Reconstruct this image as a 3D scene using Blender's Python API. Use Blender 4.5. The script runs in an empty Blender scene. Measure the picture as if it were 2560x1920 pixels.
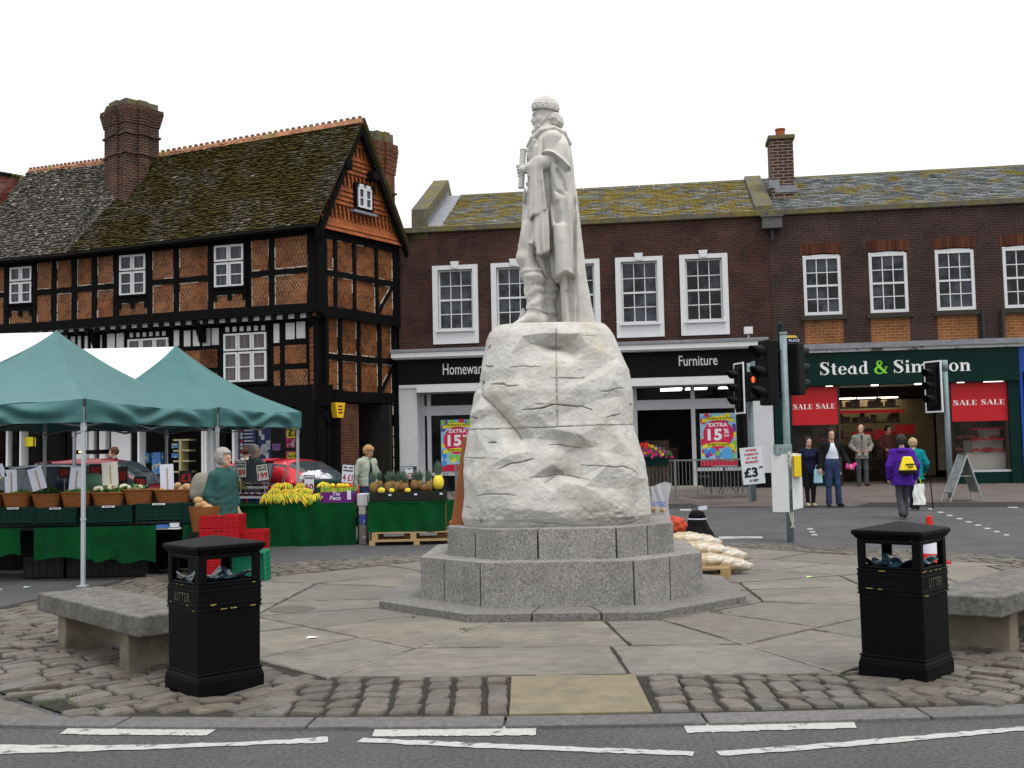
import bpy, math, random
import numpy as np
from mathutils import Vector, Matrix
R = math.radians
rnd = random.Random(7)
S = bpy.context.scene
COL = S.collection
H, FPX, PITCH, ROLL = 1.6, 2700.0, math.atan(169.5/2700), 0.021
Fv = Vector((0, math.cos(PITCH), math.sin(PITCH)))
U0 = Vector((0, -math.sin(PITCH), math.cos(PITCH))); R0 = Vector((1, 0, 0))
Rv = R0*math.cos(ROLL) - U0*math.sin(ROLL); Uv = R0*math.sin(ROLL) + U0*math.cos(ROLL)
cd = bpy.data.cameras.new('camera'); cam = bpy.data.objects.new('camera', cd); COL.objects.link(cam)
m = Matrix((Rv, Uv, -Fv)).transposed().to_4x4(); m.translation = (0, 0, H); cam.matrix_world = m
cd.sensor_width = 36; cd.lens = FPX/2560*36; cd.clip_end = 2000; cd.clip_start = 0.1
S.camera = cam
w = bpy.data.worlds.new('World'); S.world = w; w.use_nodes = True
nt = w.node_tree; nt.nodes.clear()
out = nt.nodes.new('ShaderNodeOutputWorld'); add = nt.nodes.new('ShaderNodeAddShader')
b1 = nt.nodes.new('ShaderNodeBackground'); b2 = nt.nodes.new('ShaderNodeBackground')
sky = nt.nodes.new('ShaderNodeTexSky'); sky.sky_type = 'NISHITA'; sky.sun_disc = False
SUN_EL, SUN_AZ = R(66), R(150)
sky.sun_elevation = SUN_EL; sky.sun_rotation = SUN_AZ; sky.dust_density = 4
nt.links.new(sky.outputs[0], b1.inputs[0]); b1.inputs[1].default_value = 0.03
tc = nt.nodes.new('ShaderNodeTexCoord'); sx = nt.nodes.new('ShaderNodeSeparateXYZ')
rp = nt.nodes.new('ShaderNodeValToRGB'); rp.color_ramp.elements[0].color = (.5, .505, .51, 1); rp.color_ramp.elements[1].color = (1, 1, 1, 1)
rp.color_ramp.elements[0].position = 0; rp.color_ramp.elements[1].position = .85
nt.links.new(tc.outputs['Generated'], sx.inputs[0]); nt.links.new(sx.outputs[2], rp.inputs[0])
nt.links.new(rp.outputs[0], b2.inputs[0]); b2.inputs[1].default_value = 1.75
nt.links.new(b1.outputs[0], add.inputs[0]); nt.links.new(b2.outputs[0], add.inputs[1]); nt.links.new(add.outputs[0], out.inputs[0])
sd = bpy.data.lights.new('sun', 'SUN'); sd.energy = 1.5; sd.angle = R(14); sd.color = (1, .97, .92)
so = bpy.data.objects.new('sun', sd); COL.objects.link(so)
so.rotation_euler = (R(90)-SUN_EL, 0, R(35)); so.location = (0, 0, 30)
S.view_settings.view_transform = 'Standard'; S.view_settings.look = 'None'; S.view_settings.exposure = -.12; S.view_settings.gamma = 1
S.cycles.max_bounces = 5
def ray(px, py): return Fv + Rv*((px-1280)/FPX) - Uv*((py-960)/FPX)
def at(px, py, Y): d = ray(px, py); return Vector((0, 0, H)) + d*(Y/d.y)
def gnd(px, py, z=0.): d = ray(px, py); return Vector((0, 0, H)) + d*((z-H)/d.z)
def tile(x0, y0, s): return lambda x, y: (x0+x/s, y0+y/s)
A_, B_, C_, D_, E_, F_ = tile(0,200,3.456), tile(500,250,3.016), tile(0,600,3.456), tile(500,700,3.456), tile(0,1020,3.456), tile(500,1020,3.456)
G_, H_, I_, J_, K_, L_, M_ = tile(1220,200,2.592), tile(1080,780,2.861), tile(960,440,3.456), tile(1500,300,3.456), tile(1920,380,3.456), tile(1540,800,3.456), tile(1940,840,3.456)
N_, O_, Q_ = tile(0,1300,2.676), tile(800,1300,2.458), tile(1700,1250,2.4756)
DD = lambda x, y: (x*1.15732, y*1.15732)
class Plane:                      # vertical wall plane: u along, z up, d out towards the street
 def __init__(s, p, ang, off=0):
  s.a = ang; s.t = Vector((math.cos(ang), math.sin(ang), 0)); s.n = Vector((math.sin(ang), -math.cos(ang), 0))
  s.p = Vector((p[0], p[1], 0)) + s.n*off
 def uz(s, q):
  d = ray(*q); o = Vector((0, 0, H)); k = (s.p-o).dot(s.n)/d.dot(s.n); w = o+d*k
  return (w-s.p).dot(s.t), w.z
 def pt(s, u, z, d=0): v = s.p + s.t*u + s.n*d; return Vector((v.x, v.y, z))
 def rect(s, q0, q1):
  a, b = s.uz(q0), s.uz(q1); return min(a[0], b[0]), max(a[0], b[0]), min(a[1], b[1]), max(a[1], b[1])
MATS = {}
def N(nt, t, **k):
 n = nt.nodes.new(t)
 for a, v in k.items():
  if a.startswith('i_'): n.inputs[a[2:].replace('_', ' ')].default_value = v
  else: setattr(n, a, v)
 return n
def mat(name, col=(.5,.5,.5), rough=.7, var=.0, vs=8., bump=0., bs=40., metal=0., spec=.22, alpha=1., emit=0., trans=0., vcol=False, col2=None, c2s=3., c2p=(.5,.6), sub=0., stretch=None, bdist=.01):
 if name in MATS: return MATS[name]
 m = bpy.data.materials.new(name); m.use_nodes = True; MATS[name] = m
 nt = m.node_tree; L = nt.links; b = nt.nodes['Principled BSDF']
 b.inputs['Roughness'].default_value = rough; b.inputs['Metallic'].default_value = metal
 b.inputs['Specular IOR Level'].default_value = spec; b.inputs['Alpha'].default_value = alpha
 if trans: b.inputs['Transmission Weight'].default_value = trans
 tc = N(nt, 'ShaderNodeTexCoord'); co = tc.outputs['Object']
 if stretch:
  mp = N(nt, 'ShaderNodeMapping'); mp.inputs['Scale'].default_value = stretch; L.new(co, mp.inputs[0]); co = mp.outputs[0]
 rgb = N(nt, 'ShaderNodeRGB'); rgb.outputs[0].default_value = (*col, 1); c = rgb.outputs[0]
 if vcol:
  at_ = N(nt, 'ShaderNodeAttribute', attribute_name='Col'); mx = N(nt, 'ShaderNodeMix', data_type='RGBA', blend_type='MULTIPLY'); mx.inputs[0].default_value = 1
  L.new(c, mx.inputs[6]); L.new(at_.outputs['Color'], mx.inputs[7]); c = mx.outputs[2]
 if col2:
  n2 = N(nt, 'ShaderNodeTexNoise', i_Scale=c2s, i_Detail=6., i_Roughness=.65); L.new(co, n2.inputs[0])
  r2 = N(nt, 'ShaderNodeMapRange'); r2.inputs[1].default_value = c2p[0]; r2.inputs[2].default_value = c2p[1]; L.new(n2.outputs[0], r2.inputs[0])
  mx = N(nt, 'ShaderNodeMix', data_type='RGBA'); L.new(r2.outputs[0], mx.inputs[0]); L.new(c, mx.inputs[6]); mx.inputs[7].default_value = (*col2, 1); c = mx.outputs[2]
 if var:
  n1 = N(nt, 'ShaderNodeTexNoise', i_Scale=vs, i_Detail=8., i_Roughness=.7); L.new(co, n1.inputs[0])
  r1 = N(nt, 'ShaderNodeMapRange'); r1.inputs[1].default_value = .25; r1.inputs[2].default_value = .75; r1.inputs[3].default_value = 1-var; r1.inputs[4].default_value = 1+var; L.new(n1.outputs[0], r1.inputs[0])
  mx = N(nt, 'ShaderNodeVectorMath', operation='SCALE'); L.new(c, mx.inputs[0]); L.new(r1.outputs[0], mx.inputs[3]); c = mx.outputs[0]
 L.new(c, b.inputs['Base Color'])
 if bump:
  n3 = N(nt, 'ShaderNodeTexNoise', i_Scale=bs, i_Detail=6., i_Roughness=.7); L.new(co, n3.inputs[0])
  bp = N(nt, 'ShaderNodeBump'); bp.inputs['Strength'].default_value = bump; bp.inputs['Distance'].default_value = bdist
  L.new(n3.outputs[0], bp.inputs['Height']); L.new(bp.outputs[0], b.inputs['Normal'])
 if emit: b.inputs['Emission Color'].default_value = (*col, 1); b.inputs['Emission Strength'].default_value = emit
 return m
def brickmat(name, ang, c1, c2, mortar, bw=.225, bh=.075, ms=.008, var=.3, rough=.85, off=0., blotch=None):
 """running-bond brick whose courses follow a wall turned by ang"""
 m = mat(name, c1, rough); nt = m.node_tree; L = nt.links; b = nt.nodes['Principled BSDF']
 tc = N(nt, 'ShaderNodeTexCoord'); mp = N(nt, 'ShaderNodeMapping'); mp.inputs['Rotation'].default_value = (0, 0, -ang)
 L.new(tc.outputs['Object'], mp.inputs[0]); sp = N(nt, 'ShaderNodeSeparateXYZ'); L.new(mp.outputs[0], sp.inputs[0])
 ad = N(nt, 'ShaderNodeMath', operation='ADD'); L.new(sp.outputs[0], ad.inputs[0]); L.new(sp.outputs[1], ad.inputs[1])
 cb = N(nt, 'ShaderNodeCombineXYZ'); L.new(ad.outputs[0], cb.inputs[0]); L.new(sp.outputs[2], cb.inputs[1])
 bt = N(nt, 'ShaderNodeTexBrick'); L.new(cb.outputs[0], bt.inputs[0])
 bt.inputs['Color1'].default_value = (*c1, 1); bt.inputs['Color2'].default_value = (*c2, 1); bt.inputs['Mortar'].default_value = (*mortar, 1)
 bt.inputs['Scale'].default_value = 1; bt.inputs['Mortar Size'].default_value = ms; bt.inputs['Brick Width'].default_value = bw; bt.inputs['Row Height'].default_value = bh
 bt.inputs['Mortar Smooth'].default_value = .3
 c = bt.outputs[0]
 n1 = N(nt, 'ShaderNodeTexNoise', i_Scale=1.3, i_Detail=8., i_Roughness=.7); L.new(tc.outputs['Object'], n1.inputs[0])
 r1 = N(nt, 'ShaderNodeMapRange'); r1.inputs[1].default_value = .3; r1.inputs[2].default_value = .7; r1.inputs[3].default_value = 1-var; r1.inputs[4].default_value = 1+var; L.new(n1.outputs[0], r1.inputs[0])
 mx = N(nt, 'ShaderNodeVectorMath', operation='SCALE'); L.new(c, mx.inputs[0]); L.new(r1.outputs[0], mx.inputs[3]); c = mx.outputs[0]
 if blotch:
  n2 = N(nt, 'ShaderNodeTexNoise', i_Scale=2.2, i_Detail=8., i_Roughness=.75); L.new(tc.outputs['Object'], n2.inputs[0])
  r2 = N(nt, 'ShaderNodeMapRange'); r2.inputs[1].default_value = .55; r2.inputs[2].default_value = .68; L.new(n2.outputs[0], r2.inputs[0])
  mm = N(nt, 'ShaderNodeMix', data_type='RGBA'); L.new(r2.outputs[0], mm.inputs[0]); L.new(c, mm.inputs[6]); mm.inputs[7].default_value = (*blotch, 1); c = mm.outputs[2]
 L.new(c, b.inputs['Base Color'])
 bp = N(nt, 'ShaderNodeBump'); bp.inputs['Strength'].default_value = .5; bp.inputs['Distance'].default_value = .01; bp.invert = True
 L.new(bt.outputs['Fac'], bp.inputs['Height']); L.new(bp.outputs[0], b.inputs['Normal'])
 return m
def herring(name, ang, brick, mortar, dx=.07, dz=.2, th=.16, soot=.5):
 """zigzag brick nogging: mortar lines x = triangle(z)"""
 m = mat(name, brick, .85); nt = m.node_tree; L = nt.links; b = nt.nodes['Principled BSDF']
 tc = N(nt, 'ShaderNodeTexCoord'); mp = N(nt, 'ShaderNodeMapping'); mp.inputs['Rotation'].default_value = (0, 0, -ang)
 L.new(tc.outputs['Object'], mp.inputs[0]); sp = N(nt, 'ShaderNodeSeparateXYZ'); L.new(mp.outputs[0], sp.inputs[0])
 def M(op, a, bb=None):
  n = N(nt, 'ShaderNodeMath', operation=op)
  for i, v in enumerate((a, bb)):
   if v is None: continue
   if isinstance(v, (int, float)): n.inputs[i].default_value = v
   else: L.new(v, n.inputs[i])
  return n.outputs[0]
 tri = M('PINGPONG', sp.outputs[2], dz/2)
 v = M('ADD', sp.outputs[0], M('MULTIPLY', tri, .9))
 fr = M('FRACT', M('DIVIDE', v, dx)); line1 = M('LESS_THAN', fr, th)
 fz = M('FRACT', M('DIVIDE', sp.outputs[2], dz/2)); line2 = M('LESS_THAN', fz, .1)
 ln = M('MAXIMUM', line1, M('MULTIPLY', line2, .5))
 n1 = N(nt, 'ShaderNodeTexNoise', i_Scale=1.1, i_Detail=5., i_Roughness=.6); L.new(tc.outputs['Object'], n1.inputs[0])
 r1 = N(nt, 'ShaderNodeMapRange'); r1.inputs[1].default_value = .35; r1.inputs[2].default_value = .62; r1.inputs[3].default_value = .25; L.new(n1.outputs[0], r1.inputs[0])
 vc = N(nt, 'ShaderNodeTexWhiteNoise', noise_dimensions='2D'); cb = N(nt, 'ShaderNodeCombineXYZ')
 L.new(M('FLOOR', M('DIVIDE', v, dx)), cb.inputs[0]); L.new(M('FLOOR', M('DIVIDE', sp.outputs[2], dz/2)), cb.inputs[1]); L.new(cb.outputs[0], vc.inputs[0])
 r3 = N(nt, 'ShaderNodeMapRange'); r3.inputs[3].default_value = .55; r3.inputs[4].default_value = 1.35; L.new(vc.outputs[0], r3.inputs[0])
 rgb = N(nt, 'ShaderNodeRGB'); rgb.outputs[0].default_value = (*brick, 1)
 sc = N(nt, 'ShaderNodeVectorMath', operation='SCALE'); L.new(rgb.outputs[0], sc.inputs[0]); L.new(r3.outputs[0], sc.inputs[3])
 mx = N(nt, 'ShaderNodeMix', data_type='RGBA'); L.new(M('MULTIPLY', ln, r1.outputs[0]), mx.inputs[0]); L.new(sc.outputs[0], mx.inputs[6]); mx.inputs[7].default_value = (*mortar, 1)
 n2 = N(nt, 'ShaderNodeTexNoise', i_Scale=.9, i_Detail=8., i_Roughness=.7); L.new(tc.outputs['Object'], n2.inputs[0])
 r2 = N(nt, 'ShaderNodeMapRange'); r2.inputs[1].default_value = .3; r2.inputs[2].default_value = .65; r2.inputs[3].default_value = soot; r2.inputs[4].default_value = 1.25; L.new(n2.outputs[0], r2.inputs[0])
 s2 = N(nt, 'ShaderNodeVectorMath', operation='SCALE'); L.new(mx.outputs[2], s2.inputs[0]); L.new(r2.outputs[0], s2.inputs[3])
 L.new(s2.outputs[0], b.inputs['Base Color'])
 return m
class MB:
 def __init__(s): s.V = []; s.F = []; s.M = []; s.C = None; s.K = []
 def add(s, vs, fs, mi=0, col=None):
  o = len(s.V); s.K.append((o, len(s.F))); s.V += [tuple(v) for v in vs]; s.F += [tuple(i+o for i in f) for f in fs]; s.M += [mi]*len(fs)
  if col is not None:
   if s.C is None: s.C = [(1,1,1)]*(len(s.F)-len(fs))
   s.C += [col]*len(fs)
  elif s.C is not None: s.C += [(1,1,1)]*len(fs)
  return s
 def box(s, c, d, rz=0, mi=0, rx=0, ry=0, taper=1., col=None):
  M_ = Matrix.Translation(c) @ Matrix.Rotation(rz, 4, 'Z') @ Matrix.Rotation(ry, 4, 'Y') @ Matrix.Rotation(rx, 4, 'X')
  vs = []
  for z in (-1, 1):
   k = taper if z > 0 else 1
   for x, y in ((-1,-1),(1,-1),(1,1),(-1,1)): vs.append(M_ @ Vector((x*d[0]/2*k, y*d[1]/2*k, z*d[2]/2)))
  return s.add(vs, [(0,3,2,1),(4,5,6,7),(0,1,5,4),(1,2,6,5),(2,3,7,6),(3,0,4,7)], mi, col)
 def hexa(s, b, t, mi=0, col=None):      # b, t: bottom and top loops (ccw from above)
  n = len(b); vs = list(b)+list(t)
  return s.add(vs, [tuple(range(n))[::-1], tuple(range(n, 2*n))] + [(i, (i+1) % n, n+(i+1) % n, n+i) for i in range(n)], mi, col)
 def slab(s, P, u0, u1, z0, z1, d0, d1, mi=0, col=None):  # box on a wall plane
  vs = [P.pt(u, z, d) for z in (z0, z1) for u, d in ((u0,d1),(u1,d1),(u1,d0),(u0,d0))]
  return s.hexa(vs[:4], vs[4:], mi, col)
 def tube(s, pts, r, n=8, mi=0, cap=True, col=None):
  pts = [Vector(p) for p in pts]; rs = r if hasattr(r, '__len__') else [r]*len(pts); vs = []; fs = []
  up = Vector((0,0,1)); prev = None
  for i, p in enumerate(pts):
   t = (pts[min(i+1, len(pts)-1)]-pts[max(i-1, 0)]).normalized()
   if prev is None: a = t.cross(up if abs(t.z) < .9 else Vector((1,0,0))).normalized()
   else: a = (prev - t*prev.dot(t)).normalized()
   prev = a; b = t.cross(a)
   for k in range(n): th = 2*math.pi*k/n; vs.append(p+(a*math.cos(th)+b*math.sin(th))*rs[i])
  for i in range(len(pts)-1):
   for k in range(n): fs.append((i*n+k, i*n+(k+1) % n, (i+1)*n+(k+1) % n, (i+1)*n+k))
  if cap: fs += [tuple(range(n))[::-1], tuple(range((len(pts)-1)*n, len(pts)*n))]
  return s.add(vs, fs, mi, col)
 def lathe(s, prof, c=(0,0,0), n=16, mi=0, sx=1, sy=1, rz=0, col=None):
  vs = []; fs = []
  for r, z in prof:
   for k in range(n):
    th = 2*math.pi*k/n+rz; vs.append((c[0]+r*sx*math.cos(th), c[1]+r*sy*math.sin(th), c[2]+z))
  for i in range(len(prof)-1):
   for k in range(n): fs.append((i*n+k, i*n+(k+1) % n, (i+1)*n+(k+1) % n, (i+1)*n+k))
  fs += [tuple(range(n))[::-1], tuple(range((len(prof)-1)*n, len(prof)*n))]
  return s.add(vs, fs, mi, col)
 def ball(s, c, r, n=10, mi=0, sc=(1,1,1), lump=0, col=None):
  k = max(4, n//2); prof = []; vs = []; fs = []
  for i in range(k+1):
   ph = math.pi*i/k
   for j in range(n):
    th = 2*math.pi*j/n; q = 1+rnd.uniform(-lump, lump)
    vs.append((c[0]+r*sc[0]*q*math.sin(ph)*math.cos(th), c[1]+r*sc[1]*q*math.sin(ph)*math.sin(th), c[2]-r*sc[2]*q*math.cos(ph)))
  for i in range(k):
   for j in range(n): fs.append((i*n+j, i*n+(j+1) % n, (i+1)*n+(j+1) % n, (i+1)*n+j))
  return s.add(vs, fs, mi, col)
 def poly(s, pts, thick, nrm, mi=0, col=None):       # flat polygon given thickness along nrm
  nrm = Vector(nrm); a = [Vector(p) for p in pts]; return s.hexa([p-nrm*thick for p in a], a, mi, col)
 def grid(s, f, nu, nv, mi=0, closed_u=False):
  vs = [f(i/nu, j/nv) for j in range(nv+1) for i in range(nu+1)]
  return s.add(vs, [(j*(nu+1)+i, j*(nu+1)+i+1, (j+1)*(nu+1)+i+1, (j+1)*(nu+1)+i) for j in range(nv) for i in range(nu)], mi)
 def each(s, name, mats, parent=None, group=1, **k):
  """every added piece (or run of pieces) becomes an object of its own"""
  res = []; K = s.K+[(len(s.V), len(s.F))]
  for i in range(0, len(s.K), group):
   (v0, f0), (v1, f1) = K[i], K[min(i+group, len(K)-1)]; q = MB(); q.V = s.V[v0:v1]; q.F = [tuple(j-v0 for j in f) for f in s.F[f0:f1]]; q.M = s.M[f0:f1]
   if s.C is not None: q.C = s.C[f0:f1]
   res.append(q.build(name, mats, parent, **k))
  return res
 def build(s, name, mats, parent=None, world=False, smooth=False, loc=None, fix=True):
  """world=True: vertices are world places; the object's origin is its parent's (or loc)"""
  me = bpy.data.meshes.new(name); off = Vector((0,0,0))
  if world:
   off = Vector(parent.location) if parent else Vector(loc or (0,0,0))
   if parent and parent.parent: off = off + parent.parent.location
  V = s.V if off.length == 0 else [(v[0]-off.x, v[1]-off.y, v[2]-off.z) for v in s.V]
  me.from_pydata([tuple(v) for v in V], [], s.F)
  mats = mats if isinstance(mats, (list, tuple)) else [mats]
  for mm in mats: me.materials.append(mm)
  if len(mats) > 1: me.polygons.foreach_set('material_index', s.M)
  if s.C is not None:
   ca = me.color_attributes.new('Col', 'FLOAT_COLOR', 'CORNER'); arr = []
   for p, c in zip(s.F, s.C): arr += [c[0], c[1], c[2], 1]*len(p)
   ca.data.foreach_set('color', arr)
  if smooth: me.polygons.foreach_set('use_smooth', [True]*len(s.F))
  if fix:
   import bmesh
   bm = bmesh.new(); bm.from_mesh(me); bmesh.ops.recalc_face_normals(bm, faces=bm.faces); bm.to_mesh(me); bm.free()
  o = bpy.data.objects.new(name, me); COL.objects.link(o)
  if parent: o.parent = parent
  elif world: o.location = off
  return o
def bevel(o, w=.01, seg=2):
 md = o.modifiers.new('bevel', 'BEVEL'); md.width = w; md.segments = seg; md.limit_method = 'ANGLE'; return o
def tag(o, label=None, cat=None, group=None, kind=None):
 for k, v in (('label', label), ('category', cat), ('group', group), ('kind', kind)):
  if v: o[k] = v
 return o
def thing(name, label, cat, loc=(0,0,0), rz=0, group=None):
 o = bpy.data.objects.new(name, None); COL.objects.link(o); o.location = loc; o.rotation_euler.z = rz; o.empty_display_size = .2
 return tag(o, label, cat, group)
def structure(o): o['kind'] = 'structure'; return o
def dup(root, loc, rz=0, label=None, rot=None, sc=None, group=None):
 def cp(o, par):
  c = o.copy(); COL.objects.link(c); c.parent = par
  for ch in list(o.children): cp(ch, c)
  return c
 c = cp(root, None); c.location = loc; c.rotation_euler = rot or (0, 0, rz)
 if sc: c.scale = sc
 if label: c['label'] = label
 if group: c['group'] = group
 return c
def text(s, size, matl, P=None, u=0, z=0, d=.01, name='lettering', parent=None, bold=0., width=1., depth=.004, rot=0., M=None, shear=0., fit=None, arch=0.):
 """flat raised lettering made from the built-in font, centred at (u,z) on a wall plane or placed by matrix M"""
 cu = bpy.data.curves.new(name, 'FONT'); cu.body = s; cu.size = size; cu.align_x = 'CENTER'; cu.align_y = 'CENTER'
 cu.extrude = depth; cu.offset = bold*size; cu.shear = shear; cu.resolution_u = 3; cu.space_character = 1+bold*1.5
 o = bpy.data.objects.new(name, cu); COL.objects.link(o)
 dg = bpy.context.evaluated_depsgraph_get(); me = bpy.data.meshes.new_from_object(o.evaluated_get(dg))
 bpy.data.objects.remove(o); bpy.data.curves.remove(cu)
 if fit and me.vertices:
  xs = [v.co.x for v in me.vertices]; ys = [v.co.y for v in me.vertices]
  cx, cy = (max(xs)+min(xs))/2, (max(ys)+min(ys))/2; kx = fit[0]/(max(xs)-min(xs)); ky = fit[1]/(max(ys)-min(ys))
  for v in me.vertices: v.co.x = (v.co.x-cx)*kx; v.co.y = (v.co.y-cy)*ky
 if M is None:
  M = Matrix((P.t, Vector((0,0,1)), P.n)).transposed().to_4x4(); M.translation = P.pt(u, z, d)
 W = M @ Matrix.Rotation(rot, 4, 'Z') @ Matrix.Diagonal((width, 1, 1, 1))
 off = Vector((0,0,0)); q = parent
 while q: off += q.location; q = q.parent
 me.transform(Matrix.Translation(-off) @ W if parent and P else W)
 me.materials.clear(); me.materials.append(matl); me.name = name
 o = bpy.data.objects.new(name, me); COL.objects.link(o); o.parent = parent
 return o
def join_text(items, name, parent):
 """several lettering meshes of one material into one part"""
 import bmesh
 bm = bmesh.new()
 for o in items: bm.from_mesh(o.data)
 me = bpy.data.meshes.new(name); bm.to_mesh(me); bm.free()
 me.materials.append(items[0].data.materials[0])
 for o in items: bpy.data.objects.remove(o)
 o = bpy.data.objects.new(name, me); COL.objects.link(o); o.parent = parent; return o
def smin(a, b, k): h = np.clip(.5+.5*(b-a)/k, 0, 1); return b*(1-h)+a*h-k*h*(1-h)
def smax(a, b, k): return -smin(-a, -b, k)
def cone(P, a, b, ra, rb, sq=None):
 a = np.array(a, np.float32); b = np.array(b, np.float32); ba = b-a; pa = P-a
 if sq is not None: sq = np.array(sq, np.float32); pa = pa/sq; ba = ba/sq
 h = np.clip((pa@ba)/max(ba@ba, 1e-9), 0, 1)
 return np.linalg.norm(pa-h[:, None]*ba, axis=1)-(ra+(rb-ra)*h)
def ell(P, c, r):
 q = (P-np.array(c, np.float32)); r = np.array(r, np.float32)
 k0 = np.linalg.norm(q/r, axis=1); k1 = np.linalg.norm(q/(r*r), axis=1)+1e-9
 return k0*(k0-1)/k1
def bx(P, c, h, r=.0, M=None):
 q = P-np.array(c, np.float32)
 if M is not None: q = q@np.array(M, np.float32)
 q = np.abs(q)-np.array(h, np.float32)+r
 return np.linalg.norm(np.maximum(q, 0), axis=1)+np.minimum(q.max(axis=1), 0)-r
def sculpt(f, lo, hi, vox):
 lo = np.array(lo, np.float32); hi = np.array(hi, np.float32); n = np.ceil((hi-lo)/vox).astype(int)+1
 ax = [lo[i]+vox*np.arange(n[i], dtype=np.float32) for i in range(3)]
 q = 4; cn = (n+q-1)//q+1; ca = [lo[i]+vox*q*np.arange(cn[i], dtype=np.float32) for i in range(3)]
 gC = np.stack(np.meshgrid(*ca, indexing='ij'), -1); Dc = f(gC.reshape(-1, 3)).reshape(cn); near = np.abs(Dc) < vox*q*1.8+.035
 nb = np.zeros(cn-1, bool)
 for i in (0,1):
  for j in (0,1):
   for k in (0,1): nb |= near[i:i+cn[0]-1, j:j+cn[1]-1, k:k+cn[2]-1]
 up = lambda A: np.repeat(np.repeat(np.repeat(A, q, 0), q, 1), q, 2)[:n[0], :n[1], :n[2]]
 D = up(Dc[:-1, :-1, :-1]).astype(np.float32).copy(); mk_ = np.argwhere(up(nb))
 Pm = (lo+mk_*vox).astype(np.float32); out_ = np.concatenate([f(Pm[i:i+400000]) for i in range(0, len(Pm), 400000)]) if len(Pm) else np.zeros(0)
 D[tuple(mk_.T)] = out_
 D[0] = D[-1] = 1; D[:, 0] = D[:, -1] = 1; D[:, :, 0] = D[:, :, -1] = 1
 I = D < 0; m = n-1
 cnt = np.zeros(m, int); off = [(i, j, k) for i in (0,1) for j in (0,1) for k in (0,1)]
 for i, j, k in off: cnt += I[i:i+m[0], j:j+m[1], k:k+m[2]]
 act = np.argwhere((cnt > 0) & (cnt < 8)); ids = -np.ones(m, int); ids[tuple(act.T)] = np.arange(len(act))
 acc = np.zeros((len(act), 3)); num = np.zeros(len(act))
 for a in off:
  for x in range(3):
   if a[x]: continue
   b = list(a); b[x] = 1
   da = D[act[:,0]+a[0], act[:,1]+a[1], act[:,2]+a[2]]; db = D[act[:,0]+b[0], act[:,1]+b[1], act[:,2]+b[2]]
   k = (da < 0) != (db < 0); t = np.where(k, da/np.where(k, da-db, 1), 0)
   p = act+np.array(a); p = p.astype(float); p[:, x] += t; acc[k] += p[k]; num[k] += 1
 V = acc/num[:, None]*vox+lo; Fs = []
 for x in range(3):
  y, z = (x+1) % 3, (x+2) % 3
  sl0 = [slice(None)]*3; sl1 = [slice(None)]*3; sl0[x] = slice(0, -1); sl1[x] = slice(1, None)
  s0 = I[tuple(sl0)]; s1 = I[tuple(sl1)]; e = np.argwhere(s0 != s1)
  e = e[(e[:, y] > 0) & (e[:, z] > 0) & (e[:, y] < m[y]) & (e[:, z] < m[z])]
  def cid(dy, dz): q = e.copy(); q[:, y] -= dy; q[:, z] -= dz; return ids[tuple(q.T)]
  q = np.stack([cid(1,1), cid(0,1), cid(0,0), cid(1,0)], 1); fl = ~s0[tuple(e.T)]; q[fl] = q[fl][:, ::-1]; Fs.append(q)
 return V, np.concatenate(Fs)
def smesh(name, VF, matl, parent=None, loc=None, smooth=True, col=None):
 V, Fq = VF; me = bpy.data.meshes.new(name); me.from_pydata(V.tolist(), [], Fq.tolist()); me.materials.append(matl)
 me.polygons.foreach_set('use_smooth', [smooth]*len(Fq))
 o = bpy.data.objects.new(name, me); COL.objects.link(o); o.parent = parent
 if loc: o.location = loc
 return o
def lattice_noise(P, sc, seed=0):
 """cheap smooth 3D value noise"""
 rs = np.random.RandomState(seed); T = rs.rand(32, 32, 32).astype(np.float32)
 q = P*sc; i = np.floor(q).astype(int); f = q-i; f = f*f*(3-2*f); r = 0
 for a in (0,1):
  for b in (0,1):
   for c in (0,1):
    wgt = (f[:,0] if a else 1-f[:,0])*(f[:,1] if b else 1-f[:,1])*(f[:,2] if c else 1-f[:,2])
    r = r+wgt*T[(i[:,0]+a) % 32, (i[:,1]+b) % 32, (i[:,2]+c) % 32]
 return r*2-1
def slates(mb, f, nr, nc, thick=.02, jit=.15, mi=0, col=lambda: (1,1,1), lift=.02, overlap=1.25, fill=True):
 """overlapping roof slates on the surface f(u,v) (v up the slope)"""
 def nrm(u, v):
  e = .01; a = f(min(u+e,1), v)-f(max(u-e,0), v); b = f(u, min(v+e,1))-f(u, max(v-e,0)); return a.cross(b).normalized()
 for j in range(nr):
  o = rnd.random()*.2+(j % 2)*.5
  for i in range(-1, nc):
   u0 = max(0, (i+o+rnd.uniform(-jit, jit)*.3)/nc); u1 = min(1, (i+o+1+rnd.uniform(-jit, jit)*.15)/nc-.0015)
   if u1-u0 < .2/nc: continue
   v0 = max(0, (j+rnd.uniform(-jit, jit))/nr); v1 = min(1, (j+overlap)/nr)
   n = nrm((u0+u1)/2, v0); up = n*(lift+thick+rnd.uniform(0, thick*.6)); dn = n*lift*.2
   a, b, c, d = f(u0, v0), f(u1, v0), f(u1, v1), f(u0, v1)
   tl = rnd.uniform(-.3, .3)*thick
   vs = [a+up+n*tl, b+up-n*tl, c+dn, d+dn, a+dn*.2, b+dn*.2]
   mb.add(vs, [(0,1,2,3), (4,5,1,0), (5,2,1), (4,0,3)], mi, col())
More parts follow.
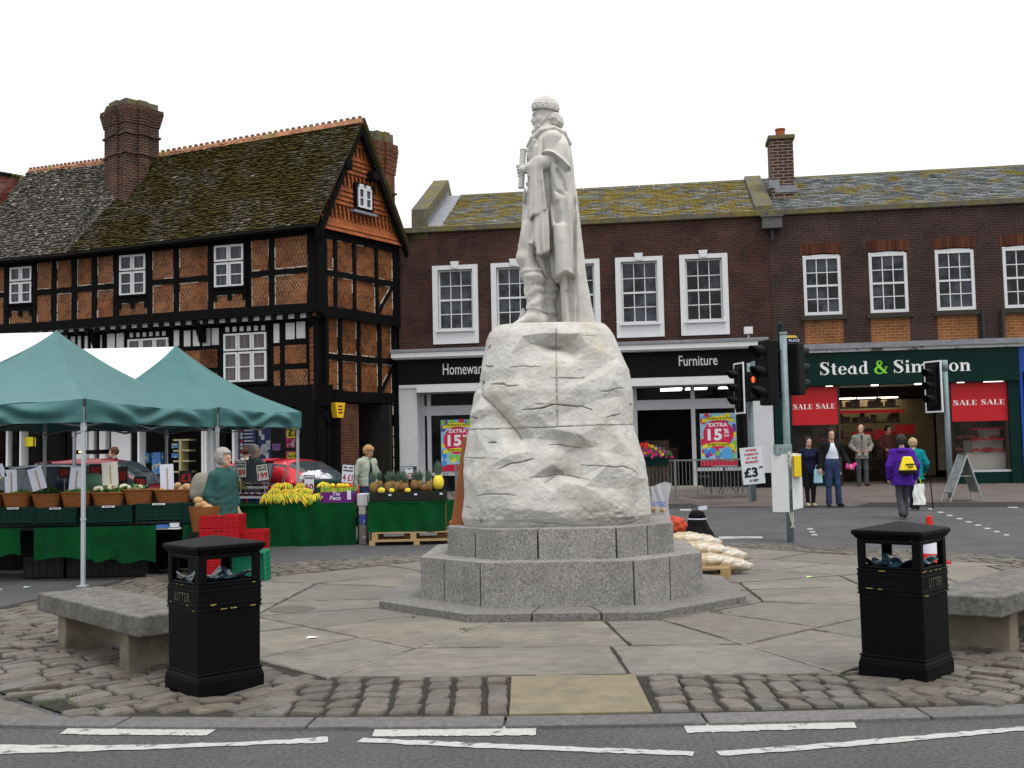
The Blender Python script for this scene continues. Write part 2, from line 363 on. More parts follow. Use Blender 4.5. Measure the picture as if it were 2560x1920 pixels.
# SETTING: ground, road, plaza, pavement
SMO = lambda a, b, x: max(0, min(1, (x-a)/(b-a)))
def gz(Y): return .15*SMO(17, 21.5, Y)
m_asph = mat('asphalt', (.064,.065,.069), .8, var=.75, vs=38, bump=.8, bs=110, col2=(.088,.088,.092), c2s=.9, c2p=(.38,.66), bdist=.008)
def sheet(name, f, nu, nv, m, dz=0):
 mb = MB(); mb.grid(f, nu, nv); return structure(mb.build(name, m))
def road_f(u, v):
 ys = [-60, 0, 5, 17, 18, 19, 20, 21.5, 24, 30, 40, 80, 900]; k = v*(len(ys)-1); i = min(int(k), len(ys)-2); y = ys[i]+(k-i)*(ys[i+1]-ys[i])
 sp = 700 if (y > 80 or y < -10) else 60; return Vector(((u*2-1)*sp, y, gz(y)))
sheet('road', road_f, 24, 12, m_asph)
ma, mb_ = gnd(1168, 1564), gnd(1637, 1558); md_ = (mb_-ma).normalized(); mn = Vector((-md_.y, md_.x, 0)); MA = math.atan2(md_.y, md_.x)
MC = (ma+mb_)/2 + mn*1.865; MC.z = 0.
OA = MA; OC = Vector((MC.x+.15, MC.y, 0))
def oct_pt(r, k, c=OC, ch=.4142, a=OA):     # k-th corner of an octagon of apothem r
 lst = [(-ch,-1),(ch,-1),(1,-ch),(1,ch),(ch,1),(-ch,1),(-1,ch),(-1,-ch)]
 x, y = lst[k % 8]; x *= r; y *= r
 return Vector((c.x+x*math.cos(a)-y*math.sin(a), c.y+x*math.sin(a)+y*math.cos(a), 0))
OR = 4.3
bed = MB(); KR = 31.0; KC = Vector((1.2, 6.33+KR, 0))     # front kerb is a shallow arc
def kerb_pt(x, d, z): # x across, d metres behind the kerb's road edge
 th = (x-1.2)/KR; return Vector((KC.x+(KR-d)*math.sin(th)*1.0, KC.y-(KR-d)*math.cos(th), z))
bedp = [kerb_pt(x, .2, .015) for x in np.linspace(-2.75, 6.2, 12)]
bedp += [Vector((7.6, 8.6, .015)), Vector((7.4, 12, .015)), Vector((6.8, 15.2, .015)), Vector((3.6, 18.1, .015)), Vector((0, 17.9, .015)), Vector((-2.2, 17.0, .015)), Vector((-5.0, 15.2, .015)), Vector((-5.6, 12.5, .015)), Vector((-6.0, 9.7, .015)), Vector((-3.6, 7.6, .015))]
ap_ = MB(); ap_.add([kerb_pt(-2.9, .235, .012), Vector((-3.75, 7.62, .012)), Vector((-6.1, 9.8, .012)), Vector((-7.2, 9.0, .012)), kerb_pt(-6.0, .235, .012)], [(0,1,2,3,4)]); structure(ap_.build('concrete_apron', mat('concrete_apron', (.115,.108,.095), .85, var=.5, vs=25, bump=.5, bs=60)))
bed.add(bedp, [tuple(range(len(bedp)))]); structure(bed.build('earth_bed', mat('grit', (.042,.038,.031), .95, var=.6, vs=45, bump=1, bs=120, col2=(.03,.03,.027), c2s=6)))
inside_bed = lambda p: any_in(p, bedp)
def any_in(p, poly):
 r = False; n = len(poly)
 for i in range(n):
  a, b = poly[i], poly[(i+1) % n]
  if (a.y > p.y) != (b.y > p.y) and p.x < (b.x-a.x)*(p.y-a.y)/(b.y-a.y)+a.x: r = not r
 return r
kb = MB(); x = -6.4; m_kerb = mat('kerb_granite', (.125,.12,.118), .8, var=.45, vs=30, bump=.35, bs=90, vcol=True)
while x < 7.5:
 L_k = rnd.uniform(1.15, 1.5); n = 5; c = rnd.uniform(.85, 1.12)
 lo = [kerb_pt(x+.008+(L_k-.016)*i/n, 0, -.05) for i in range(n+1)]+[kerb_pt(x+.008+(L_k-.016)*i/n, .23, -.05) for i in range(n, -1, -1)]
 kb.hexa(lo, [Vector((p.x, p.y, .022)) for p in lo], 0, (c, c, c)); x += L_k
structure(bevel(kb.build('kerb', m_kerb), .006))
m_flag = mat('york_stone', (.172,.158,.130), .72, var=.3, vs=6, bump=.25, bs=14, vcol=True, col2=(.135,.128,.114), c2s=1.1, c2p=(.4,.62), stretch=(1, 1.6, 1))
fl = MB(); rings = [1.6, 1.9, 3.18, OR]
jd = MB()
def inset(P, g):
 n = len(P); L = []; ar = sum(P[i].x*P[(i+1) % n].y-P[(i+1) % n].x*P[i].y for i in range(n)); sg = 1 if ar > 0 else -1
 for i in range(n):
  a, b = P[i], P[(i+1) % n]; t = (b-a).normalized(); nn = Vector((-t.y, t.x, 0))*sg; L.append((a+nn*g, t))
 out = []
 for i in range(n):
  (p, t), (q, u) = L[i-1], L[i]; d = t.x*u.y-t.y*u.x; k = ((q.x-p.x)*u.y-(q.y-p.y)*u.x)/d if abs(d) > 1e-6 else 0; out.append(p+t*k if abs(d) > 1e-6 else q)
 return out
def flag(poly, top=.03):
 c = sum(poly, Vector())/len(poly); g = .013+rnd.random()*.01
 q = inset(poly, g*.62); k = rnd.uniform(.82, 1.15); w = rnd.uniform(-.05, .04)
 z = top+rnd.uniform(-.003, .003)
 for i in range(len(q)):      # dirt lodged along the joint
  a, b = q[i-1], q[i]; t = (b-a).normalized(); nn = Vector((-t.y, t.x, 0)); nn = nn if (c-a).dot(nn) > 0 else -nn; L_q = (b-a).length; m_ = max(1, int(L_q/.16))
  for j in range(m_):
   if rnd.random() < .3: continue
   w1, w2 = rnd.uniform(.002,.011), rnd.uniform(.002,.011); p, r = a+t*(L_q*j/m_), a+t*(L_q*(j+1)/m_); jd.add([p+Vector((0,0,top+.006)), r+Vector((0,0,top+.006)), r+nn*w2+Vector((0,0,top+.006)), p+nn*w1+Vector((0,0,top+.006))], [(0,1,2,3)])
 fl.hexa([Vector((p.x, p.y, -.03)) for p in q], [Vector((p.x, p.y, z+rnd.uniform(-.002,.002))) for p in q], 0, (k*(1+w), k, k*(1-w*1.5)))
for k in range(8):
 for j in range(3):
  a, b, c, d = oct_pt(rings[j+1], k), oct_pt(rings[j+1], k+1), oct_pt(rings[j], k+1), oct_pt(rings[j], k)
  if k == 0: cuts = [[0, .45, 1], [0, .66, 1], [0, .6, 1]][j]
  else: cuts = [[0, .5, 1], [0, .42, 1], [0, .36, .7, 1]][j] if k % 2 else [[0, .55, 1], [0, .6, 1], [0, .3, .64, 1]][j]
  for u0, u1 in zip(cuts, cuts[1:]): flag([a.lerp(b, u0), a.lerp(b, u1), d.lerp(c, u1), d.lerp(c, u0)])
for k, r1 in ((2, 5.2), (3, 5.5), (4, 5.5)):
 a, b, c, d = oct_pt(r1, k), oct_pt(r1, k+1), oct_pt(OR, k+1), oct_pt(OR, k); cuts = [0, .3, .62, 1]
 for u0, u1 in zip(cuts, cuts[1:]): flag([a.lerp(b, u0), a.lerp(b, u1), d.lerp(c, u1), d.lerp(c, u0)])
EXT = {2: 5.2, 3: 5.5, 4: 5.5}
structure(bevel(fl.build('flagstones', m_flag), .006, 1))
structure(jd.build('joint_dirt', mat('joint_dirt', (.065,.06,.05), .95), fix=False))
mo = MB()
for k, r0, r1 in ((0, OR, 3.5), (1, OR, 3.0), (2, OR, 3.6), (7, OR, 3.2), (0, 3.0, 2.4)):
 a, b = oct_pt(r0, k), oct_pt(r1, k); t = (b-a).normalized(); n = Vector((-t.y, t.x, 0))*.008
 mo.hexa([a-n+Vector((0,0,-.02)), a+n+Vector((0,0,-.02)), b+n+Vector((0,0,-.02)), b-n+Vector((0,0,-.02))], [v+Vector((0,0,.034)) for v in (a-n, a+n, b+n, b-n)])
structure(mo.build('joint_mortar', mat('pale_mortar', (.25,.23,.2), .9, var=.3, vs=20)))
m_sett = mat('setts', (.112,.102,.086), .6, var=.4, vs=12, bump=.5, bs=38, vcol=True)
st = MB()
def sett(c, t, n, lx, ly, h=.040, mi=0):
 """one rounded paving sett: centre, two axes, sizes"""
 k = rnd.uniform(.78, 1.2); w = rnd.uniform(-.05, .06); col = (k*(1+w), k, k*(1-w)); tl1, tl2 = rnd.uniform(-.07,.07), rnd.uniform(-.07,.07)
 hz = rnd.uniform(-.008, .008); rows = []
 for s, z in ((1.0, -.02), (.98, h*.55), (.92, h*.9), (.72, h)):
  ring = []
  for a, b in ((-1,-1),(-.3,-1.05),(.4,-1.04),(1,-1),(1.04,0),(1,1),(.3,1.05),(-.4,1.04),(-1,1),(-1.04,0)):
   q = (1-.05*(abs(a) > .9 and abs(b) > .9)); ring.append(c+t*(a*lx/2*q*s)+n*(b*ly/2*q*s)+Vector((0,0,z+hz+(a*lx/2*tl1+b*ly/2*tl2)*(z > 0))))
  rows.append(ring)
 jt = [Vector((rnd.uniform(-.006,.006), rnd.uniform(-.006,.006), 0)) for _ in range(10)]
 vs = [p+jt[i] for r_ in rows for i, p in enumerate(r_)]; nn = 10
 fs = [(j*nn+i, j*nn+(i+1) % nn, (j+1)*nn+(i+1) % nn, (j+1)*nn+i) for j in range(3) for i in range(nn)]+[tuple(range(3*nn, 4*nn))]
 st.add(vs, fs, 0, col)
a0, a1 = oct_pt(OR+.02, 0), oct_pt(OR+.02, 1)
slabx = (gnd(1276,1745).x, gnd(1612,1745).x)
x = a0.x-.25
while x < a1.x+.3:
 cw = rnd.uniform(.13, .2)
 if slabx[0]-.03 < x+cw and x < slabx[1]+.02:
  if slabx[0]-x > .05: cw = slabx[0]-x-.012
  else: x = slabx[1]+.03; continue
 y0 = kerb_pt(x+cw/2, .25, 0).y; y1 = a0.y+(a1.y-a0.y)*((x-a0.x)/(a1.x-a0.x))-.01; y = y0+.01; t = Vector((math.cos(OA), math.sin(OA), 0)); sl = (x+cw/2-.1)*.07
 while y < y1-.04:
  ly = min(rnd.uniform(.17, .27), y1-y)
  sett(Vector((x+cw/2+sl*(y-y0)*1.0, y+ly/2, 0)), Vector((1, 0, 0)), Vector((-sl, 1, 0)).normalized(), cw*rnd.uniform(.9, 1), ly-.012); y += ly
 x += cw+rnd.uniform(.008, .028)
sl_ = MB(); ya = kerb_pt(.5, .25, 0).y+.01; sl_.box((sum(slabx)/2, (ya+a0.y-.02)/2-.01, .0), (slabx[1]-slabx[0], a0.y-.05-ya, .06), rz=-.01)
structure(bevel(sl_.build('paving_slab', mat('yellow_stone', (.185,.155,.10), .75, var=.25, vs=5, bump=.2, bs=30, col2=(.15,.135,.10), c2s=3)), .006))
def ok_sett(c, m=.05):
 if c.x > a0.x-.1 and c.x < a1.x+.1 and c.y < a0.y+.02: return False
 e = kerb_pt(math.asin(max(-1, min(1, (c.x-KC.x)/KR)))*KR+1.2, .25, 0)
 return c.y > e.y+m and any_in(c, bedp)
for k in (1, 7):
 A, B = oct_pt(OR+.03, k), oct_pt(OR+.03, k+1); t = (B-A).normalized(); n = Vector((t.y, -t.x, 0)); Ln = (B-A).length
 s = -2.2 if k == 1 else -2.0
 while s < Ln+2.0:
  cw = rnd.uniform(.13, .19); q = .0 if 0 < s < Ln else -.0; q += rnd.random()*.12
  while q < 5:
   ll = rnd.uniform(.2, .36); c = A+t*(s+cw/2+rnd.uniform(-.008,.008))+n*(q+ll/2); q += ll+.022
   inside = any_in(c-n*(ll/2), [oct_pt(OR+.02, i) for i in range(8)])
   if inside or not ok_sett(c): continue
   if (c-OC).dot(Vector((math.sin(OA), -math.cos(OA), 0))) < 0 and abs((c-OC).x) < OR+.1: continue
   if any(abs((c-OC).dot(x)) > 99 for x in (t,)): continue
   if k == 1 and c.x < 1: continue
   if k == 7 and c.x > 0: continue
   sett(c, n, t, ll, cw*.93)
  s += cw+rnd.uniform(.006, .02)
for k in (2, 3, 4, 5, 6):
 for j in range(7 if k in EXT else 24):
  r0 = EXT.get(k, OR)+.03+j*.135; A, B = oct_pt(r0+.06, k), oct_pt(r0+.06, k+1); t = (B-A).normalized(); n = Vector((-t.y, t.x, 0)); Ln = (B-A).length; s = rnd.random()*.1
  while s < Ln-.05:
   ll = rnd.uniform(.15, .30); c = A+t*(s+ll/2); s += ll+.012
   if c.y < OC.y and k in (2, 6) and c.y < OC.y-1.4: continue
   if ok_sett(c) and any_in(c+(c-OC).normalized()*.2, bedp): sett(c, t, n, ll, .128*rnd.uniform(.9, 1.02))
structure(st.build('cobbled_paving', m_sett, smooth=False))
gm = MB()
for (px, py, rr, nn) in ((150,1756,.16,60), (262,1768,.2,60), (190,1740,.1,40), (2100,1688,.12,70), (2235,1710,.1,40), (2420,1733,.16,60), (2545,1728,.1,30), (1032,1544,.06,30), (1160,1573,.05,30), (1790,1530,.15,40), (700,1440,.1,20), (215,1745,.2,60)):
 c = gnd(px, py, .03)
 for _ in range(nn):
  a = rnd.random()*6.28; q = rr*rnd.random(); p = c+Vector((math.cos(a)*q, math.sin(a)*q*.6, 0)); h = rnd.uniform(.006, .02); b = rnd.random()*6.28; d = Vector((math.cos(b), math.sin(b), 0))*.004
  gm.add([p-d, p+d, p+Vector((rnd.uniform(-.012,.012), rnd.uniform(-.012,.012), h))], [(0,1,2)])
tag(gm.build('moss', mat('moss_green', (.06,.11,.015), .9, var=.4, vs=30)), kind='stuff')
m_white = mat('road_paint', (.38,.38,.365), .7, var=.25, vs=25, col2=(.13,.13,.13), c2s=9, c2p=(.58,.63))
mk = MB()
def mark(ps, z=.005):
 a = []
 for p in ps:
  q = gnd(*p)
  for _ in range(5): q = gnd(*p, gz(q.y)+z)
  a.append(q)
 mk.add(a, [tuple(range(len(a)))])
def band(top, bot, wob=2.5):       # strip between two polylines, finely cut with ragged edges
 n = 40
 def ev(P, t):
  k = t*(len(P)-1); i = min(int(k), len(P)-2); f = k-i; return (P[i][0]*(1-f)+P[i+1][0]*f, P[i][1]*(1-f)+P[i+1][1]*f)
 T = [ev(top, i/n) for i in range(n+1)]; Bt = [ev(bot, i/n) for i in range(n+1)]
 T = [(x, y+rnd.uniform(-wob, wob)*.5) for x, y in T]; Bt = [(x, y+rnd.uniform(-wob, wob)*.5) for x, y in Bt]
 for i in range(n): mark([Bt[i], Bt[i+1], T[i+1], T[i]])
band([N_(485,1372), N_(1100,1380), N_(1470,1385)], [N_(400,1432), N_(1100,1440), N_(1380,1442)])
band([(0,1862), N_(1000,1505), N_(1800,1475), (820,1841)], [(0,1884), N_(1000,1533), N_(1800,1500), (820,1856)])
band([O_(340,1275), O_(680,1270), O_(1330,1268)], [O_(320,1328), O_(800,1325), O_(1325,1322)])
band([O_(270,1338), O_(800,1362), O_(1600,1395), O_(2300,1420)], [O_(225,1362), O_(800,1392), O_(1600,1422), O_(2290,1448)])
band([Q_(20,1390), Q_(500,1370), Q_(1070,1362)], [Q_(45,1442), Q_(500,1425), Q_(1095,1410)])
band([Q_(220,1555), Q_(900,1505), Q_(1500,1455), Q_(2129,1400)], [Q_(250,1583), Q_(900,1535), Q_(1500,1485), Q_(2129,1425)])
for a, b, h in (((0,1519),(40,1513),5), (Q_(240,224),Q_(510,225),5), (Q_(0,55),Q_(70,56),4), (Q_(2030,38),Q_(2090,40),4), (E_(0,1560),E_(20,1560),3), ((1785,1345),(1905,1342),3)):
 mark([(a[0], a[1]+h), (b[0], b[1]+h), b, a])
for i in range(9):
 q = Q_(1540+i*58, 52+i*20); mark([(q[0], q[1]+3), (q[0]+14, q[1]+3), (q[0]+12, q[1]), (q[0]-2, q[1])])
for i in range(3):
 q = Q_(790+i*14, 175+i*18); mark([(q[0], q[1]+3), (q[0]+14, q[1]+3), (q[0]+12, q[1]), (q[0]-2, q[1])])
structure(mk.build('road_marking', m_white, fix=False))
FA = -R(7.8); p_ = at(1967, 1115, 31.0); FB = Plane((p_.x, p_.y), FA)
m_pav = brickmat('block_paving', 0, (.15,.115,.10), (.115,.10,.095), (.07,.065,.06), bw=.2, bh=.1, ms=.006, var=.2)
def flatbrick(m):      # block paving lies flat: swap the course axis from z to y
 nt = m.node_tree
 for n in nt.nodes:
  if n.type == 'SEPXYZ': sp = n
  if n.type == 'COMBXYZ': cb = n
 nt.links.new(sp.outputs[0], cb.inputs[0]); nt.links.new(sp.outputs[1], cb.inputs[1])
flatbrick(m_pav)
kl = [(-16, 27.6), (-4, 27.4), (3.9, 26.3), (5.4, 26.1), (7, 25.6), (8.4, 24.9), (11.3, 23.9), (22, 22)]
def kl_y(x):
 for (x0, y0), (x1, y1) in zip(kl, kl[1:]):
  if x0 <= x <= x1: return y0+(y1-y0)*(x-x0)/(x1-x0)
def kh(x): return .02 if 4.3 < x < 8.0 else .11       # dropped kerb at the crossing
pv = MB(); kk = MB(); xs = [-16,-12,-8,-4,0,2,3.9,4.3,4.6,6,7.4,7.9,8.2,9,11,14,18,22]
for x0, x1 in zip(xs, xs[1:]):
 def fy(x): return FB.p.y+(x-FB.p.x)*math.tan(FA)+.3
 ya, yb = kl_y(x0), kl_y(x1); za, zb = .15+kh(x0+.01 if x0 != 4.3 else x0-.01), .15+kh(x1-.01 if x1 != 8.2 else x1)
 pv.add([(x0, ya+.15, za), (x1, yb+.15, zb), (x1, fy(x1)+6, .46), (x1, fy(x1), .45), (x0, fy(x0), .45), (x0, fy(x0)+6, .46)], [(0,1,3,4), (4,3,2,5)])
 kk.hexa([Vector((x0, ya, .1)), Vector((x1-.01, yb, .1)), Vector((x1-.01, yb+.148, .1)), Vector((x0, ya+.148, .1))], [Vector((x0, ya, za+.003)), Vector((x1-.01, yb, zb+.003)), Vector((x1-.01, yb+.148, zb+.003)), Vector((x0, ya+.148, za+.003))], 0, (.75,.72,.7))
structure(pv.build('pavement', m_pav)); structure(kk.build('far_kerb', m_kerb))
def pav_z(x, y):
 x = max(-15.9, min(21.9, x)); y0 = kl_y(x)+.15; y1 = FB.p.y+(x-FB.p.x)*math.tan(FA)+.3; z0 = .15+kh(x)
 return z0+(.45-z0)*max(0, min(1, (y-y0)/(y1-y0)))
def onpav(px, py):
 q = gnd(px, py, .3)
 for _ in range(6): q = gnd(px, py, pav_z(q.x, q.y))
 return q
mc = MB(); c = gnd(730, 1524, .03)
mc.lathe([(.23, 0), (.23, .006), (.2, .015), (.0, .015)], c, 24); mc.lathe([(.22, -.01), (.22, .002), (.195, .002)], c, 24)
tag(mc.build('manhole_cover', mat('rust_iron', (.10,.092,.078), .6, var=.4, vs=40, bump=.4, bs=60)), 'round iron cover let into the flagstones left of the monument', 'manhole cover')
# MONUMENT
print('monument centre', MC, 'front side', (mb_-ma).length)
m_gran = mat('grey_granite', (.25,.242,.228), .7, var=.9, vs=52, bump=.6, bs=60, col2=(.165,.16,.148), c2s=3.5, c2p=(.4,.75), vcol=True)
plinth = thing('stepped_plinth', 'three octagonal grey granite steps under the white rock, set on the flagstones', 'plinth', MC)
def step(half, side, z0, z1, joints, inner, dk=1.):
 ch = side/2; L8 = [(-ch,-half),(ch,-half),(half,-ch),(half,ch),(ch,half),(-ch,half),(-half,ch),(-half,-ch)]
 W = lambda x, y, z: Vector((MC.x+x*math.cos(MA)-y*math.sin(MA), MC.y+x*math.sin(MA)+y*math.cos(MA), z))
 mb = MB(); cuts = []     # cut the ring into blocks at the given places (side index, fraction)
 pts = []
 for k in range(8):
  a, b = L8[k], L8[(k+1) % 8]; fr = sorted(joints.get(k, []))
  pts.append((a, False))
  for f in fr: pts.append(((a[0]+(b[0]-a[0])*f, a[1]+(b[1]-a[1])*f), True))
 idx = [i for i, p in enumerate(pts) if p[1]]; n = len(pts)
 for q in range(len(idx)):
  i0, i1 = idx[q], idx[(q+1) % len(idx)]; seq = []; i = i0
  while True:
   seq.append(pts[i % n][0])
   if i % n == i1 and i != i0: break
   i += 1
  g = .009; seq = [Vector((s_[0], s_[1], 0)) for s_ in seq]
  seq[0] = seq[0]+(seq[1]-seq[0]).normalized()*g; seq[-1] = seq[-1]+(seq[-2]-seq[-1]).normalized()*g
  inn = [s_*(inner/half) for s_ in seq]; k = rnd.uniform(.9, 1.08)*dk; loop = seq+inn[::-1]
  mb.hexa([W(p.x, p.y, z0) for p in loop], [W(p.x, p.y, z1) for p in loop], 0, (k, k, k))
 return bevel(mb.build('step', m_gran, plinth, world=True), .008, 2)
step(1.865, 1.73, -.02, .105, {0: [.345,.72], 1: [.9], 2: [.3,.8], 3: [.5], 4: [.3,.7], 5: [.5], 6: [.2,.6], 7: [.05]}, 1.25, .62)
step(1.45, 1.45, .103, .53, {0: [.99], 1: [.5], 7: [.38,.93], 2: [.3,.7], 3: [.4], 4: [.3,.7], 5: [.5], 6: [.2,.7]}, .9)
step(1.18, 1.2, .528, .83, {0: [.32,.97], 1: [.5], 2: [.4], 3: [.5], 4: [.3,.7], 5: [.5], 6: [.5], 7: [.55]}, .3)
cap = MB(); cap.box((MC.x, MC.y, .45), (1.6, 1.6, .745), rz=MA); cap.build('core', m_gran, plinth, world=True)
RZ0, RZ1 = .826, None
prof = [(120,445,1235),(160,410,1268),(200,392,1292),(300,372,1332),(440,350,1405),(520,338,1415),(600,297,1422),(700,285,1425),(820,275,1422),(900,256,1432),(1000,247,1460),(1060,243,1480),(1120,249,1500),(1250,240,1522),(1350,234,1535),(1480,220,1547),(1530,236,1530),(1552,245,1520)]
RY = MC.y+.02
pz = []
for y, xl, xr in prof:
 a, b = at(*H_(xl, y), RY), at(*H_(xr, y), RY); pz.append(((a.z+b.z)/2, a.x, b.x))
zt = pz[0][0]; zb = RZ0-.02
zz = np.array([p[0] for p in pz][::-1]); xl = np.array([p[1] for p in pz][::-1]); xr = np.array([p[2] for p in pz][::-1])
k = (zz-zz[0])/(zz[-1]-zz[0])*(zt-zb)+zb; zz = k
nu, nv = 520, 330
tt = np.linspace(0, 2*np.pi, 20001); ee = 2/3.6; qx = np.sign(np.cos(tt))*np.abs(np.cos(tt))**ee; qy = np.sign(np.sin(tt))*np.abs(np.sin(tt))**ee
ds = np.hypot(np.diff(qx), np.diff(qy))*np.where(qy[:-1] < .2, 1.6, .5); cs = np.concatenate([[0], np.cumsum(ds)]); th = np.interp(np.linspace(0, cs[-1], nu, endpoint=False), cs, tt)
vv = np.linspace(0, 1, nv)
TH, VV = np.meshgrid(th, vv); Z = zb+(zt-zb)*VV
cx = np.interp(Z, zz, (xl+xr)/2); hw = np.interp(Z, zz, (xr-xl)/2); hd = hw*.86+.02
e = 2/3.6; ct, sn = np.cos(TH), np.sin(TH)
X = cx+hw*np.sign(ct)*np.abs(ct)**e; Y = RY+hd*np.sign(sn)*np.abs(sn)**e
V0 = np.stack([X.ravel(), Y.ravel(), Z.ravel()], 1)
def proj(V):
 q = V-np.array([0, 0, H]); f = q@np.array(Fv); return 1280+FPX*(q@np.array(Rv))/f, 960-FPX*(q@np.array(Uv))/f
px, py = proj(V0); hx = (px-1080)*2.861; hy = (py-780)*2.861
ctl = [(200,60,0),(600,60,0),(1000,60,0),(1400,60,0),(880,150,1),(650,170,2.5),(480,170,0),(1060,160,2.5),(1220,150,0),(700,225,-1),(840,250,-5.5),(920,262,-6),(1010,300,-3.5),(1190,402,-1),(1080,300,1.5),(1100,240,2),(800,300,2.5),(900,330,3.2),(1000,370,2.8),(560,330,3),(420,300,-1),(640,420,1.5),(560,520,3.5),(400,450,0),(350,600,-2),(480,610,1.5),(700,560,3.5),(880,560,5),(1040,520,4),(1230,450,2.5),(1330,330,0),(1400,400,-1.5),(1290,480,3.5),(1380,600,0),(1200,620,1.5),(950,620,4.5),(1020,700,2),(760,720,4.5),(600,760,2),(456,700,-1.5),(330,700,1.5),(300,800,0),(570,822,-1),(880,760,4),(1250,760,3.5),(1400,800,0),(640,905,-2.5),(500,900,1),(400,1000,2.5),(300,1000,0),(560,1020,4.5),(830,835,4),(300,1215,3.5),(430,1110,4.5),(740,905,1.5),(900,842,5),(1060,880,4.5),(1090,975,0),(900,920,1),(960,1010,-1),(1150,965,1.5),(1330,920,4.5),(1450,1060,1.5),(1390,885,1),(1250,1000,3.5),(1240,1080,5),(700,1000,2.5),(620,1070,2.5),(860,1090,3.5),(720,1180,3),(880,1150,-2.5),(960,1165,-2.5),(1050,1190,-.5),(1290,1258,1.5),(940,1210,4.2),(1080,1240,4.8),(1200,1320,4.5),(860,1300,4),(600,1200,4.5),(450,1250,4.5),(380,1380,3),(600,1400,4.5),(850,1430,4.5),(1060,1400,3.5),(1290,1370,2.5),(1400,1260,1.5),(1440,1180,3),(1480,1350,0),(1230,1440,2.5),(1400,1450,1.5),(300,1500,.5),(500,1500,1.5),(800,1520,1),(1100,1530,1),(1300,1540,.5),(200,1600,0),(700,1700,0),(1200,1700,0),(1600,1600,0),(1600,60,0),(1650,900,0),(100,900,0),(100,60,0),(230,1300,0),(220,900,0),(1550,1200,0)]
from mathutils.geometry import delaunay_2d_cdt
tri = delaunay_2d_cdt([Vector((c[0], c[1])) for c in ctl], [], [], 0, 1e-6)
tv = np.array([tuple(v) for v in tri[0]]); td = np.array([ctl[o[0]][2] for o in tri[3]], float)
disp = np.zeros(len(V0))
jx = hx+6*lattice_noise(V0.astype(np.float32), 7, 3); jy = hy+6*lattice_noise(V0.astype(np.float32), 7, 5)
for f in tri[2]:
 a, b, c = tv[list(f)]; den = (b[1]-c[1])*(a[0]-c[0])+(c[0]-b[0])*(a[1]-c[1])
 if abs(den) < 1e-9: continue
 w0 = ((b[1]-c[1])*(jx-c[0])+(c[0]-b[0])*(jy-c[1]))/den; w1 = ((c[1]-a[1])*(jx-c[0])+(a[0]-c[0])*(jy-c[1]))/den; w2 = 1-w0-w1
 k = (w0 >= -1e-6) & (w1 >= -1e-6) & (w2 >= -1e-6); disp[k] = (w0*td[f[0]]+w1*td[f[1]]+w2*td[f[2]])[k]
disp0 = disp*.021; disp = disp0.reshape(nv, nu)
for _ in range(3):
 a_ = disp.copy()
 for q_ in range(1, 6): a_ = a_+np.roll(disp, q_, 1)+np.roll(disp, -q_, 1)
 disp = a_/11; b_ = np.pad(disp, ((5, 5), (0, 0)), 'edge'); disp = sum(b_[i:i+nv] for i in range(11))/11
disp = .3*disp.ravel()+.7*disp0
front = np.clip(-(V0[:,1]-RY)/(hd.ravel()*.55), 0, 1); front = front*front*(3-2*front)
disp = disp*front+(1-front)*.05*lattice_noise(V0.astype(np.float32), 2.2, 9)*np.clip((RY+.25-V0[:,1])*-4, 0, 1)
V32_ = V0.astype(np.float32)
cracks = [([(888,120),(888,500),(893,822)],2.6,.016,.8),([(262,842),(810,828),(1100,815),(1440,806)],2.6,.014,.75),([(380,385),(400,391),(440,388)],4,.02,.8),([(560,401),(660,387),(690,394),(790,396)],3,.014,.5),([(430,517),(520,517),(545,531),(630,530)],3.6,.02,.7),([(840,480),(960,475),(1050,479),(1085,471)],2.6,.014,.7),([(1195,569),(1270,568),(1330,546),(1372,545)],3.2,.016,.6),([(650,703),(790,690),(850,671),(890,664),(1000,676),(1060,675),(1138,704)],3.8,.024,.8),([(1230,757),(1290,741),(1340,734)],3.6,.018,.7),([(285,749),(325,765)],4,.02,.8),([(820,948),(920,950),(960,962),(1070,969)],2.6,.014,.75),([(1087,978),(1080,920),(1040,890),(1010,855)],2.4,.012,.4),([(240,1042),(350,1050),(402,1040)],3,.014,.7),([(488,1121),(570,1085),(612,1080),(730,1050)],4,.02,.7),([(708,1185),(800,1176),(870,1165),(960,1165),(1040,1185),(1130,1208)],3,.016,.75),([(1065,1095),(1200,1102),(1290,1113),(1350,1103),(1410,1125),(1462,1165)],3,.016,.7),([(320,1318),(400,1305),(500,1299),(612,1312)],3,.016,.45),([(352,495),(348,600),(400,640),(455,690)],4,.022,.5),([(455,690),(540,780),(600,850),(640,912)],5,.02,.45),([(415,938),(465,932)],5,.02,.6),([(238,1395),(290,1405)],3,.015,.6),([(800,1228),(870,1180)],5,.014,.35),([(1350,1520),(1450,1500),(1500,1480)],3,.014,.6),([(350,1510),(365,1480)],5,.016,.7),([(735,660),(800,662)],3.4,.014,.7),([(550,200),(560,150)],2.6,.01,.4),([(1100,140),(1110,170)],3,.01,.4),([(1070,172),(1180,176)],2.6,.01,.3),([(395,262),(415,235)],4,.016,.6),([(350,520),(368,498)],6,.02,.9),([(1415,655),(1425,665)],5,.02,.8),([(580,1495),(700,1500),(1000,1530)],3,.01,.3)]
dirt_shade = np.zeros(len(V0)); gv = np.zeros(len(V0)); isf = V0[:,1] < RY+.1  # rock darkening: stains and crack dirt, with shade painted into the recesses
wx = hx+2.5*lattice_noise(V0.astype(np.float32), 28, 2); wy = hy+3.5*lattice_noise(V0.astype(np.float32), 24, 4)
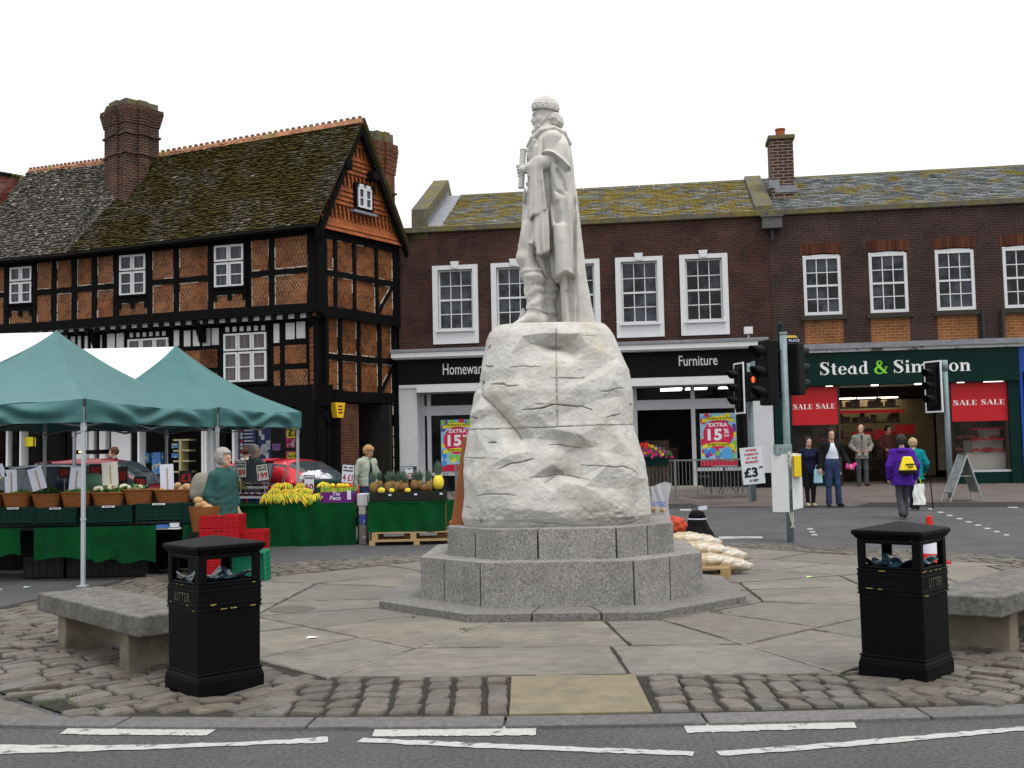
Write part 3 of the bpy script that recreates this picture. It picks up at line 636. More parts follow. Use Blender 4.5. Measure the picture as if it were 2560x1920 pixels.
for P, wd, dp, dk in cracks:
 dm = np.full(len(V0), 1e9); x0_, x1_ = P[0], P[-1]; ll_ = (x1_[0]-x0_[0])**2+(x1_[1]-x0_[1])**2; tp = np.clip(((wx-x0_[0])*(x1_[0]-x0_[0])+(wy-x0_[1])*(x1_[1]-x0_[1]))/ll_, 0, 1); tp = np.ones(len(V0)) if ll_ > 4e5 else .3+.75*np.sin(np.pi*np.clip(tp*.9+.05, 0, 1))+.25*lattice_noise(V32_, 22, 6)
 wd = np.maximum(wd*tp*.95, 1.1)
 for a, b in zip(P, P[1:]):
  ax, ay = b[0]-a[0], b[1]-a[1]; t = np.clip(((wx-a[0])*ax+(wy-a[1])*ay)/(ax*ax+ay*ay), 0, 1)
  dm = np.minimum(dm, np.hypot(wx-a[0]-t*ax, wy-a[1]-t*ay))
 g = np.exp(-(dm/(wd*1.15))**2)*isf; gv = np.maximum(gv, g*dp); dirt_shade = np.maximum(dirt_shade, np.exp(-(dm/(wd*1.0))**2)*dk*isf)
 dirt_shade = np.maximum(dirt_shade, np.exp(-(dm/(wd*4))**2)*dk*.22*isf)
for (x, y, rx_, ry_, a, k) in ((880,255,110,26,-.05,.62),(990,245,130,60,.35,.33),(760,232,80,22,.1,.3),(890,165,180,25,0,.15),(930,1140,70,26,0,.45),(880,1045,60,22,.2,.25),(1030,900,80,40,.3,.16),(490,740,40,22,.6,.35),(1300,1440,210,55,0,.4),(1430,1480,120,30,0,.4),(850,1545,500,14,0,.4),(480,740,60,30,.7,.2),(600,420,60,160,.2,.12),(520,200,60,60,0,.16),(1440,1300,50,150,0,.14),(500,1450,200,60,0,.16)):  # dark blots: stains, plus painted shade on down-facing facets and under ledges
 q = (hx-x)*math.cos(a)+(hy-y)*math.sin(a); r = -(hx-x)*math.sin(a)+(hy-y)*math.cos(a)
 dirt_shade = np.maximum(dirt_shade, k*np.exp(-((q/rx_)**2+(r/ry_)**2))*isf*(1+.35*lattice_noise(V0.astype(np.float32), 30, 8)))
rough = np.exp(-(((hx-1300)/230)**2+((hy-1450)/70)**2)*1.2)+.5*np.exp(-(((hx-480)/260)**2+((hy-1450)/90)**2))
V32 = V0.astype(np.float32)
disp += .008*lattice_noise(V32, 4, 11)+.004*lattice_noise(V32, 13, 12)+.0035*lattice_noise(V32, 40, 13)-.006*np.clip(lattice_noise(V32, 26, 15)-.45, 0, 1)+rough*.014*lattice_noise(V32, 34, 14)-gv
nx = np.stack([(V0[:,0]-cx.ravel())*.35, V0[:,1]-RY, np.zeros(len(V0))], 1); nx /= np.linalg.norm(nx, axis=1)[:, None]+1e-9
V1 = V0+nx*disp[:, None]
V1 = V1.tolist(); Fq = [(j*nu+i, j*nu+(i+1) % nu, (j+1)*nu+(i+1) % nu, (j+1)*nu+i) for j in range(nv-1) for i in range(nu)]
base = (nv-1)*nu; dirt_shade = dirt_shade.tolist()
last = V1[base:base+nu]
for s_, dz in ((.97, .010), (.85, .018), (.5, .024), (.2, .028)):    # rounded top
 for i in range(nu):
  p = last[i]; V1.append([cx[-1,0]+(p[0]-cx[-1,0])*s_, RY+(p[1]-RY)*s_, p[2]+dz]); dirt_shade.append(dirt_shade[base+i]*.5+.04)
for r_ in range(4): Fq += [(base+r_*nu+i, base+r_*nu+(i+1) % nu, base+(r_+1)*nu+(i+1) % nu, base+(r_+1)*nu+i) for i in range(nu)]
Fq.append(tuple(range(base+4*nu, base+5*nu)))
me = bpy.data.meshes.new('rock_pedestal'); me.from_pydata([(p[0]-MC.x, p[1]-MC.y, p[2]-RZ0) for p in V1], [], Fq)
ca = me.color_attributes.new('Col', 'FLOAT_COLOR', 'POINT'); arr = np.ones((len(V1), 4)); dd = np.clip(np.array(dirt_shade), 0, .9); arr[:, :3] = (1-dd)[:, None]*np.array([1, .985, .96])**(dd*3)[:, None]
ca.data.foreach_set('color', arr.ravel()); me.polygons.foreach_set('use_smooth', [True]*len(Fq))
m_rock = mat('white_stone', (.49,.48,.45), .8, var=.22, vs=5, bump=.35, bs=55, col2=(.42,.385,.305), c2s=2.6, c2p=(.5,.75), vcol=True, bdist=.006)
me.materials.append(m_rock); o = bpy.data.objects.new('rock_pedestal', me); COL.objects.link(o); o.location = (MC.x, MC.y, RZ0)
tag(o, 'tall cracked white stone block carved like a crag, between the granite steps and the statue', 'pedestal')
TOPZ = zt+.03
SC = (at(*G_(430, 95), MC.y).z-at(*G_(430, 1600), MC.y).z)/1505
def g(zx, zy, y=0.): return ((zx-430+.021*(1600-zy))*SC, y, ((1600-zy)-.021*(zx-430))*SC)
sp = at(*G_(430, 1600), MC.y); statue = thing('king_statue', 'white marble statue of a bearded king in helmet and cloak, holding a scroll', 'statue', (sp.x, MC.y, sp.z))
m_marb = mat('white_marble', (.54,.525,.485), .6, var=.1, vs=5, bump=.12, bs=70, col2=(.35,.34,.31), c2s=4.2, c2p=(.5,.75), bdist=.004)
def lo_(*p): return p
def curl(P, sc, amp, seed): return amp*np.abs(lattice_noise(P, sc, seed))
def f_body(P):
 d = ell(P, g(378,225), (.125,.105,.145)); d = smin(d, ell(P, g(340,285), (.075,.075,.095)), .05)
 d = smin(d, cone(P, g(305,235), g(290,268), .014, .020), .022)             # nose
 d = smin(d, cone(P, g(306,222,-.055), g(300,222,.055), .020, .020), .02)   # brow
 d = smax(d, -ell(P, g(306,240,-.045), (.022,.022,.015)), .012); d = smax(d, -ell(P, g(306,240,.045), (.022,.022,.015)), .012)
 d = smin(d, ell(P, g(311,241,-.045), (.017,.017,.012)), .006); d = smin(d, ell(P, g(340,265,-.07), (.04,.03,.035)), .03)
 d = smin(d, cone(P, g(304,292,-.02), g(304,292,.02), .012, .012), .012)
 d = smin(d, cone(P, g(390,300), g(400,400), .085, .1), .05)
 d = smin(d, cone(P, g(395,430), g(370,700), .19, .17, (1,1.35,1)), .08)
 d = smin(d, cone(P, g(365,700), g(350,980), .17, .17, (1,1.25,1)), .06)
 for s in (-1, 1):
  sh, el, wr = (g(425,425,s*.26), g(408,575,s*.27), g(255,605,s*.14)) if s < 0 else (g(425,425,.27), g(410,600,.33), g(300,640,.25))
  d = smin(d, cone(P, sh, el, .09, .065), .06); d = smin(d, cone(P, el, wr, .078, .045), .03)
 d = smin(d, cone(P, g(252,606,-.13), g(228,600,-.11), .04, .042), .03)
 for i, zy in enumerate((572,592,612,632)):
  r_ = .0155-.001*i; a, b, c = g(232,zy,-.118), g(197-i*-3,zy+2,-.095), g(193+i*3,zy+5,-.045)
  d = smin(d, cone(P, a, b, r_*1.1, r_), .006); d = smin(d, cone(P, b, c, r_, r_*.85), .006); d = smin(d, cone(P, c, g(215,zy+6,-.02), r_*.85, r_*.7), .006)
 d = smin(d, cone(P, g(255,585,-.13), g(240,560,-.075), .019, .015), .01); d = smin(d, cone(P, g(240,560,-.075), g(226,566,-.03), .015, .012), .006)
 d = smin(d, cone(P, g(300,640,.25), g(265,650,.2), .04, .03), .02)
 L = cone(P, g(285,980,-.13), g(240,1165,-.13), .115, .088); L = smin(L, cone(P, g(222,1165,-.135), g(232,1175,-.13), .045, .05), .04)
 L = smin(L, cone(P, g(247,1175,-.13), g(292,1300,-.11), .085, .108), .05); L = smin(L, cone(P, g(292,1300,-.11), g(308,1500,-.1), .108, .078), .05)
 L = smin(L, cone(P, g(385,980,.12), g(375,1190,.12), .12, .09), .05); L = smin(L, cone(P, g(375,1190,.12), g(392,1320,.12), .09, .105), .04); L = smin(L, cone(P, g(392,1320,.12), g(402,1500,.1), .105, .075), .04)
 zy = 1600-P[:,2]/SC
 low = np.clip((zy-1240)/40, 0, 1)*np.clip((1500-zy)/30, 0, 1)
 L = L-low*(.012*np.sin((zy+P[:,0]*90+40*lattice_noise(P, 6, 21))*.085)+.012*lattice_noise(P, 16, 22)+.008*lattice_noise(P, 34, 23))
 L = smin(L, np.abs(zy-1236+P[:,0]*60)*SC-.018+np.clip(L-.018, 0, 9)*3, .012)
 L = smin(L, np.abs(zy-1506-P[:,0]*60)*SC-.012+np.clip(L-.014, 0, 9)*3, .01)
 d = smin(d, L, .03)
 for a, b, c, y in (((352,1562),(290,1545),(165,1598),-.1), ((425,1562),(380,1555),(300,1592),.12)):
  F = cone(P, g(*a, y), g(*b, y), .07, .075, (1,.9,1)); F = smin(F, cone(P, g(*b, y), g(*c, y-.02), .068, .022, (1,1.2,.9)), .05); F = smax(F, -(P[:,2]-g(350,1604)[2]+.0), .01); d = smin(d, F, .03)
 return d
smesh('body', sculpt(f_body, g(120,1640,-.5), (g(520,80)[0], .5, g(520,80)[2]), .0115), m_marb, statue)
def f_hair(P):
 c = g(430,265); d = ell(P, c, (.095,.125,.085)); d = smin(d, ell(P, g(455,285), (.06,.11,.055)), .03)
 b = ell(P, g(335,322), (.058,.068,.078)); b = smin(b, cone(P, g(345,300,-.06), g(388,240,-.095), .035, .025), .03); b = smin(b, cone(P, g(345,300,.06), g(388,240,.095), .035, .025), .03)
 b = smin(b, cone(P, g(314,340), g(305,375), .042, .024), .03); b = smin(b, cone(P, g(304,285,-.035), g(300,280,.035), .015, .015), .01)
 d = np.minimum(d, b)
 return d-.009*np.sin(lattice_noise(P, 15, 31)*9)-.004*lattice_noise(P, 40, 32)
smesh('hair_and_beard', sculpt(f_hair, g(270,400,-.2), (g(520,190)[0], .2, g(520,190)[2]), .008), m_marb, statue)
def f_helm(P):
 zy = 1600-P[:,2]/SC
 d = ell(P, g(375,180), (.150,.135,.137)); d = smax(d, zy*SC-180*SC, .01)
 band = smax(ell(P, g(376,190), (.155,.139,.25)), np.abs(zy-188+(P[:,0]-g(376,190)[0])*-60)*SC-.032, .006); d = smin(d, band, .006)
 rim = smax(ell(P, g(376,190), (.160,.144,.25)), np.abs(zy-168+(P[:,0]-g(376,190)[0])*-60)*SC-.007, .004); d = np.minimum(d, rim)
 rib = smax(ell(P, g(375,180), (.156,.141,.144)), np.minimum(np.abs(P[:,0]-g(385,150)[0]), np.abs(P[:,1]))-.012, .006); rib = smax(rib, zy*SC-160*SC, .005); d = smin(d, rib, .008)
 for i in range(14):
  a = i*2*math.pi/14; c = g(376,186); d = np.minimum(d, ell(P, (c[0]+.153*math.cos(a), .137*math.sin(a), c[2]-.015*math.cos(a)), (.014,.014,.011)))
 return d
smesh('helmet', sculpt(f_helm, g(260,225,-.18), (g(500,70)[0], .18, g(500,70)[2]), .008), m_marb, statue)
cl_z = np.array([340,365,400,440,470,560,740,960,1100,1292,1300,1308,1330,1600]); cl_l = np.array([400,392,352,338,342,352,380,392,400,416,420,424,428,440]); cl_r = np.array([450,480,510,535,546,558,572,600,616,640,641,642,645,692]); cl_b = np.array([.06,.13,.26,.32,.345,.37,.385,.395,.4,.40,.40,.40,.395,.36])
cgl = np.array([g(a, b)[0] for a, b in zip(cl_l, cl_z)]); cgr = np.array([g(a, b)[0] for a, b in zip(cl_r, cl_z)])
CL_ = [([(515,400),(548,520),(556,740),(548,960),(550,1290),(566,1600)],11,.035),([(600,960),(618,1200),(640,1430)],8,.022),([(585,520),(600,700)],8,.0),([(505,1400),(512,1600)],12,.022),([(368,560),(392,700),(420,860),(438,965)],16,.03),([(352,512),(420,538),(470,580),(515,628)],11,-.028),([(362,545),(430,575),(500,655)],11,.02),([(392,640),(430,770),(480,800)],10,.012),([(445,640),(480,720),(492,780)],9,.016),([(440,850),(452,965)],14,.024),([(415,1000),(420,1280)],10,.014),([(480,1000),(490,1285)],18,-.012)]
def f_cloak(P):
 zy = 1600-P[:,2]/SC; l = np.interp(zy, cl_z, cgl); r = np.interp(zy, cl_z, cgr); b = np.interp(zy, cl_z, cl_b)
 c = (l+r)/2; a = (r-l)/2; X = (P[:,0]-c)/a; Y = P[:,1]/b; q = (np.abs(X)**2.6+np.abs(Y)**2.6)**(1/2.6)
 t = np.clip((zy-380)/1200, 0, 1); an = np.arctan2(Y*.9, X+.2)
 zx = P[:,0]/SC+430-.021*(1600-zy); near_ = np.clip((-P[:,1]-.02)/.08, 0, 1)
 d = (q-1)*np.minimum(a, b)*.9-(.003+.014*t)*np.sin(an*5+1.5*lattice_noise(P, 1.3, 41))-.006*lattice_noise(P, 3.5, 43)-.002*lattice_noise(P, 12, 44)
 back_ = np.clip((X-.15)*3, 0, 1)+np.clip((zy-1300)/40, 0, 1)*.8; d = d-.016*t*np.clip(back_, 0, 1)*(1-2*np.abs(np.sin(an*5.2+.6+.8*np.sin(zy*.004))))
 for L9, w9, dp9 in CL_:
  dm = np.full(len(P), 1e9, np.float32)
  for (ax_1, ay_1), (bx_1, by_1) in zip(L9, L9[1:]):
   ex, ey = bx_1-ax_1, by_1-ay_1; tt_ = np.clip(((zx-ax_1)*ex+(zy-ay_1)*ey)/(ex*ex+ey*ey), 0, 1); dm = np.minimum(dm, np.hypot(zx-ax_1-tt_*ex, zy-ay_1-tt_*ey))
  d = d+dp9*np.exp(-(dm/w9)**2)*near_
 d = d+.055*np.clip((zy-1292-10*np.sin(zx*.06))/8, 0, 1)*np.clip((552-zx)/8, 0, 1)*near_
 d = smax(d, (zy-1602)*SC, .01); d = smax(d, (345-zy)*SC, .03)
 cut = smax(smax((1306+14*np.sin((P[:,0]-g(430,1300)[0])*40)-zy)*SC, P[:,0]-g(468,1450)[0]-(zy-1300)*SC*.02, .01), P[:,1]-.12, .02); d = smax(d, -cut, .01)
 for s in (-1, 1):
  pts = [g(262,448,s*.10), g(292,405,s*.17), g(345,362,s*.20), g(425,342,s*.175), g(492,368,s*.14), g(530,430,s*.08)]
  for p, q_ in zip(pts, pts[1:]): d = smin(d, cone(P, p, q_, .024, .026), .02)
 d = smin(d, cone(P, g(275,450,-.1), g(350,400,-.16), .02, .03), .03)
 if 0: h = cone(P, g(536,1300,-.33), g(540,1345,-.33), .045, .03); h = smin(h, cone(P, g(540,1345,-.33), g(440,1390,-.30), .035, .022), .03); h = smax(h, -cone(P, g(520,1290,-.40), g(500,1345,-.42), .045, .05), .02); d = smin(d, h, .02)
 return d
smesh('cloak', sculpt(f_cloak, g(245,1625,-.48), (g(720,320)[0], .48, g(720,320)[2]), .0115), m_marb, statue)
def panel(P, y0, th_, L, Rr, fn=5, am=.01, sd=0):   # hanging cloth between two edge polylines [(zy, zx)]
 zy = 1600-P[:,2]/SC; zx = P[:,0]/SC+430-.021*(1600-zy)
 l = np.interp(zy, [p[0] for p in L], [p[1] for p in L]); r = np.interp(zy, [p[0] for p in Rr], [p[1] for p in Rr]); t = np.clip((zx-l)/np.maximum(r-l, 1), 0, 1)
 yy = y0+am*np.sin(t*fn*2*np.pi+sd+1.3*lattice_noise(P, 2, 50+sd))*np.clip((zy-L[0][0])/200, .15, 1)+.06*(t-.5)**2
 d = np.abs(P[:,1]-yy)-th_; e = np.maximum(l-zx, zx-r)*SC
 return d, e, zx, zy
def f_tunic(P):
 zy = 1600-P[:,2]/SC; zx = P[:,0]/SC+430-.021*(1600-zy)
 l = np.interp(zy, [400,450,520,560,700,800,960,1080,1100], [300,262,255,262,262,246,228,206,204]); r = np.interp(zy, [400,700,1100,1180], [430,420,400,398]); b = np.interp(zy, [400,470,800,1180], [.17,.24,.21,.25])
 c = (l+r)/2; a = (r-l)/2*SC; X = (zx-c)*SC/a; Y = P[:,1]/b; q = (np.abs(X)**2.4+np.abs(Y)**2.4)**(1/2.4); an = np.arctan2(Y, X)
 d = (q-1)*np.minimum(a, b)*.9-.010*np.sin(an*13+zy*.006+2*lattice_noise(P, 3, 60))*np.clip((zy-500)/400, .3, 1)
 hem = np.interp(zx, [200,310,395,420], [1082,1100,1152,1150])
 d = smax(d, (zy-hem)*SC, .006); d = smax(d, (395-zy)*SC, .03)
 band = smax(d-.010, np.abs(zy-hem+10)*SC-.010, .004); d = np.minimum(d, band)
 d = smin(d, cone(P, g(262,520,-.14), g(290,515,-.17), .018, .01), .02); d = smin(d, cone(P, g(300,430,-.2), g(265,505,-.13), .025, .02), .03); d = smin(d, cone(P, g(345,420,-.24), g(335,540,-.26), .02, .03), .03)
 p, e, _, _ = panel(P, -.28, .045, [(540,300),(600,276),(930,266),(940,268)], [(540,352),(600,352),(760,366),(860,378),(900,374)], 1.6, .018, 1)
 h2 = np.interp(zx, [262,275,285,320,350,375], [925,940,918,915,895,885]); e = np.maximum(e, (zy-h2)*SC); e = np.maximum(e, (545-zy)*SC); pn = smax(p, e, .02); d = np.minimum(d, pn)
 d = smin(d, cone(P, g(385,580,-.28), g(275,598,-.18), .082, .058), .04)
 for zz_, k in ((590,0), (618,1), (640,2)): d = smin(d, cone(P, g(300,zz_+10,-.25), g(262,zz_+12,-.19), .02, .016), .015)
 p, e, _, _ = panel(P, -.25, .05, [(880,300),(1080,292),(1150,306),(1200,310)], [(880,388),(1000,394),(1140,398),(1200,390)], 2.3, .022, 2)
 h2 = np.interp(zx, [290,306,312,350,396], [1078,1082,1168,1160,1140]); e = np.maximum(e, (zy-h2)*SC); e = np.maximum(e, (870-zy)*SC); d = np.minimum(d, smax(p, e, .018))
 d = smin(d, cone(P, g(330,1170,-.1), g(375,1275,-.06), .05, .012), .03)
 return d
smesh('tunic', sculpt(f_tunic, g(180,1300,-.45), (g(450,370)[0], .4, g(450,370)[2]), .0105), m_marb, statue)
sc_ = MB(); sc_.tube([g(231,466,-.065), g(219,714,-.085)], .034, 20); sc_.tube([g(231,463,-.065), g(231,468,-.065)], .037, 20); sc_.tube([g(219,709,-.085), g(219,717,-.085)], .038, 20)
sc_.build('scroll', m_marb, statue, smooth=False)
sw = MB(); sw.tube([g(245,722,-.1), g(238,765,-.1), g(240,815,-.1)], [.012,.016,.02], 10); sw.tube([g(262,705,-.1), g(270,735,-.12), g(255,760,-.11), g(250,742,-.1)], .01, 8); sw.tube([g(245,750,-.02), g(232,1000,.05), g(225,1180,.08)], [.02,.022,.012], 8)
sw.build('sword', m_marb, statue, smooth=True)
ax_ = MB(); ax_.hexa([Vector(g(186,1592,-.03)), Vector(g(262,1592,-.03)), Vector(g(262,1592,.06)), Vector(g(186,1592,.06))], [Vector(g(228,1475,0)), Vector(g(243,1490,0)), Vector(g(243,1490,.03)), Vector(g(228,1475,.03))]); bevel(ax_.build('axe_blade', m_marb, statue), .008)
# BRICK BUILDINGS with the shops
P0 = FB
U = lambda q: P0.uz(q)[0]
Zf = lambda q: P0.uz(q)[1]
m_brick = brickmat('dark_brick', FA, (.030,.0125,.010), (.055,.019,.013), (.062,.045,.038), ms=.010, var=.5, blotch=(.065,.021,.014))
m_brick2 = brickmat('purple_brick', FA, (.044,.0195,.0165), (.031,.015,.013), (.065,.052,.046), ms=.009, var=.4)
m_orange = brickmat('orange_brick', FA, (.25,.085,.02), (.19,.058,.016), (.24,.17,.10), bw=.24, bh=.085, ms=.012, var=.35)
m_wpaint = mat('white_paint', (.62,.63,.64), .5, var=.06, vs=6, bump=.05, bs=30)
m_glass = mat('window_glass', (.003,.004,.006), .06, spec=.3, col2=(.05,.056,.07), c2s=1.3, c2p=(.45,.6))  # pale mottling in the glass colour stands in for uneven reflections
m_glass2 = mat('dim_glass', (.035,.032,.028), .1, spec=.5, col2=(.01,.01,.01), c2s=2.2)
m_conc = mat('weathered_stone', (.10,.095,.075), .9, var=.4, vs=6, bump=.4, bs=30, col2=(.14,.115,.035), c2s=2.2, c2p=(.45,.6))
m_lead = mat('lead', (.2,.21,.23), .5, var=.3, vs=5)
m_black = mat('black_fascia', (.004,.004,.005), .5, var=.3, vs=4, spec=.1)
m_slate = mat('lichen_slate', (.16,.165,.16), .85, vcol=True, var=.3, vs=9, bump=.4, bs=30, col2=(.20,.15,.025), c2s=1.9, c2p=(.43,.55), bdist=.01)
m_slate2 = mat('grey_slate', (.155,.165,.165), .8, vcol=True, var=.3, vs=9, bump=.4, bs=30, col2=(.18,.14,.025), c2s=1.3, c2p=(.53,.63), bdist=.01)
m_metal = mat('dark_metal', (.03,.032,.034), .5)
m_soff = mat('soffit', (.3,.3,.3), .7)
uL = U(DD(862, 700)); uM = U(J_(1460, 1100)); uR = U(DD(2197, 790)); uE = uR+6
zEL = (Zf(I_(150, 520))+Zf(I_(1190, 470)))/2; zE = Zf(J_(1400, 815)); print('eaves', zEL, zE, 'uL,uM,uR', uL, uM, uR, 'Y', P0.pt(uL, 0).y)
zE = (zE+zEL)/2
b1 = thing('brick_shop_building', 'dark red brick building with five white framed sash windows above the homeware shop', 'building', P0.pt((uL+uM)/2, .4))
b2 = thing('brick_shop_building', 'purple brown brick building with arched sash windows over the green shoe shop', 'building', P0.pt((uM+uR)/2, .4))
def window_rects(ql, zz): return [(U(a), U(b)) for a, b in ql]
w1 = [((1084,780),(1195,780)), ((1230,780),(1344,780)), ((1386,780),(1501,780)), (J_(135,1400),J_(545,1400)), (J_(688,1400),J_(1108,1400))]
W1 = []
for a, b in w1: x0, x1 = U(a), U(b); W1.append((x0+x1)/2)
zt1 = (Zf(I_(620,780))+Zf(J_(340,1185))+Zf(J_(890,1150)))/3; zb1 = (Zf(I_(640,1450))+Zf((1600,845))+Zf((1760,836)))/3; ww = 1.35
ww = (U(J_(545,1400))-U(J_(135,1400)))
w2 = [(K_(305,1200),K_(640,1200)), (K_(872,1200),K_(1218,1200)), (K_(1448,1200),K_(1798,1200))]
W2 = [(U(a)+U(b))/2 for a, b in w2]; W2.append(W2[2]*2-W2[1]); W2.append(W2[3]*2-W2[2]); w2w = U(w2[1][1])-U(w2[1][0])
zt2 = (Zf(K_(470,870))+Zf(K_(1040,848))+Zf(K_(1610,830)))/3; zb2 = (Zf(K_(480,1408))+Zf(K_(1050,1388))+Zf(K_(1630,1372)))/3
print('windows', W1, ww, zt1, zb1, W2, w2w, zt2, zb2)
def wall(mb, P, u0, u1, z0, z1, holes, thick=.35, d=0.):
 """wall front as strips round rectangular holes"""
 us = sorted({u0, u1, *[h[0] for h in holes], *[h[1] for h in holes]})
 for a, b in zip(us, us[1:]):
  hs = sorted([h for h in holes if h[0] <= a+1e-6 and h[1] >= b-1e-6], key=lambda h: h[2]); z = z0
  for h in hs: mb.slab(P, a, b, z, h[2], d-thick, d); z = h[3]
  mb.slab(P, a, b, z, z1, d-thick, d)
zC = Zf(I_(640,1455))-.0     # top of the shop cornice
zbase = .40
hs1 = [(c-ww/2+.16, c+ww/2-.16, zb1+.42, zt1-.13) for c in W1]
wb = MB(); wall(wb, P0, uL, uM, zC-.9, zE, hs1); wb.slab(P0, uL, uL+.33, zbase, zC-.9, -9, -.36) 
wb.slab(P0, uL, uL+.35, zC-.9, zE, -9, -.36); wb.slab(P0, uL+.35, uM, 3.6, zE, -9, -8.7)
wb.slab(P0, uL-1.2, uL-.001, zbase, zE-.2, -9, -.45); wb.build('wall', m_brick, b1, world=True)
hs2 = [(c-w2w/2+.02, c+w2w/2-.02, zb2, zt2) for c in W2]+[(c-w2w/2+.0, c+w2w/2-.0, zb2-.95, zb2-.14) for c in W2]
wb = MB(); wall(wb, P0, uM+.002, uE, 3.6, zE, hs2, d=.015); wb.slab(P0, uE-.3, uE, zbase, zE, -9, -.36); wb.build('wall', m_brick2, b2, world=True)
def sash(parent, P, c, w, z0, z1, d, nx=3, nz=4, arch=0, name='window', fw=.09):
 mb = MB(); mb.slab(P, c-w/2, c-w/2+fw, z0, z1, d-.1, d); mb.slab(P, c+w/2-fw, c+w/2, z0, z1, d-.1, d)
 mb.slab(P, c-w/2+fw, c+w/2-fw, z1-fw*.9, z1, d-.1, d-.003); mb.slab(P, c-w/2+fw, c+w/2-fw, z0, z0+fw*1.1, d-.1, d-.003)
 iw = w-2*fw; h = z1-z0-fw*2
 for i in range(1, nx): u = c-iw/2+iw*i/nx; mb.slab(P, u-.013, u+.013, z0+fw, z1-fw*.9, d-.07, d-.035)
 for j in range(1, nz):
  z = z0+fw+h*j/nz; t = .028 if j*2 == nz else .013; mb.slab(P, c-iw/2, c+iw/2, z-t, z+t, d-.075, d-(.02 if j*2 == nz else .038))
 if arch: # shallow arched head
  n = 8; pts = [(c-w/2+w*i/n, z1+arch*(1-(2*i/n-1)**2)) for i in range(n+1)]
  for (a, za), (b, zb_) in zip(pts, pts[1:]): mb.hexa([P.pt(a, z1-.01, d), P.pt(b, z1-.01, d), P.pt(b, z1-.01, d-.1), P.pt(a, z1-.01, d-.1)], [P.pt(a, za, d), P.pt(b, zb_, d), P.pt(b, zb_, d-.1), P.pt(a, za, d-.1)])
 o = mb.build(name, m_wpaint, parent, world=True)
 g_ = MB(); tl = rnd.uniform(-.02, .02); g_.add([P.pt(c-iw/2, z0+.05, d-.062+tl*.3), P.pt(c+iw/2, z0+.05, d-.062), P.pt(c+iw/2, z1-.03, d-.062+tl*.2), P.pt(c-iw/2, z1-.03, d-.062)], [(0,1,2,3)])
 g2 = g_.build('pane', m_glass, None, world=True, loc=parent.location, fix=False); g2.parent = o; g2.location = (0,0,0)
 return o
for c in W1:
 hw_ = ww/2; z0i = zb1+.42; z1i = zt1-.13; mb = MB()
 mb.slab(P0, c-hw_, c-hw_+.16, zb1, zt1, -.05, .06); mb.slab(P0, c+hw_-.16, c+hw_, zb1, zt1, -.05, .06)
 mb.slab(P0, c-hw_+.16, c+hw_-.16, z1i, zt1, -.05, .058); mb.slab(P0, c-hw_+.16, c+hw_-.16, zb1, z0i-.06, -.05, .045); mb.slab(P0, c-hw_+.1, c+hw_-.1, z0i-.06, z0i, -.05, .12)
 kz = zt1+.0; mb.hexa([P0.pt(c-.09, zt1-.1, .09), P0.pt(c+.09, zt1-.1, .09), P0.pt(c+.09, zt1-.1, 0), P0.pt(c-.09, zt1-.1, 0)], [P0.pt(c-.13, kz+.11, .09), P0.pt(c+.13, kz+.11, .09), P0.pt(c+.13, kz+.11, 0), P0.pt(c-.13, kz+.11, 0)])
 mb.build('window_surround', m_wpaint, b1, world=True); sash(b1, P0, c, ww-.32, z0i, z1i, -.06, fw=.055)
for c in W2:
 sash(b2, P0, c, w2w-.04, zb2, zt2-.08, .0, arch=.045)
 mb = MB(); mb.slab(P0, c-w2w/2-.08, c+w2w/2+.08, zb2-.14, zb2-.002, -.05, .10); mb.build('sill', mat('dirty_sill', (.04,.036,.03), .9, var=.4, vs=12), b2, world=True)
 mb = MB(); mb.slab(P0, c-w2w/2, c+w2w/2, zb2-.95, zb2-.14, -.1, -.012); mb.build('brick_panel', m_orange, b2, world=True)
 mb = MB(); n = 15; x0, x1 = c-w2w/2-.04, c+w2w/2+.04
 for i in range(n):
  a, b = x0+(x1-x0)*i/n+.004, x0+(x1-x0)*(i+1)/n-.004; f = lambda u: .045*(1-(2*(u-x0)/(x1-x0)-1)**2); k = rnd.uniform(.45, 1.2)
  mb.hexa([P0.pt(a, zt2-.05+f(a), .022), P0.pt(b, zt2-.05+f(b), .022), P0.pt(b, zt2-.05+f(b), -.05), P0.pt(a, zt2-.05+f(a), -.05)], [P0.pt(a, zt2+.27+f(a)*.6, .022), P0.pt(b, zt2+.27+f(b)*.6, .022), P0.pt(b, zt2+.27+f(b)*.6, -.05), P0.pt(a, zt2+.27+f(a)*.6, -.05)], 0, (k, k, k))
 mb.build('arch', mat('rubbed_brick', (.095,.03,.014), .85, vcol=True, var=.35, vs=9), b2, world=True)
for b, x0, x1 in ((b1, uL-.03, uM), (b2, uM+.002, uE)):
 mb = MB(); mb.slab(P0, x0, x1, zE, zE+.17, -.3, .10); bevel(mb.build('stone_eaves', m_conc, b, world=True), .02)
rT = at(*J_(1480, 525), P0.pt(uM, 0).y+3.4); rise = rT.z-zE-.15; run = 3.4; print('ridge rise', rise)
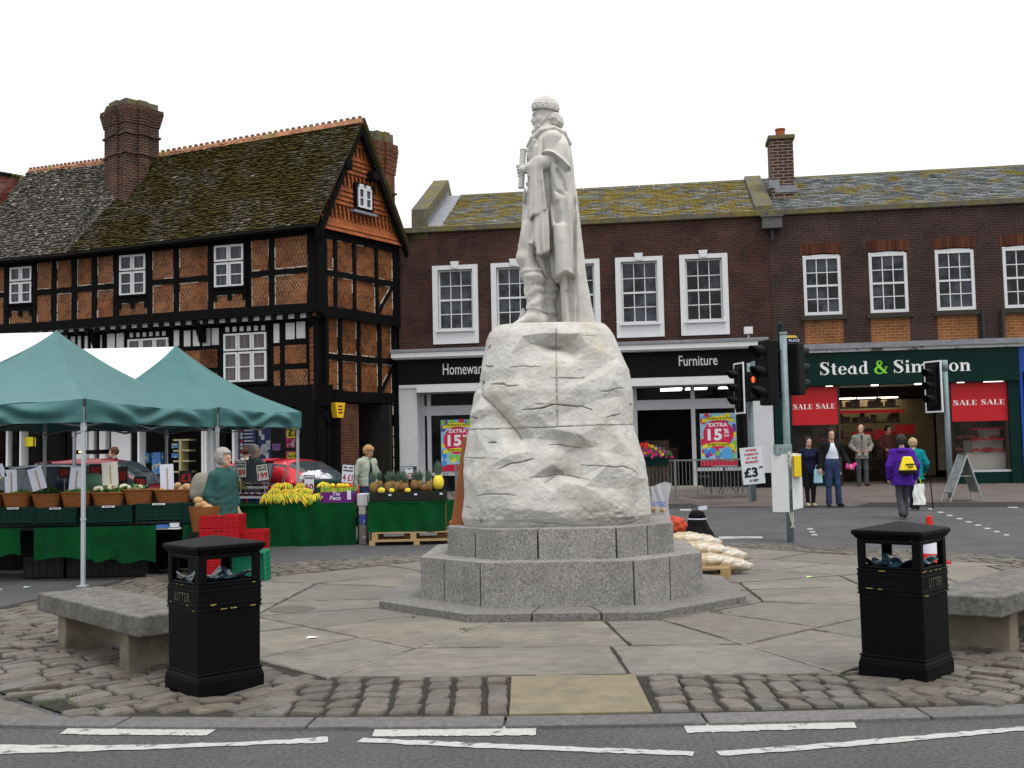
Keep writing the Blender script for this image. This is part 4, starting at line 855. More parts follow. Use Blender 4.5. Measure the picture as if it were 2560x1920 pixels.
def roof(b, x0, x1, m, nm, seed):
 global rnd
 f = lambda u, v: P0.pt(x0+(x1-x0)*u, zE+.15+rise*v, .02-run*v); mb = MB()
 mb.add([f(0,0)-Vector((0,0,.03)), f(1,0)-Vector((0,0,.03)), f(1,1)-Vector((0,0,.03)), f(0,1)-Vector((0,0,.03))], [(0,1,2,3)], 0, (.3,.3,.3))
 q = P0.pt(x0, zE+.15, -run*2); q2 = P0.pt(x1, zE+.15, -run*2); mb.add([f(0,1), f(1,1), q2, q], [(0,1,2,3)], 0, (.8,.8,.8))
 def cc(): k = rnd.choice((.55,.8,.95,1.05,1.2,1.35)); return (k, k, k)
 slates(mb, f, 23, int((x1-x0)/.33), thick=.018, col=cc, lift=.012); mb.build(nm, m, b, world=True, fix=False)
 mb = MB(); n = int((x1-x0)/.45)
 for i in range(n):
  a = x0+(x1-x0)*i/n; e = x0+(x1-x0)*(i+1)/n-.012; z = zE+.15+rise
  mb.hexa([P0.pt(a, z-.1, -run+.14), P0.pt(e, z-.1, -run+.14), P0.pt(e, z-.1, -run-.14), P0.pt(a, z-.1, -run-.14)], [P0.pt(a, z+.06, -run+.02), P0.pt(e, z+.06, -run+.02), P0.pt(e, z+.06, -run-.02), P0.pt(a, z+.06, -run-.02)])
 mb.build('ridge', m_conc, b, world=True)
uP = U(I_(240, 500)); roof(b1, uP+.9, uM-.05, m_slate, 'roof', 1); roof(b2, uM+.05, uE, m_slate2, 'roof', 2)
def parapet(b, u, w_, h0, dz=.35, m=m_conc, name='parapet', under=True):
 mb = MB(); f = lambda v, d_, dd: P0.pt(u+dd, zE+.12+(rise+.0)*v+d_, .0-run*v)
 mb.hexa([f(0,-.3,0), f(0,-.3,w_), f(1,-.3,w_), f(1,-.3,0)], [f(0,h0,0), f(0,h0,w_), f(1,h0,w_), f(1,h0,0)])
 mb.hexa([f(1,-.3,0), f(1,-.3,w_), f(1,-.3,w_)+P0.n*-3+Vector((0,0,-2)), f(1,-.3,0)+P0.n*-3+Vector((0,0,-2))], [f(1,h0,0), f(1,h0,w_), f(1,h0,w_)+P0.n*-3+Vector((0,0,-2)), f(1,h0,0)+P0.n*-3+Vector((0,0,-2))])
 return mb.build(name, m, b, world=True)
parapet(b1, uP, .5, .62); parapet(b1, uM-.35, .5, .2)
mb = MB(); f = lambda v, dd, h: P0.pt(uP+.5+dd, zE+.15+rise*v+h, -run*v)
mb.hexa([f(0,.0,-.1), f(0,.42,-.1), f(1,.42,-.1), f(1,.0,-.1)], [f(0,.0,.06), f(0,.42,.04), f(1,.42,.04), f(1,0,.06)])
for i in range(20): v = i/20; mb.hexa([f(v,.0,-.1), f(v,.02,-.1), f(v+.05,.02,-.1), f(v+.05,.0,-.1)], [f(v,.0,.28), f(v,.02,.28), f(v+.05,.02,.06), f(v+.05,.0,.06)])
mb.build('lead_flashing', m_lead, b1, world=True)
cu = U(J_(1622, 500)); cdp = -1.6; zc0 = zE+.3; zc1 = at(*J_(1610, 160), P0.pt(cu, 0, cdp).y).z
m_chim = brickmat('chimney_brick', FA, (.06,.022,.017), (.045,.02,.018), (.22,.19,.15), bw=.3, bh=.1, ms=.014, var=.3)
mb = MB(); cw = .34; mb.slab(P0, cu-cw, cu+cw, zc0, zc1-.12, cdp-.4, cdp+.4); mb.build('chimney_stack', m_chim, b2, world=True)
mb = MB(); mb.slab(P0, cu-cw-.06, cu+cw+.06, zc1-.13, zc1, cdp-.46, cdp+.46); bevel(mb.build('chimney_cap', m_conc, b2, world=True), .02)
q = P0.pt(cu+.02, zc1, cdp); mb = MB(); mb.lathe([(.15, -.02), (.14, .24), (.16, .25), (.16, .29), (.11, .29), (.11, .1)], q, 16); mb.build('chimney_pot', mat('terracotta', (.3,.075,.03), .8, var=.2), b2, world=True, smooth=False)
mb = MB(); mb.slab(P0, cu-cw+.1, cu+cw+.06, zE+.95, zE+1.16, cdp+.3, cdp+.43); mb.slab(P0, cu-cw-.06, cu-.1, zE+1.1, zE+1.35, cdp+.2, cdp+.42); mb.each('lead_flashing', m_lead, b2, world=True)
hu, hz = P0.uz(J_(1480, 900)); mb = MB(); mb.slab(P0, hu-.28, hu+.28, hz-.16, hz+.16, .0, .26); mb.slab(P0, hu-.32, hu+.32, hz+.16, hz+.21, .0, .3); bevel(mb.build('hopper', mat('grey_hopper', (.09,.09,.085), .6, var=.3, vs=10), b1, world=True), .01)
mb = MB(); mb.tube([P0.pt(hu, hz-.16, .1), P0.pt(hu, hz-.5, .1)], .05); mb.build('downpipe', m_metal, b1, world=True)
for q in (K_(1845, 1365), K_(2015, 1358)):
 u, z = P0.uz(q); mb = MB(); mb.tube([P0.pt(u, z, .1), P0.pt(u, 4.1, .1)], .05, 8); mb.tube([P0.pt(u, z-.05, .1), P0.pt(u, z-.05, -.02)], .045, 8); mb.build('downpipe', m_metal, b2, world=True)
zc_t = (P0.uz(DD(1655, 728))[1]+P0.uz(DD(1000, 748))[1])/2
PC = Plane((P0.pt(0, 0, .55).x, P0.pt(0, 0, .55).y), FA)     # front edge of the projecting cornice
cT = (PC.uz(DD(1500, 733))[1]+PC.uz(DD(850, 756))[1])/2; uc0 = PC.uz(DD(842, 760))[0]; uc1 = PC.uz(DD(1660, 730))[0]
print('cornice', cT, uc0, uc1)
mb = MB(); mb.slab(P0, uc0, uc1, cT-.10, cT, -.05, .56); bevel(mb.build('cornice_lead', m_lead, b1, world=True), .01)
mb = MB(); mb.slab(P0, uc0+.03, uc1-.03, cT-.24, cT-.101, -.05, .53); mb.slab(P0, uc0+.06, uc1-.06, cT-.28, cT-.241, -.05, .46); mb.build('cornice', m_wpaint, b1, world=True)
zFb = (P0.uz(DD(1500, 817))[1]+P0.uz(DD(900, 829))[1])/2; uF0 = P0.uz(DD(862, 800))[0]; uF1 = P0.uz(DD(1668, 780))[0]; zFt = cT-.28
mb = MB(); mb.slab(P0, uF0, uF1, zFb, zFt, -.3, .16); fas = mb.build('shop_fascia', m_black, b1, world=True)
m_letter = mat('white_letter', (.75,.75,.76), .4)
for s_, q0, q1, hh in (('Homeware', DD(959,796), DD(1052,796), 0), ('Furniture', DD(1466,778), DD(1549,778), 0)):
 u0, u1 = U(q0), U(q1); z = P0.uz(((q0[0]+q1[0])/2, q0[1]))[1]
 text(s_, .5, m_letter, P0, (u0+u1)/2, z-.02, .17, parent=fas, bold=.004, fit=(u1-u0, .33 if s_ == 'Homeware' else .30))
zlint = zFb
mb = MB(); mb.slab(P0, uF0+.03, uF1-.03, zFb-.1, zFb-.002, -.3, .18)
aw = (U(L_(125, 540)), U(L_(1040, 560))); mb.slab(P0, aw[0]-.3, aw[1]+.3, zFb-.24, zFb-.101, -.2, .32); mb.slab(P0, U(D_(1888,940)), U(D_(1888,940))+3.4, zFb-.24, zFb-.101, -.2, .26)
mb.each('awning_box', m_wpaint, b1, world=True)
m_mosaic = brickmat('white_mosaic', FA, (.62,.63,.65), (.56,.57,.6), (.42,.43,.45), bw=.06, bh=.06, ms=.006, var=.04); m_mosaic.node_tree.nodes['Brick Texture'].offset = 0
pl0 = (U(D_(1732,1300)), U(D_(1885,1300))); pr = (U(L_(1190,1000)), U(L_(1360,1000)))
zsf = zFb-.1
for a, b in (pl0, pr):
 mb = MB(); mb.slab(P0, a, b, .85, zsf, -.9, .14); mb.build('mosaic_pier', m_mosaic, b1, world=True)
 mb = MB(); mb.slab(P0, a-.01, b+.01, .38, .85, -.9, .15); mb.build('pier_base', m_black, b1, world=True)
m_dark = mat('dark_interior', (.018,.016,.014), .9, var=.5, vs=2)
m_int = mat('shop_goods', (.10,.07,.05), .8, var=.8, vs=5, col2=(.22,.05,.04), c2s=4, c2p=(.6,.64))
uin0, uin1 = pl0[1], pr[0]
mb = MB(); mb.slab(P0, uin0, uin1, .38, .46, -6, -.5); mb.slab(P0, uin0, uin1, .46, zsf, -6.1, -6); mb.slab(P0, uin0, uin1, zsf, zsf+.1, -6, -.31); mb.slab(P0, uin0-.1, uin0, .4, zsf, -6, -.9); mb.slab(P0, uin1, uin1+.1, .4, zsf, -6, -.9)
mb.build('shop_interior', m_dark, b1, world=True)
mb = MB()
for i in range(16):
 u = rnd.uniform(uin0+.5, uin1-.5); d = rnd.uniform(-5, -2.2); mb.slab(P0, u, u+rnd.uniform(.5,1), .46, rnd.uniform(1,1.9), d-.5, d)
mb.each('display_unit', m_int, b1, world=True)
m_lamp = mat('lit_tube', (1,.97,.9), emit=5)
mb = MB()
for q in (L_(480,620), L_(475,660), L_(705,640), L_(1010,640)):
 u, z = P0.uz(q); mb.slab(P0, u*1-.3, u+.35, zsf-.16, zsf-.13, -1.6-rnd.random(), -1.5)
mb.each('ceiling_light', m_lamp, b1, world=True)
PG = Plane((P0.pt(0, 0, -.45).x, P0.pt(0, 0, -.45).y), FA)   # glazing line
g_ = lambda q: PG.uz(q)
zb_gl = 1.02; ztr = (g_(L_(400, 690))[1]); zd = g_(L_(420, 775))[1]
m_frame = mat('grey_white_frame', (.42,.44,.46), .5, var=.1, vs=4)
fr = MB(); fr.slab(PG, uin0, uin1, zsf-.16, zsf, -.05, .05); fr.slab(PG, uin0, uin1, zd, ztr, -.05, .06)
xs_ = [uin0+.03, g_(D_(1975,1300))[0]]; xdoor = (g_(L_(195,1000))[0], g_(L_(645,1000))[0]); xwin = (g_(L_(692,1000))[0], g_(L_(1140,1000))[0])
lw = (g_(D_(2000,1300))[0], None); 
cols = [uin0+.06, lw[0]-.08, xdoor[0]-.1, xdoor[1]+.06, xwin[1]+.08, uin1-.06]
mid = (lw[0]+xdoor[0])/2-.2
for u in (uin0+.05, lw[0]-.06, lw[0]+1.45, mid+.9, xdoor[0]-.08, xdoor[1]+.09, xwin[1]+.06, uin1-.05): fr.slab(PG, u-.06, u+.06, .45, zsf-.16, -.045, .055)
fr.slab(PG, xwin[0]-.1, xwin[1]+.1, zb_gl-.1, zb_gl, -.05, .08); fr.slab(PG, lw[0]-.1, mid+.9, zb_gl-.1, zb_gl, -.05, .08)
fr.build('shopfront_frame', m_frame, b1, world=True)
mb = MB(); mb.slab(PG, xdoor[1]+.1, uin1, .42, zb_gl-.1, -.1, .03); mb.slab(PG, uin0, mid+.9, .42, zb_gl-.1, -.1, .03); mb.each('stall_riser', m_black, b1, world=True)
mb = MB(); mb.slab(PG, xdoor[0]-.1, xdoor[1]+.3, .3, .5, 0, .6); mb.build('door_step', mat('pale_step', (.3,.27,.2), .8, var=.2), b1, world=True)
m_shopglass = mat('shop_glass', (.012,.012,.013), .05, alpha=.3, spec=.25)
for a, b, z0, z1 in ((lw[0], mid+.84, zb_gl, zd), (xwin[0], xwin[1], zb_gl, zd), (uin0+.1, xdoor[0]-.14, ztr, zsf-.16), (xdoor[0], uin1-.1, ztr, zsf-.16)):
 mb = MB(); mb.add([PG.pt(a, z0, 0), PG.pt(b, z0, 0), PG.pt(b, z1, 0), PG.pt(a, z1, 0)], [(0,1,2,3)]); mb.build('shop_window', m_shopglass, b1, world=True, fix=False)
def poster15(u0, u1, z0, z1, label):
 p = thing('poster', label, 'poster', PG.pt((u0+u1)/2, z0, .03), group='balloon sale posters in the homeware shop'); w_, h_ = u1-u0, z1-z0; c = (u0+u1)/2
 mb = MB(); mb.slab(PG, u0, u1, z0, z1, .012, .02); mb.build('sheet', mat('poster_blue', (.30,.52,.66), .5), p, world=True)
 mb = MB(); mb.slab(PG, u0+.002, u1-.002, z0, z0+h_*.13, .0205, .023); mb.build('red_strip', mat('poster_red', (.5,.012,.05), .5), p, world=True)
 cols_ = [('balloon_yellow', (.75,.65,.02)), ('balloon_purple', (.13,.06,.35)), ('balloon_red', (.6,.02,.06)), ('balloon_blue', (.06,.25,.65)), ('balloon_green', (.2,.55,.05))]
 for i, (nm, cc) in enumerate(cols_):
  mb = MB()
  for j in range(9):
   uu_ = rnd.uniform(.07, .93); vv_ = rnd.choice((rnd.uniform(.14,.3), rnd.uniform(.86,.96), rnd.uniform(.14,.96))); 
   if .3 < vv_ < .86: uu_ = rnd.choice((.06, .94))
   r = rnd.uniform(.04, .075)*w_*1.3; ctr = PG.pt(u0+w_*uu_, z0+h_*vv_, .0236+i*.0006+j*.00005); pp = [ctr+P0.t*min(max(r*math.cos(t_/12*6.283), u0+.01-(u0+w_*uu_)), u1-.01-(u0+w_*uu_))+Vector((0,0,1.1*r*math.sin(t_/12*6.283))) for t_ in range(12)]
   mb.add(pp, [tuple(range(12))])
  mb.each('balloon', mat(nm, cc, .5), p, world=True, fix=False)
 def disc(nm, cx_, cz_, rx_, rz_, m, d): mb = MB(); ctr = PG.pt(cx_, cz_, d); mb.add([ctr+P0.t*(rx_*math.cos(t_/28*6.283))+Vector((0,0,rz_*math.sin(t_/28*6.283))) for t_ in range(28)], [tuple(range(28))]); mb.build(nm, m, p, world=True, fix=False)
 disc('balloon', c-w_*.0, z0+h_*.60, w_*.42, h_*.27, mat('balloon_crimson', (.62,.02,.10), .4), .029)
 disc('balloon', c+w_*.22, z0+h_*.22, w_*.17, h_*.12, mat('balloon_sky', (.10,.36,.72), .4), .0285)
 m_y = mat('banner_yellow', (.78,.68,.03), .5); mb = MB()
 for zc_, am, sg in ((z0+h_*.88, .05, 1), (z0+h_*.39, .045, 1)):
  n = 10
  for i in range(n):
   f = lambda t_: zc_+h_*am*math.sin(t_*3.14)*(1 if sg else -1)-h_*.02; a, b = i/n, (i+1)/n
   mb.add([PG.pt(u0+w_*(.06+.88*a), f(a)-h_*.035, .031), PG.pt(u0+w_*(.06+.88*b), f(b)-h_*.035, .031), PG.pt(u0+w_*(.06+.88*b), f(b)+h_*.035, .031), PG.pt(u0+w_*(.06+.88*a), f(a)+h_*.035, .031)], [(0,1,2,3)])
 mb.each('banner', m_y, p, group=10, world=True, fix=False)
 m_w = mat('poster_white', (.85,.85,.85), .5); m_k = mat('poster_ink', (.05,.05,.01), .5)
 T_ = lambda s_, cu_, cz_, fw_, fh_, m, d=.033, b_=.03: text(s_, .3, m, PG, u0+w_*cu_, z0+h_*cz_, d, parent=p, bold=b_, fit=(w_*fw_, h_*fh_), depth=.001)
 T_('EXTRA', .5, .78, .52, .075, m_w); T_('15', .40, .595, .40, .22, m_w, b_=.04); T_('%', .72, .66, .15, .09, m_w); T_('OFF', .73, .57, .15, .045, m_w)
 T_('CELEBRATE WITH', .5, .90, .72, .035, m_k, .034); T_('EVERYTHING', .5, .405, .6, .045, m_k, .034)
q0, q1 = g_(L_(735,1200))[0], g_(L_(1048,1200))[0]; pz0, pz1 = g_(L_(890,1262))[1], g_(L_(890,805))[1]
poster15(q0, q1, pz0, pz1, 'balloon sale poster reading EXTRA 15% OFF in the window beside the open door')
q0 = g_(D_(2082,1300))[0]; poster15(q0, q0+(g_(L_(1048,1200))[0]-g_(L_(735,1200))[0]), pz0, pz1, 'balloon sale poster reading EXTRA 15% OFF half hidden by the white rock')
zgt = (P0.uz(M_(250,150))[1]+P0.uz(M_(2070,100))[1])/2; zgb = (P0.uz(M_(540,428))[1]+P0.uz(M_(2000,388))[1])/2; ug0 = P0.uz(L_(1375,1000))[0]; 
print('green', zgt, zgb, ug0)
m_green = mat('green_shopfront', (.002,.020,.016), .45, var=.15, vs=3, spec=.1)
mb = MB(); mb.slab(P0, ug0, uR, zgb, zgt, -.3, .2); fas2 = mb.build('shop_fascia', m_green, b2, world=True)
mb = MB(); mb.slab(P0, ug0, uR+.3, zgt, zgt+.09, -.2, .26); mb.build('fascia_trim', mat('flaking_white', (.5,.5,.5), .7, var=.3, vs=8, col2=(.12,.1,.09), c2s=3, c2p=(.55,.6)), b2, world=True)
mb = MB(); mb.slab(P0, ug0, uE, zgt+.09, zgt+.24, -.2, .34); mb.build('cornice_lead', m_lead, b2, world=True)
mb = MB(); mb.slab(P0, uM-.2, uE, 3.3, zgt, -.36, -.301); mb.build('lintel', m_dark, b2, world=True)
def glyph(ch):
 """polygons in a unit x-height system for the shop's roman lettering"""
 P = []; X = 1.0; A = 1.52; st = .26; th_ = .07
 def rect(x0, y0, x1, y1): P.append([(x0,y0),(x1,y0),(x1,y1),(x0,y1)])
 def ring(cx_, cy_, rx_, ry_, ix, iy, a0_=0, a1_=360, n=22, dx=0):
  pts = [(cx_+rx_*math.cos(R(a0_+(a1_-a0_)*i/n)), cy_+ry_*math.sin(R(a0_+(a1_-a0_)*i/n))) for i in range(n+1)]
  inn = [(cx_+dx+ix*math.cos(R(a0_+(a1_-a0_)*i/n)), cy_+iy*math.sin(R(a0_+(a1_-a0_)*i/n))) for i in range(n+1)]
  for i in range(n): P.append([inn[i], pts[i], pts[i+1], inn[i+1]])
 def stroke(pts, ws):
  for (x0, y0), (x1, y1), w0, w1_ in zip(pts, pts[1:], ws, ws[1:]):
   L = math.hypot(x1-x0, y1-y0) or 1; nx_, ny_ = -(y1-y0)/L, (x1-x0)/L; P.append([(x0+nx_*w0/2, y0+ny_*w0/2), (x0-nx_*w0/2, y0-ny_*w0/2), (x1-nx_*w1_/2, y1-ny_*w1_/2), (x1+nx_*w1_/2, y1+ny_*w1_/2)])
 wd = 1.0
 if ch == 'o': ring(.45, .5, .45, .52, .2, .45); wd = .9
 if ch == 'e': ring(.43, .5, .43, .52, .18, .45, 0, 325); rect(.2, .49, .82, .56); wd = .86
 if ch in 'ad':
  ring(.40 if ch == 'd' else .36, .42 if ch == 'a' else .5, .38, .42 if ch == 'a' else .52, .16, .34 if ch == 'a' else .44, 60, 300); x = .56; rect(x, 0, x+st, A if ch == 'd' else .75); rect(x, 0, x+st+.13, th_)
  if ch == 'd': rect(x-.12, A-th_, x+st, A)
  else: ring(.50, .72, .32, .32, .08, .25, 0, 165)
  wd = .97
 if ch == 'p': rect(.1, -.5, .1+st, 1); rect(0, -.5, .1+st+.12, -.5+th_); rect(0, 1-th_, .15, 1); ring(.5, .5, .42, .52, .18, .44, -120, 120); wd = .95
 if ch == 's': stroke([(.62,.8),(.5,.97),(.3,.97),(.16,.82),(.2,.62),(.45,.48),(.62,.32),(.58,.12),(.38,.02),(.18,.04),(.06,.2)], [.05,.07,.08,.16,.24,.28,.24,.16,.08,.07,.05]); rect(.02,0,.08,.3); rect(.6,.7,.66,1); wd = .7
 if ch == 'S': stroke([(.86,1.15),(.72,1.44),(.48,1.5),(.24,1.42),(.16,1.18),(.3,.95),(.6,.74),(.82,.5),(.78,.2),(.52,.02),(.28,.06),(.1,.36)], [.06,.08,.1,.2,.3,.34,.36,.3,.2,.1,.08,.06]); rect(.04,-.02,.11,.45); rect(.84,1.05,.91,1.55); wd = 1.0
 if ch == 't': rect(.16, .12, .16+st, 1.32); rect(0, 1-th_, .58, 1); stroke([(.29,.16),(.36,.03),(.52,.03),(.62,.14)], [.26,.12,.07,.04]); wd = .62
 if ch == 'i': rect(.1, 0, .1+st, 1); rect(0, 0, .46, th_); rect(0, 1-th_, .2, 1); ring(.23, 1.34, .16, .16, .001, .001); wd = .46
 if ch in 'nm':
  n_ = 2 if ch == 'm' else 1; rect(.1, 0, .1+st, 1); rect(0, 0, .46, th_); rect(0, 1-th_, .2, 1)
  for q in range(n_): x = .1+(q+1)*.56; rect(x, 0, x+st, .7); rect(x-.1, 0, x+st+.1, th_); ring(x-.03, .68, .29, .34, .05, .26, 0, 160)
  wd = 1.02 if ch == 'n' else 1.58
 if ch == '&': stroke([(1.3,.75),(1.1,.3),(.8,.02),(.4,0),(.12,.25),(.2,.6),(.6,.9),(.82,1.2),(.7,1.48),(.48,1.5),(.34,1.25),(.45,.95),(.8,.5),(1.1,.12),(1.3,.02)], [.07,.1,.12,.16,.26,.24,.16,.14,.12,.12,.2,.26,.28,.26,.12]); rect(1.05,.72,1.4,.79); wd = 1.35
 if ch == 'A': stroke([(.1,0),(.55,1.5)], [.07,.07]); stroke([(.55,1.5),(.98,0)], [.26,.3]); rect(.25,.45,.85,.52); rect(-.05,0,.3,.07); rect(.7,0,1.2,.07); wd = 1.15
 if ch == 'L': rect(.12,0,.4,1.5); rect(0,0,.9,.08); rect(0,1.43,.55,1.5); rect(.83,0,.9,.42); wd = .95
 if ch == 'E': rect(.12,0,.4,1.5); rect(0,0,.9,.08); rect(0,1.43,.88,1.5); rect(.83,0,.9,.42); rect(.81,1.1,.88,1.5); rect(.4,.72,.7,.79); rect(.66,.55,.7,.95); wd = .98
 return P, wd
def roman(s_, u0, u1, z0, xh, d, m, parent, P=P0, gap=.12):
 tot = sum((glyph(c)[1]+gap) if c != ' ' else .55 for c in s_)-gap; k = (u1-u0)/tot; x = 0; mb = MB()
 for i, c in enumerate(s_):
  if c == ' ': x += .55; continue
  pol, wd = glyph(c)
  for j, pl in enumerate(pol):
   dd = d+.0004*(j % 9); mb.add([P.pt(u0+(x+px_)*k, z0+py_*xh, dd) for px_, py_ in pl], [tuple(range(len(pl)))])
  x += wd+gap
 return mb.build('lettering', m, parent, world=True, fix=False)
xs0 = P0.uz(M_(370,300))[0]; xs1 = P0.uz(M_(788,300))[0]; za = P0.uz(M_(500,338))[1]; xh = (P0.uz(M_(430,232))[1]-P0.uz(M_(430,340))[1])/1.52
PF = P0
roman('Stead', xs0, xs1, za, xh, .203, m_letter, fas2)
xa0, xa1 = P0.uz(M_(835,300))[0], P0.uz(M_(950,300))[0]; roman('&', xa0, xa1, za, xh, .203, mat('lime_letter', (.2,.62,.03), .4), fas2)
xb0, xb1 = P0.uz(M_(1003,300))[0], P0.uz(M_(1665,300))[0]; roman('Simpson', xb0, xb1, za, xh, .203, m_letter, fas2)
ul0, ul1 = P0.uz(L_(1520,1000))[0], P0.uz(M_(540,600))[0]; ud1 = P0.uz(M_(1465,800))[0]+.35; ur0, ur1 = P0.uz(M_(1515,900))[0]+.02, P0.uz(M_(2015,900))[0]; zs = .42
zw0 = P0.uz(M_(1800,1165))[1]; print('shoe window', ul0, ul1, ur0, ur1, zw0)
mb = MB(); mb.slab(P0, ug0, ul0, zs, zgb, -.3, .12); mb.build('pilaster', m_green, b2, world=True)
mb = MB(); mb.slab(P0, ur1, uR, zs, zgb, -.3, .12); mb.build('pilaster', m_green, b2, world=True)
for a, b in ((ul0, ul1), (ur0, ur1)):
 mb = MB(); mb.slab(P0, a, b, zs, zw0, -.3, .04); mb.build('stall_riser', m_green, b2, world=True)
 mb = MB(); mb.slab(P0, a, b, zw0-.03, zw0+.03, -.2, .055); mb.build('window_ledge', m_frame, b2, world=True)
mb = MB()
for u in (ul1, ur0-.04): mb.slab(P0, u-.03, u+.03, zs, zgb, -.25, .02)
mb.slab(P0, ur1-.06, ur1, zw0, zgb, -.2, .02); mb.each('window_post', mat('brown_post', (.05,.03,.025), .5), b2, world=True)
m_warm = mat('lit_shop_wall', (.28,.22,.13), .8, var=.5, vs=1.5)
mb = MB(); mb.slab(P0, ul0, ur1, zs-.3, zs+.02, -7, .05); mb.build('shop_floor', mat('shop_floor', (.13,.10,.075), .6, var=.2), b2, world=True)
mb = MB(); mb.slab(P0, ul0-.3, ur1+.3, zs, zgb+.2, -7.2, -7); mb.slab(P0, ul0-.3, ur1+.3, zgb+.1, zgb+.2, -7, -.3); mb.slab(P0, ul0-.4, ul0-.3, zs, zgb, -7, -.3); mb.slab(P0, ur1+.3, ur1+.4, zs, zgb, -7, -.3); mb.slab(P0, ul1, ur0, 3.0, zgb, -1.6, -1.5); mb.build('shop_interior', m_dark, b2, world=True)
mb = MB(); m_shelf = mat('shoe_shelves', (.05,.035,.028), .8, var=1., vs=7, col2=(.2,.14,.09), c2s=9, c2p=(.6,.66)); m_redsale = mat('sale_red', (.45,.012,.018), .45, var=.08, vs=2)
for j in range(5): mb.slab(P0, ul1+.3, ur0-.3, .8+j*.5, .84+j*.5, -5.4, -5)
for j in range(90):
 u = rnd.uniform(ul1+.35, ur0-.5); z = .84+rnd.randrange(5)*.5; mb.slab(P0, u, u+rnd.uniform(.1,.25), z, z+rnd.uniform(.1,.3), -5.3, -5.1+rnd.random()*.1)
for j in range(10): u = rnd.uniform(ul1+.4, ur0-.8); mb.slab(P0, u, u+.7, zs, rnd.uniform(1.1,1.6), -4-rnd.random(), -3.4)
mb.build('shoe_display', m_shelf, b2, world=True)
mb = MB(); mb.slab(P0, ul1-1, ur0+1, zs+.1, 3.1, -6.2, -6.1); mb.build('back_wall', m_warm, b2, world=True)
mb = MB(); mb.slab(P0, ul1+.4, ur0-.2, 2.62, 2.72, -4.9, -4.88)
for u, z in ((ul1+.9, 1.7), (ur0-1.5, 1.75), (ul1+2.2, 1.9)): mb.slab(P0, u, u+.6, z, z+.3, -3.3, -3.28)
mb.each('sale_card', m_redsale, b2, world=True)
mb = MB()
for q in (M_(465,432), M_(860,424), M_(1235,408), M_(1605,397), M_(1835,398), M_(1875,390), M_(1940,395)):
 u, z = P0.uz(q); c = P0.pt(u, zgb-.005, -.12); mb.lathe([(.10,-.02),(.10,.005)], c, 14, sy=1)
mb.each('downlight', mat('lit_spot', (1,.9,.72), emit=6), b2, world=True)
for (a, b) in ((ul0, ul1), (ur0, ur1)):
 mb = MB(); mb.slab(P0, a, b, zw0, zgb, -1.7, -1.6); mb.build('window_backing', mat('window_backing', (.12,.10,.075), .8, var=.5, vs=1.2, col2=(.04,.03,.02), c2s=1.5), b2, world=True)
 mb = MB()
 m_pale = mat('display_step', (.5,.46,.42), .7)
 if a == ur0:
  for i, (x, h_) in enumerate(((.45,.95),(.7,1.35),(.28,.55))): mb.slab(P0, a+(b-a)*x, b-.02, zw0+.02, zw0+h_*.9, -1.2+.35*i*0-(1.4-h_)*-.0-.3*(2-i)*.5, -.25-(h_-.5)*.6)
  mb.each('display_step', m_pale, b2, world=True)
  mb = MB()
  for i in range(5): z = zw0+.55+.3*(i % 3); mb.slab(P0, a+(b-a)*.4, b-.05, z, z+.05, -.24-.03*i, -.22-.03*i)
  mb.each('red_edging', m_redsale, b2, world=True)
 mb = MB()
 for i in range(16): c = P0.pt(rnd.uniform(a+.15, b-.15), zw0+rnd.choice((.1,.6,.95)), -.35-rnd.random()*.4); mb.ball(c, .09, 8, sc=(1.3,.7,.6), lump=.2)
 mb.each('shoe', mat('shoe_goods', (.22,.06,.05), .5, var=.6, vs=8), b2, world=True, smooth=True)
 mb = MB(); mb.add([P0.pt(a, zw0+.03, .01), P0.pt(b, zw0+.03, .01), P0.pt(b, zgb, .01), P0.pt(a, zgb, .01)], [(0,1,2,3)]); mb.build('shop_window', m_shopglass, b2, world=True, fix=False)
mb = MB()
for i in range(4):
 for d in (-2.6, -4.4, -6.0): u = ul1+.5+i*(ur0-ul1-1)/3; mb.slab(P0, u-.3, u+.3, zgb-.15, zgb-.1, d, d+.25)
mb.each('ceiling_light', mat('warm_panel', (1,.88,.68), emit=5), b2, world=True)
for (qa, qb, lab) in ((L_(1535,700), M_(538,600), 'red banner reading SALE SALE in the left window of the green shop'), (M_(1515,600), M_(2008,600), 'red banner reading SALE SALE in the right window of the green shop')):
 u0, u1 = P0.uz(qa)[0], P0.uz(qb)[0]-.03
 if qa[0] < 2100: u0 = u1-(P0.uz(M_(2008,600))[0]-P0.uz(M_(1515,600))[0])*.98; u0 = max(u0, ul0+.02)
 z1 = zgb-.02; z0 = P0.uz(M_(1760,735))[1]; p = thing('sale_banner', lab, 'banner', P0.pt((u0+u1)/2, z0, .0), group='red sale banners')
 mb = MB(); mb.slab(P0, u0, u1, z0, z1, .018, .026); mb.build('sheet', m_redsale, p, world=True)
 hh = (P0.uz(M_(1640,560))[1]-P0.uz(M_(1640,600))[1]); zz_ = z0+(z1-z0)*.42; w_ = u1-u0
 for x0_, x1_ in ((.03,.46), (.53,.95)): roman('SALE', u0+w_*x0_, u0+w_*x1_, zz_, hh*.72, .0275, m_letter, p)
m_blue = mat('blue_shopfront', (.012,.06,.34), .4)
b3 = thing('blue_shopfront', 'strip of a bright blue shopfront at the right edge next to the green shop', 'shopfront', P0.pt(uR+2, .4))
mb = MB(); mb.slab(P0, uR+.003, uR+.9, .4, zgt, -.3, .16); mb.slab(P0, uR+.9, uE, 3.2, zgt, -.3, .16); mb.slab(P0, uR+.9, uE, .4, .9, -.3, .1); mb.build('pilaster', m_blue, b3, world=True)
mb = MB(); mb.slab(P0, uR+.9, uE, .9, 3.2, -.3, -.2); mb.build('glazing', m_glass, b3, world=True)
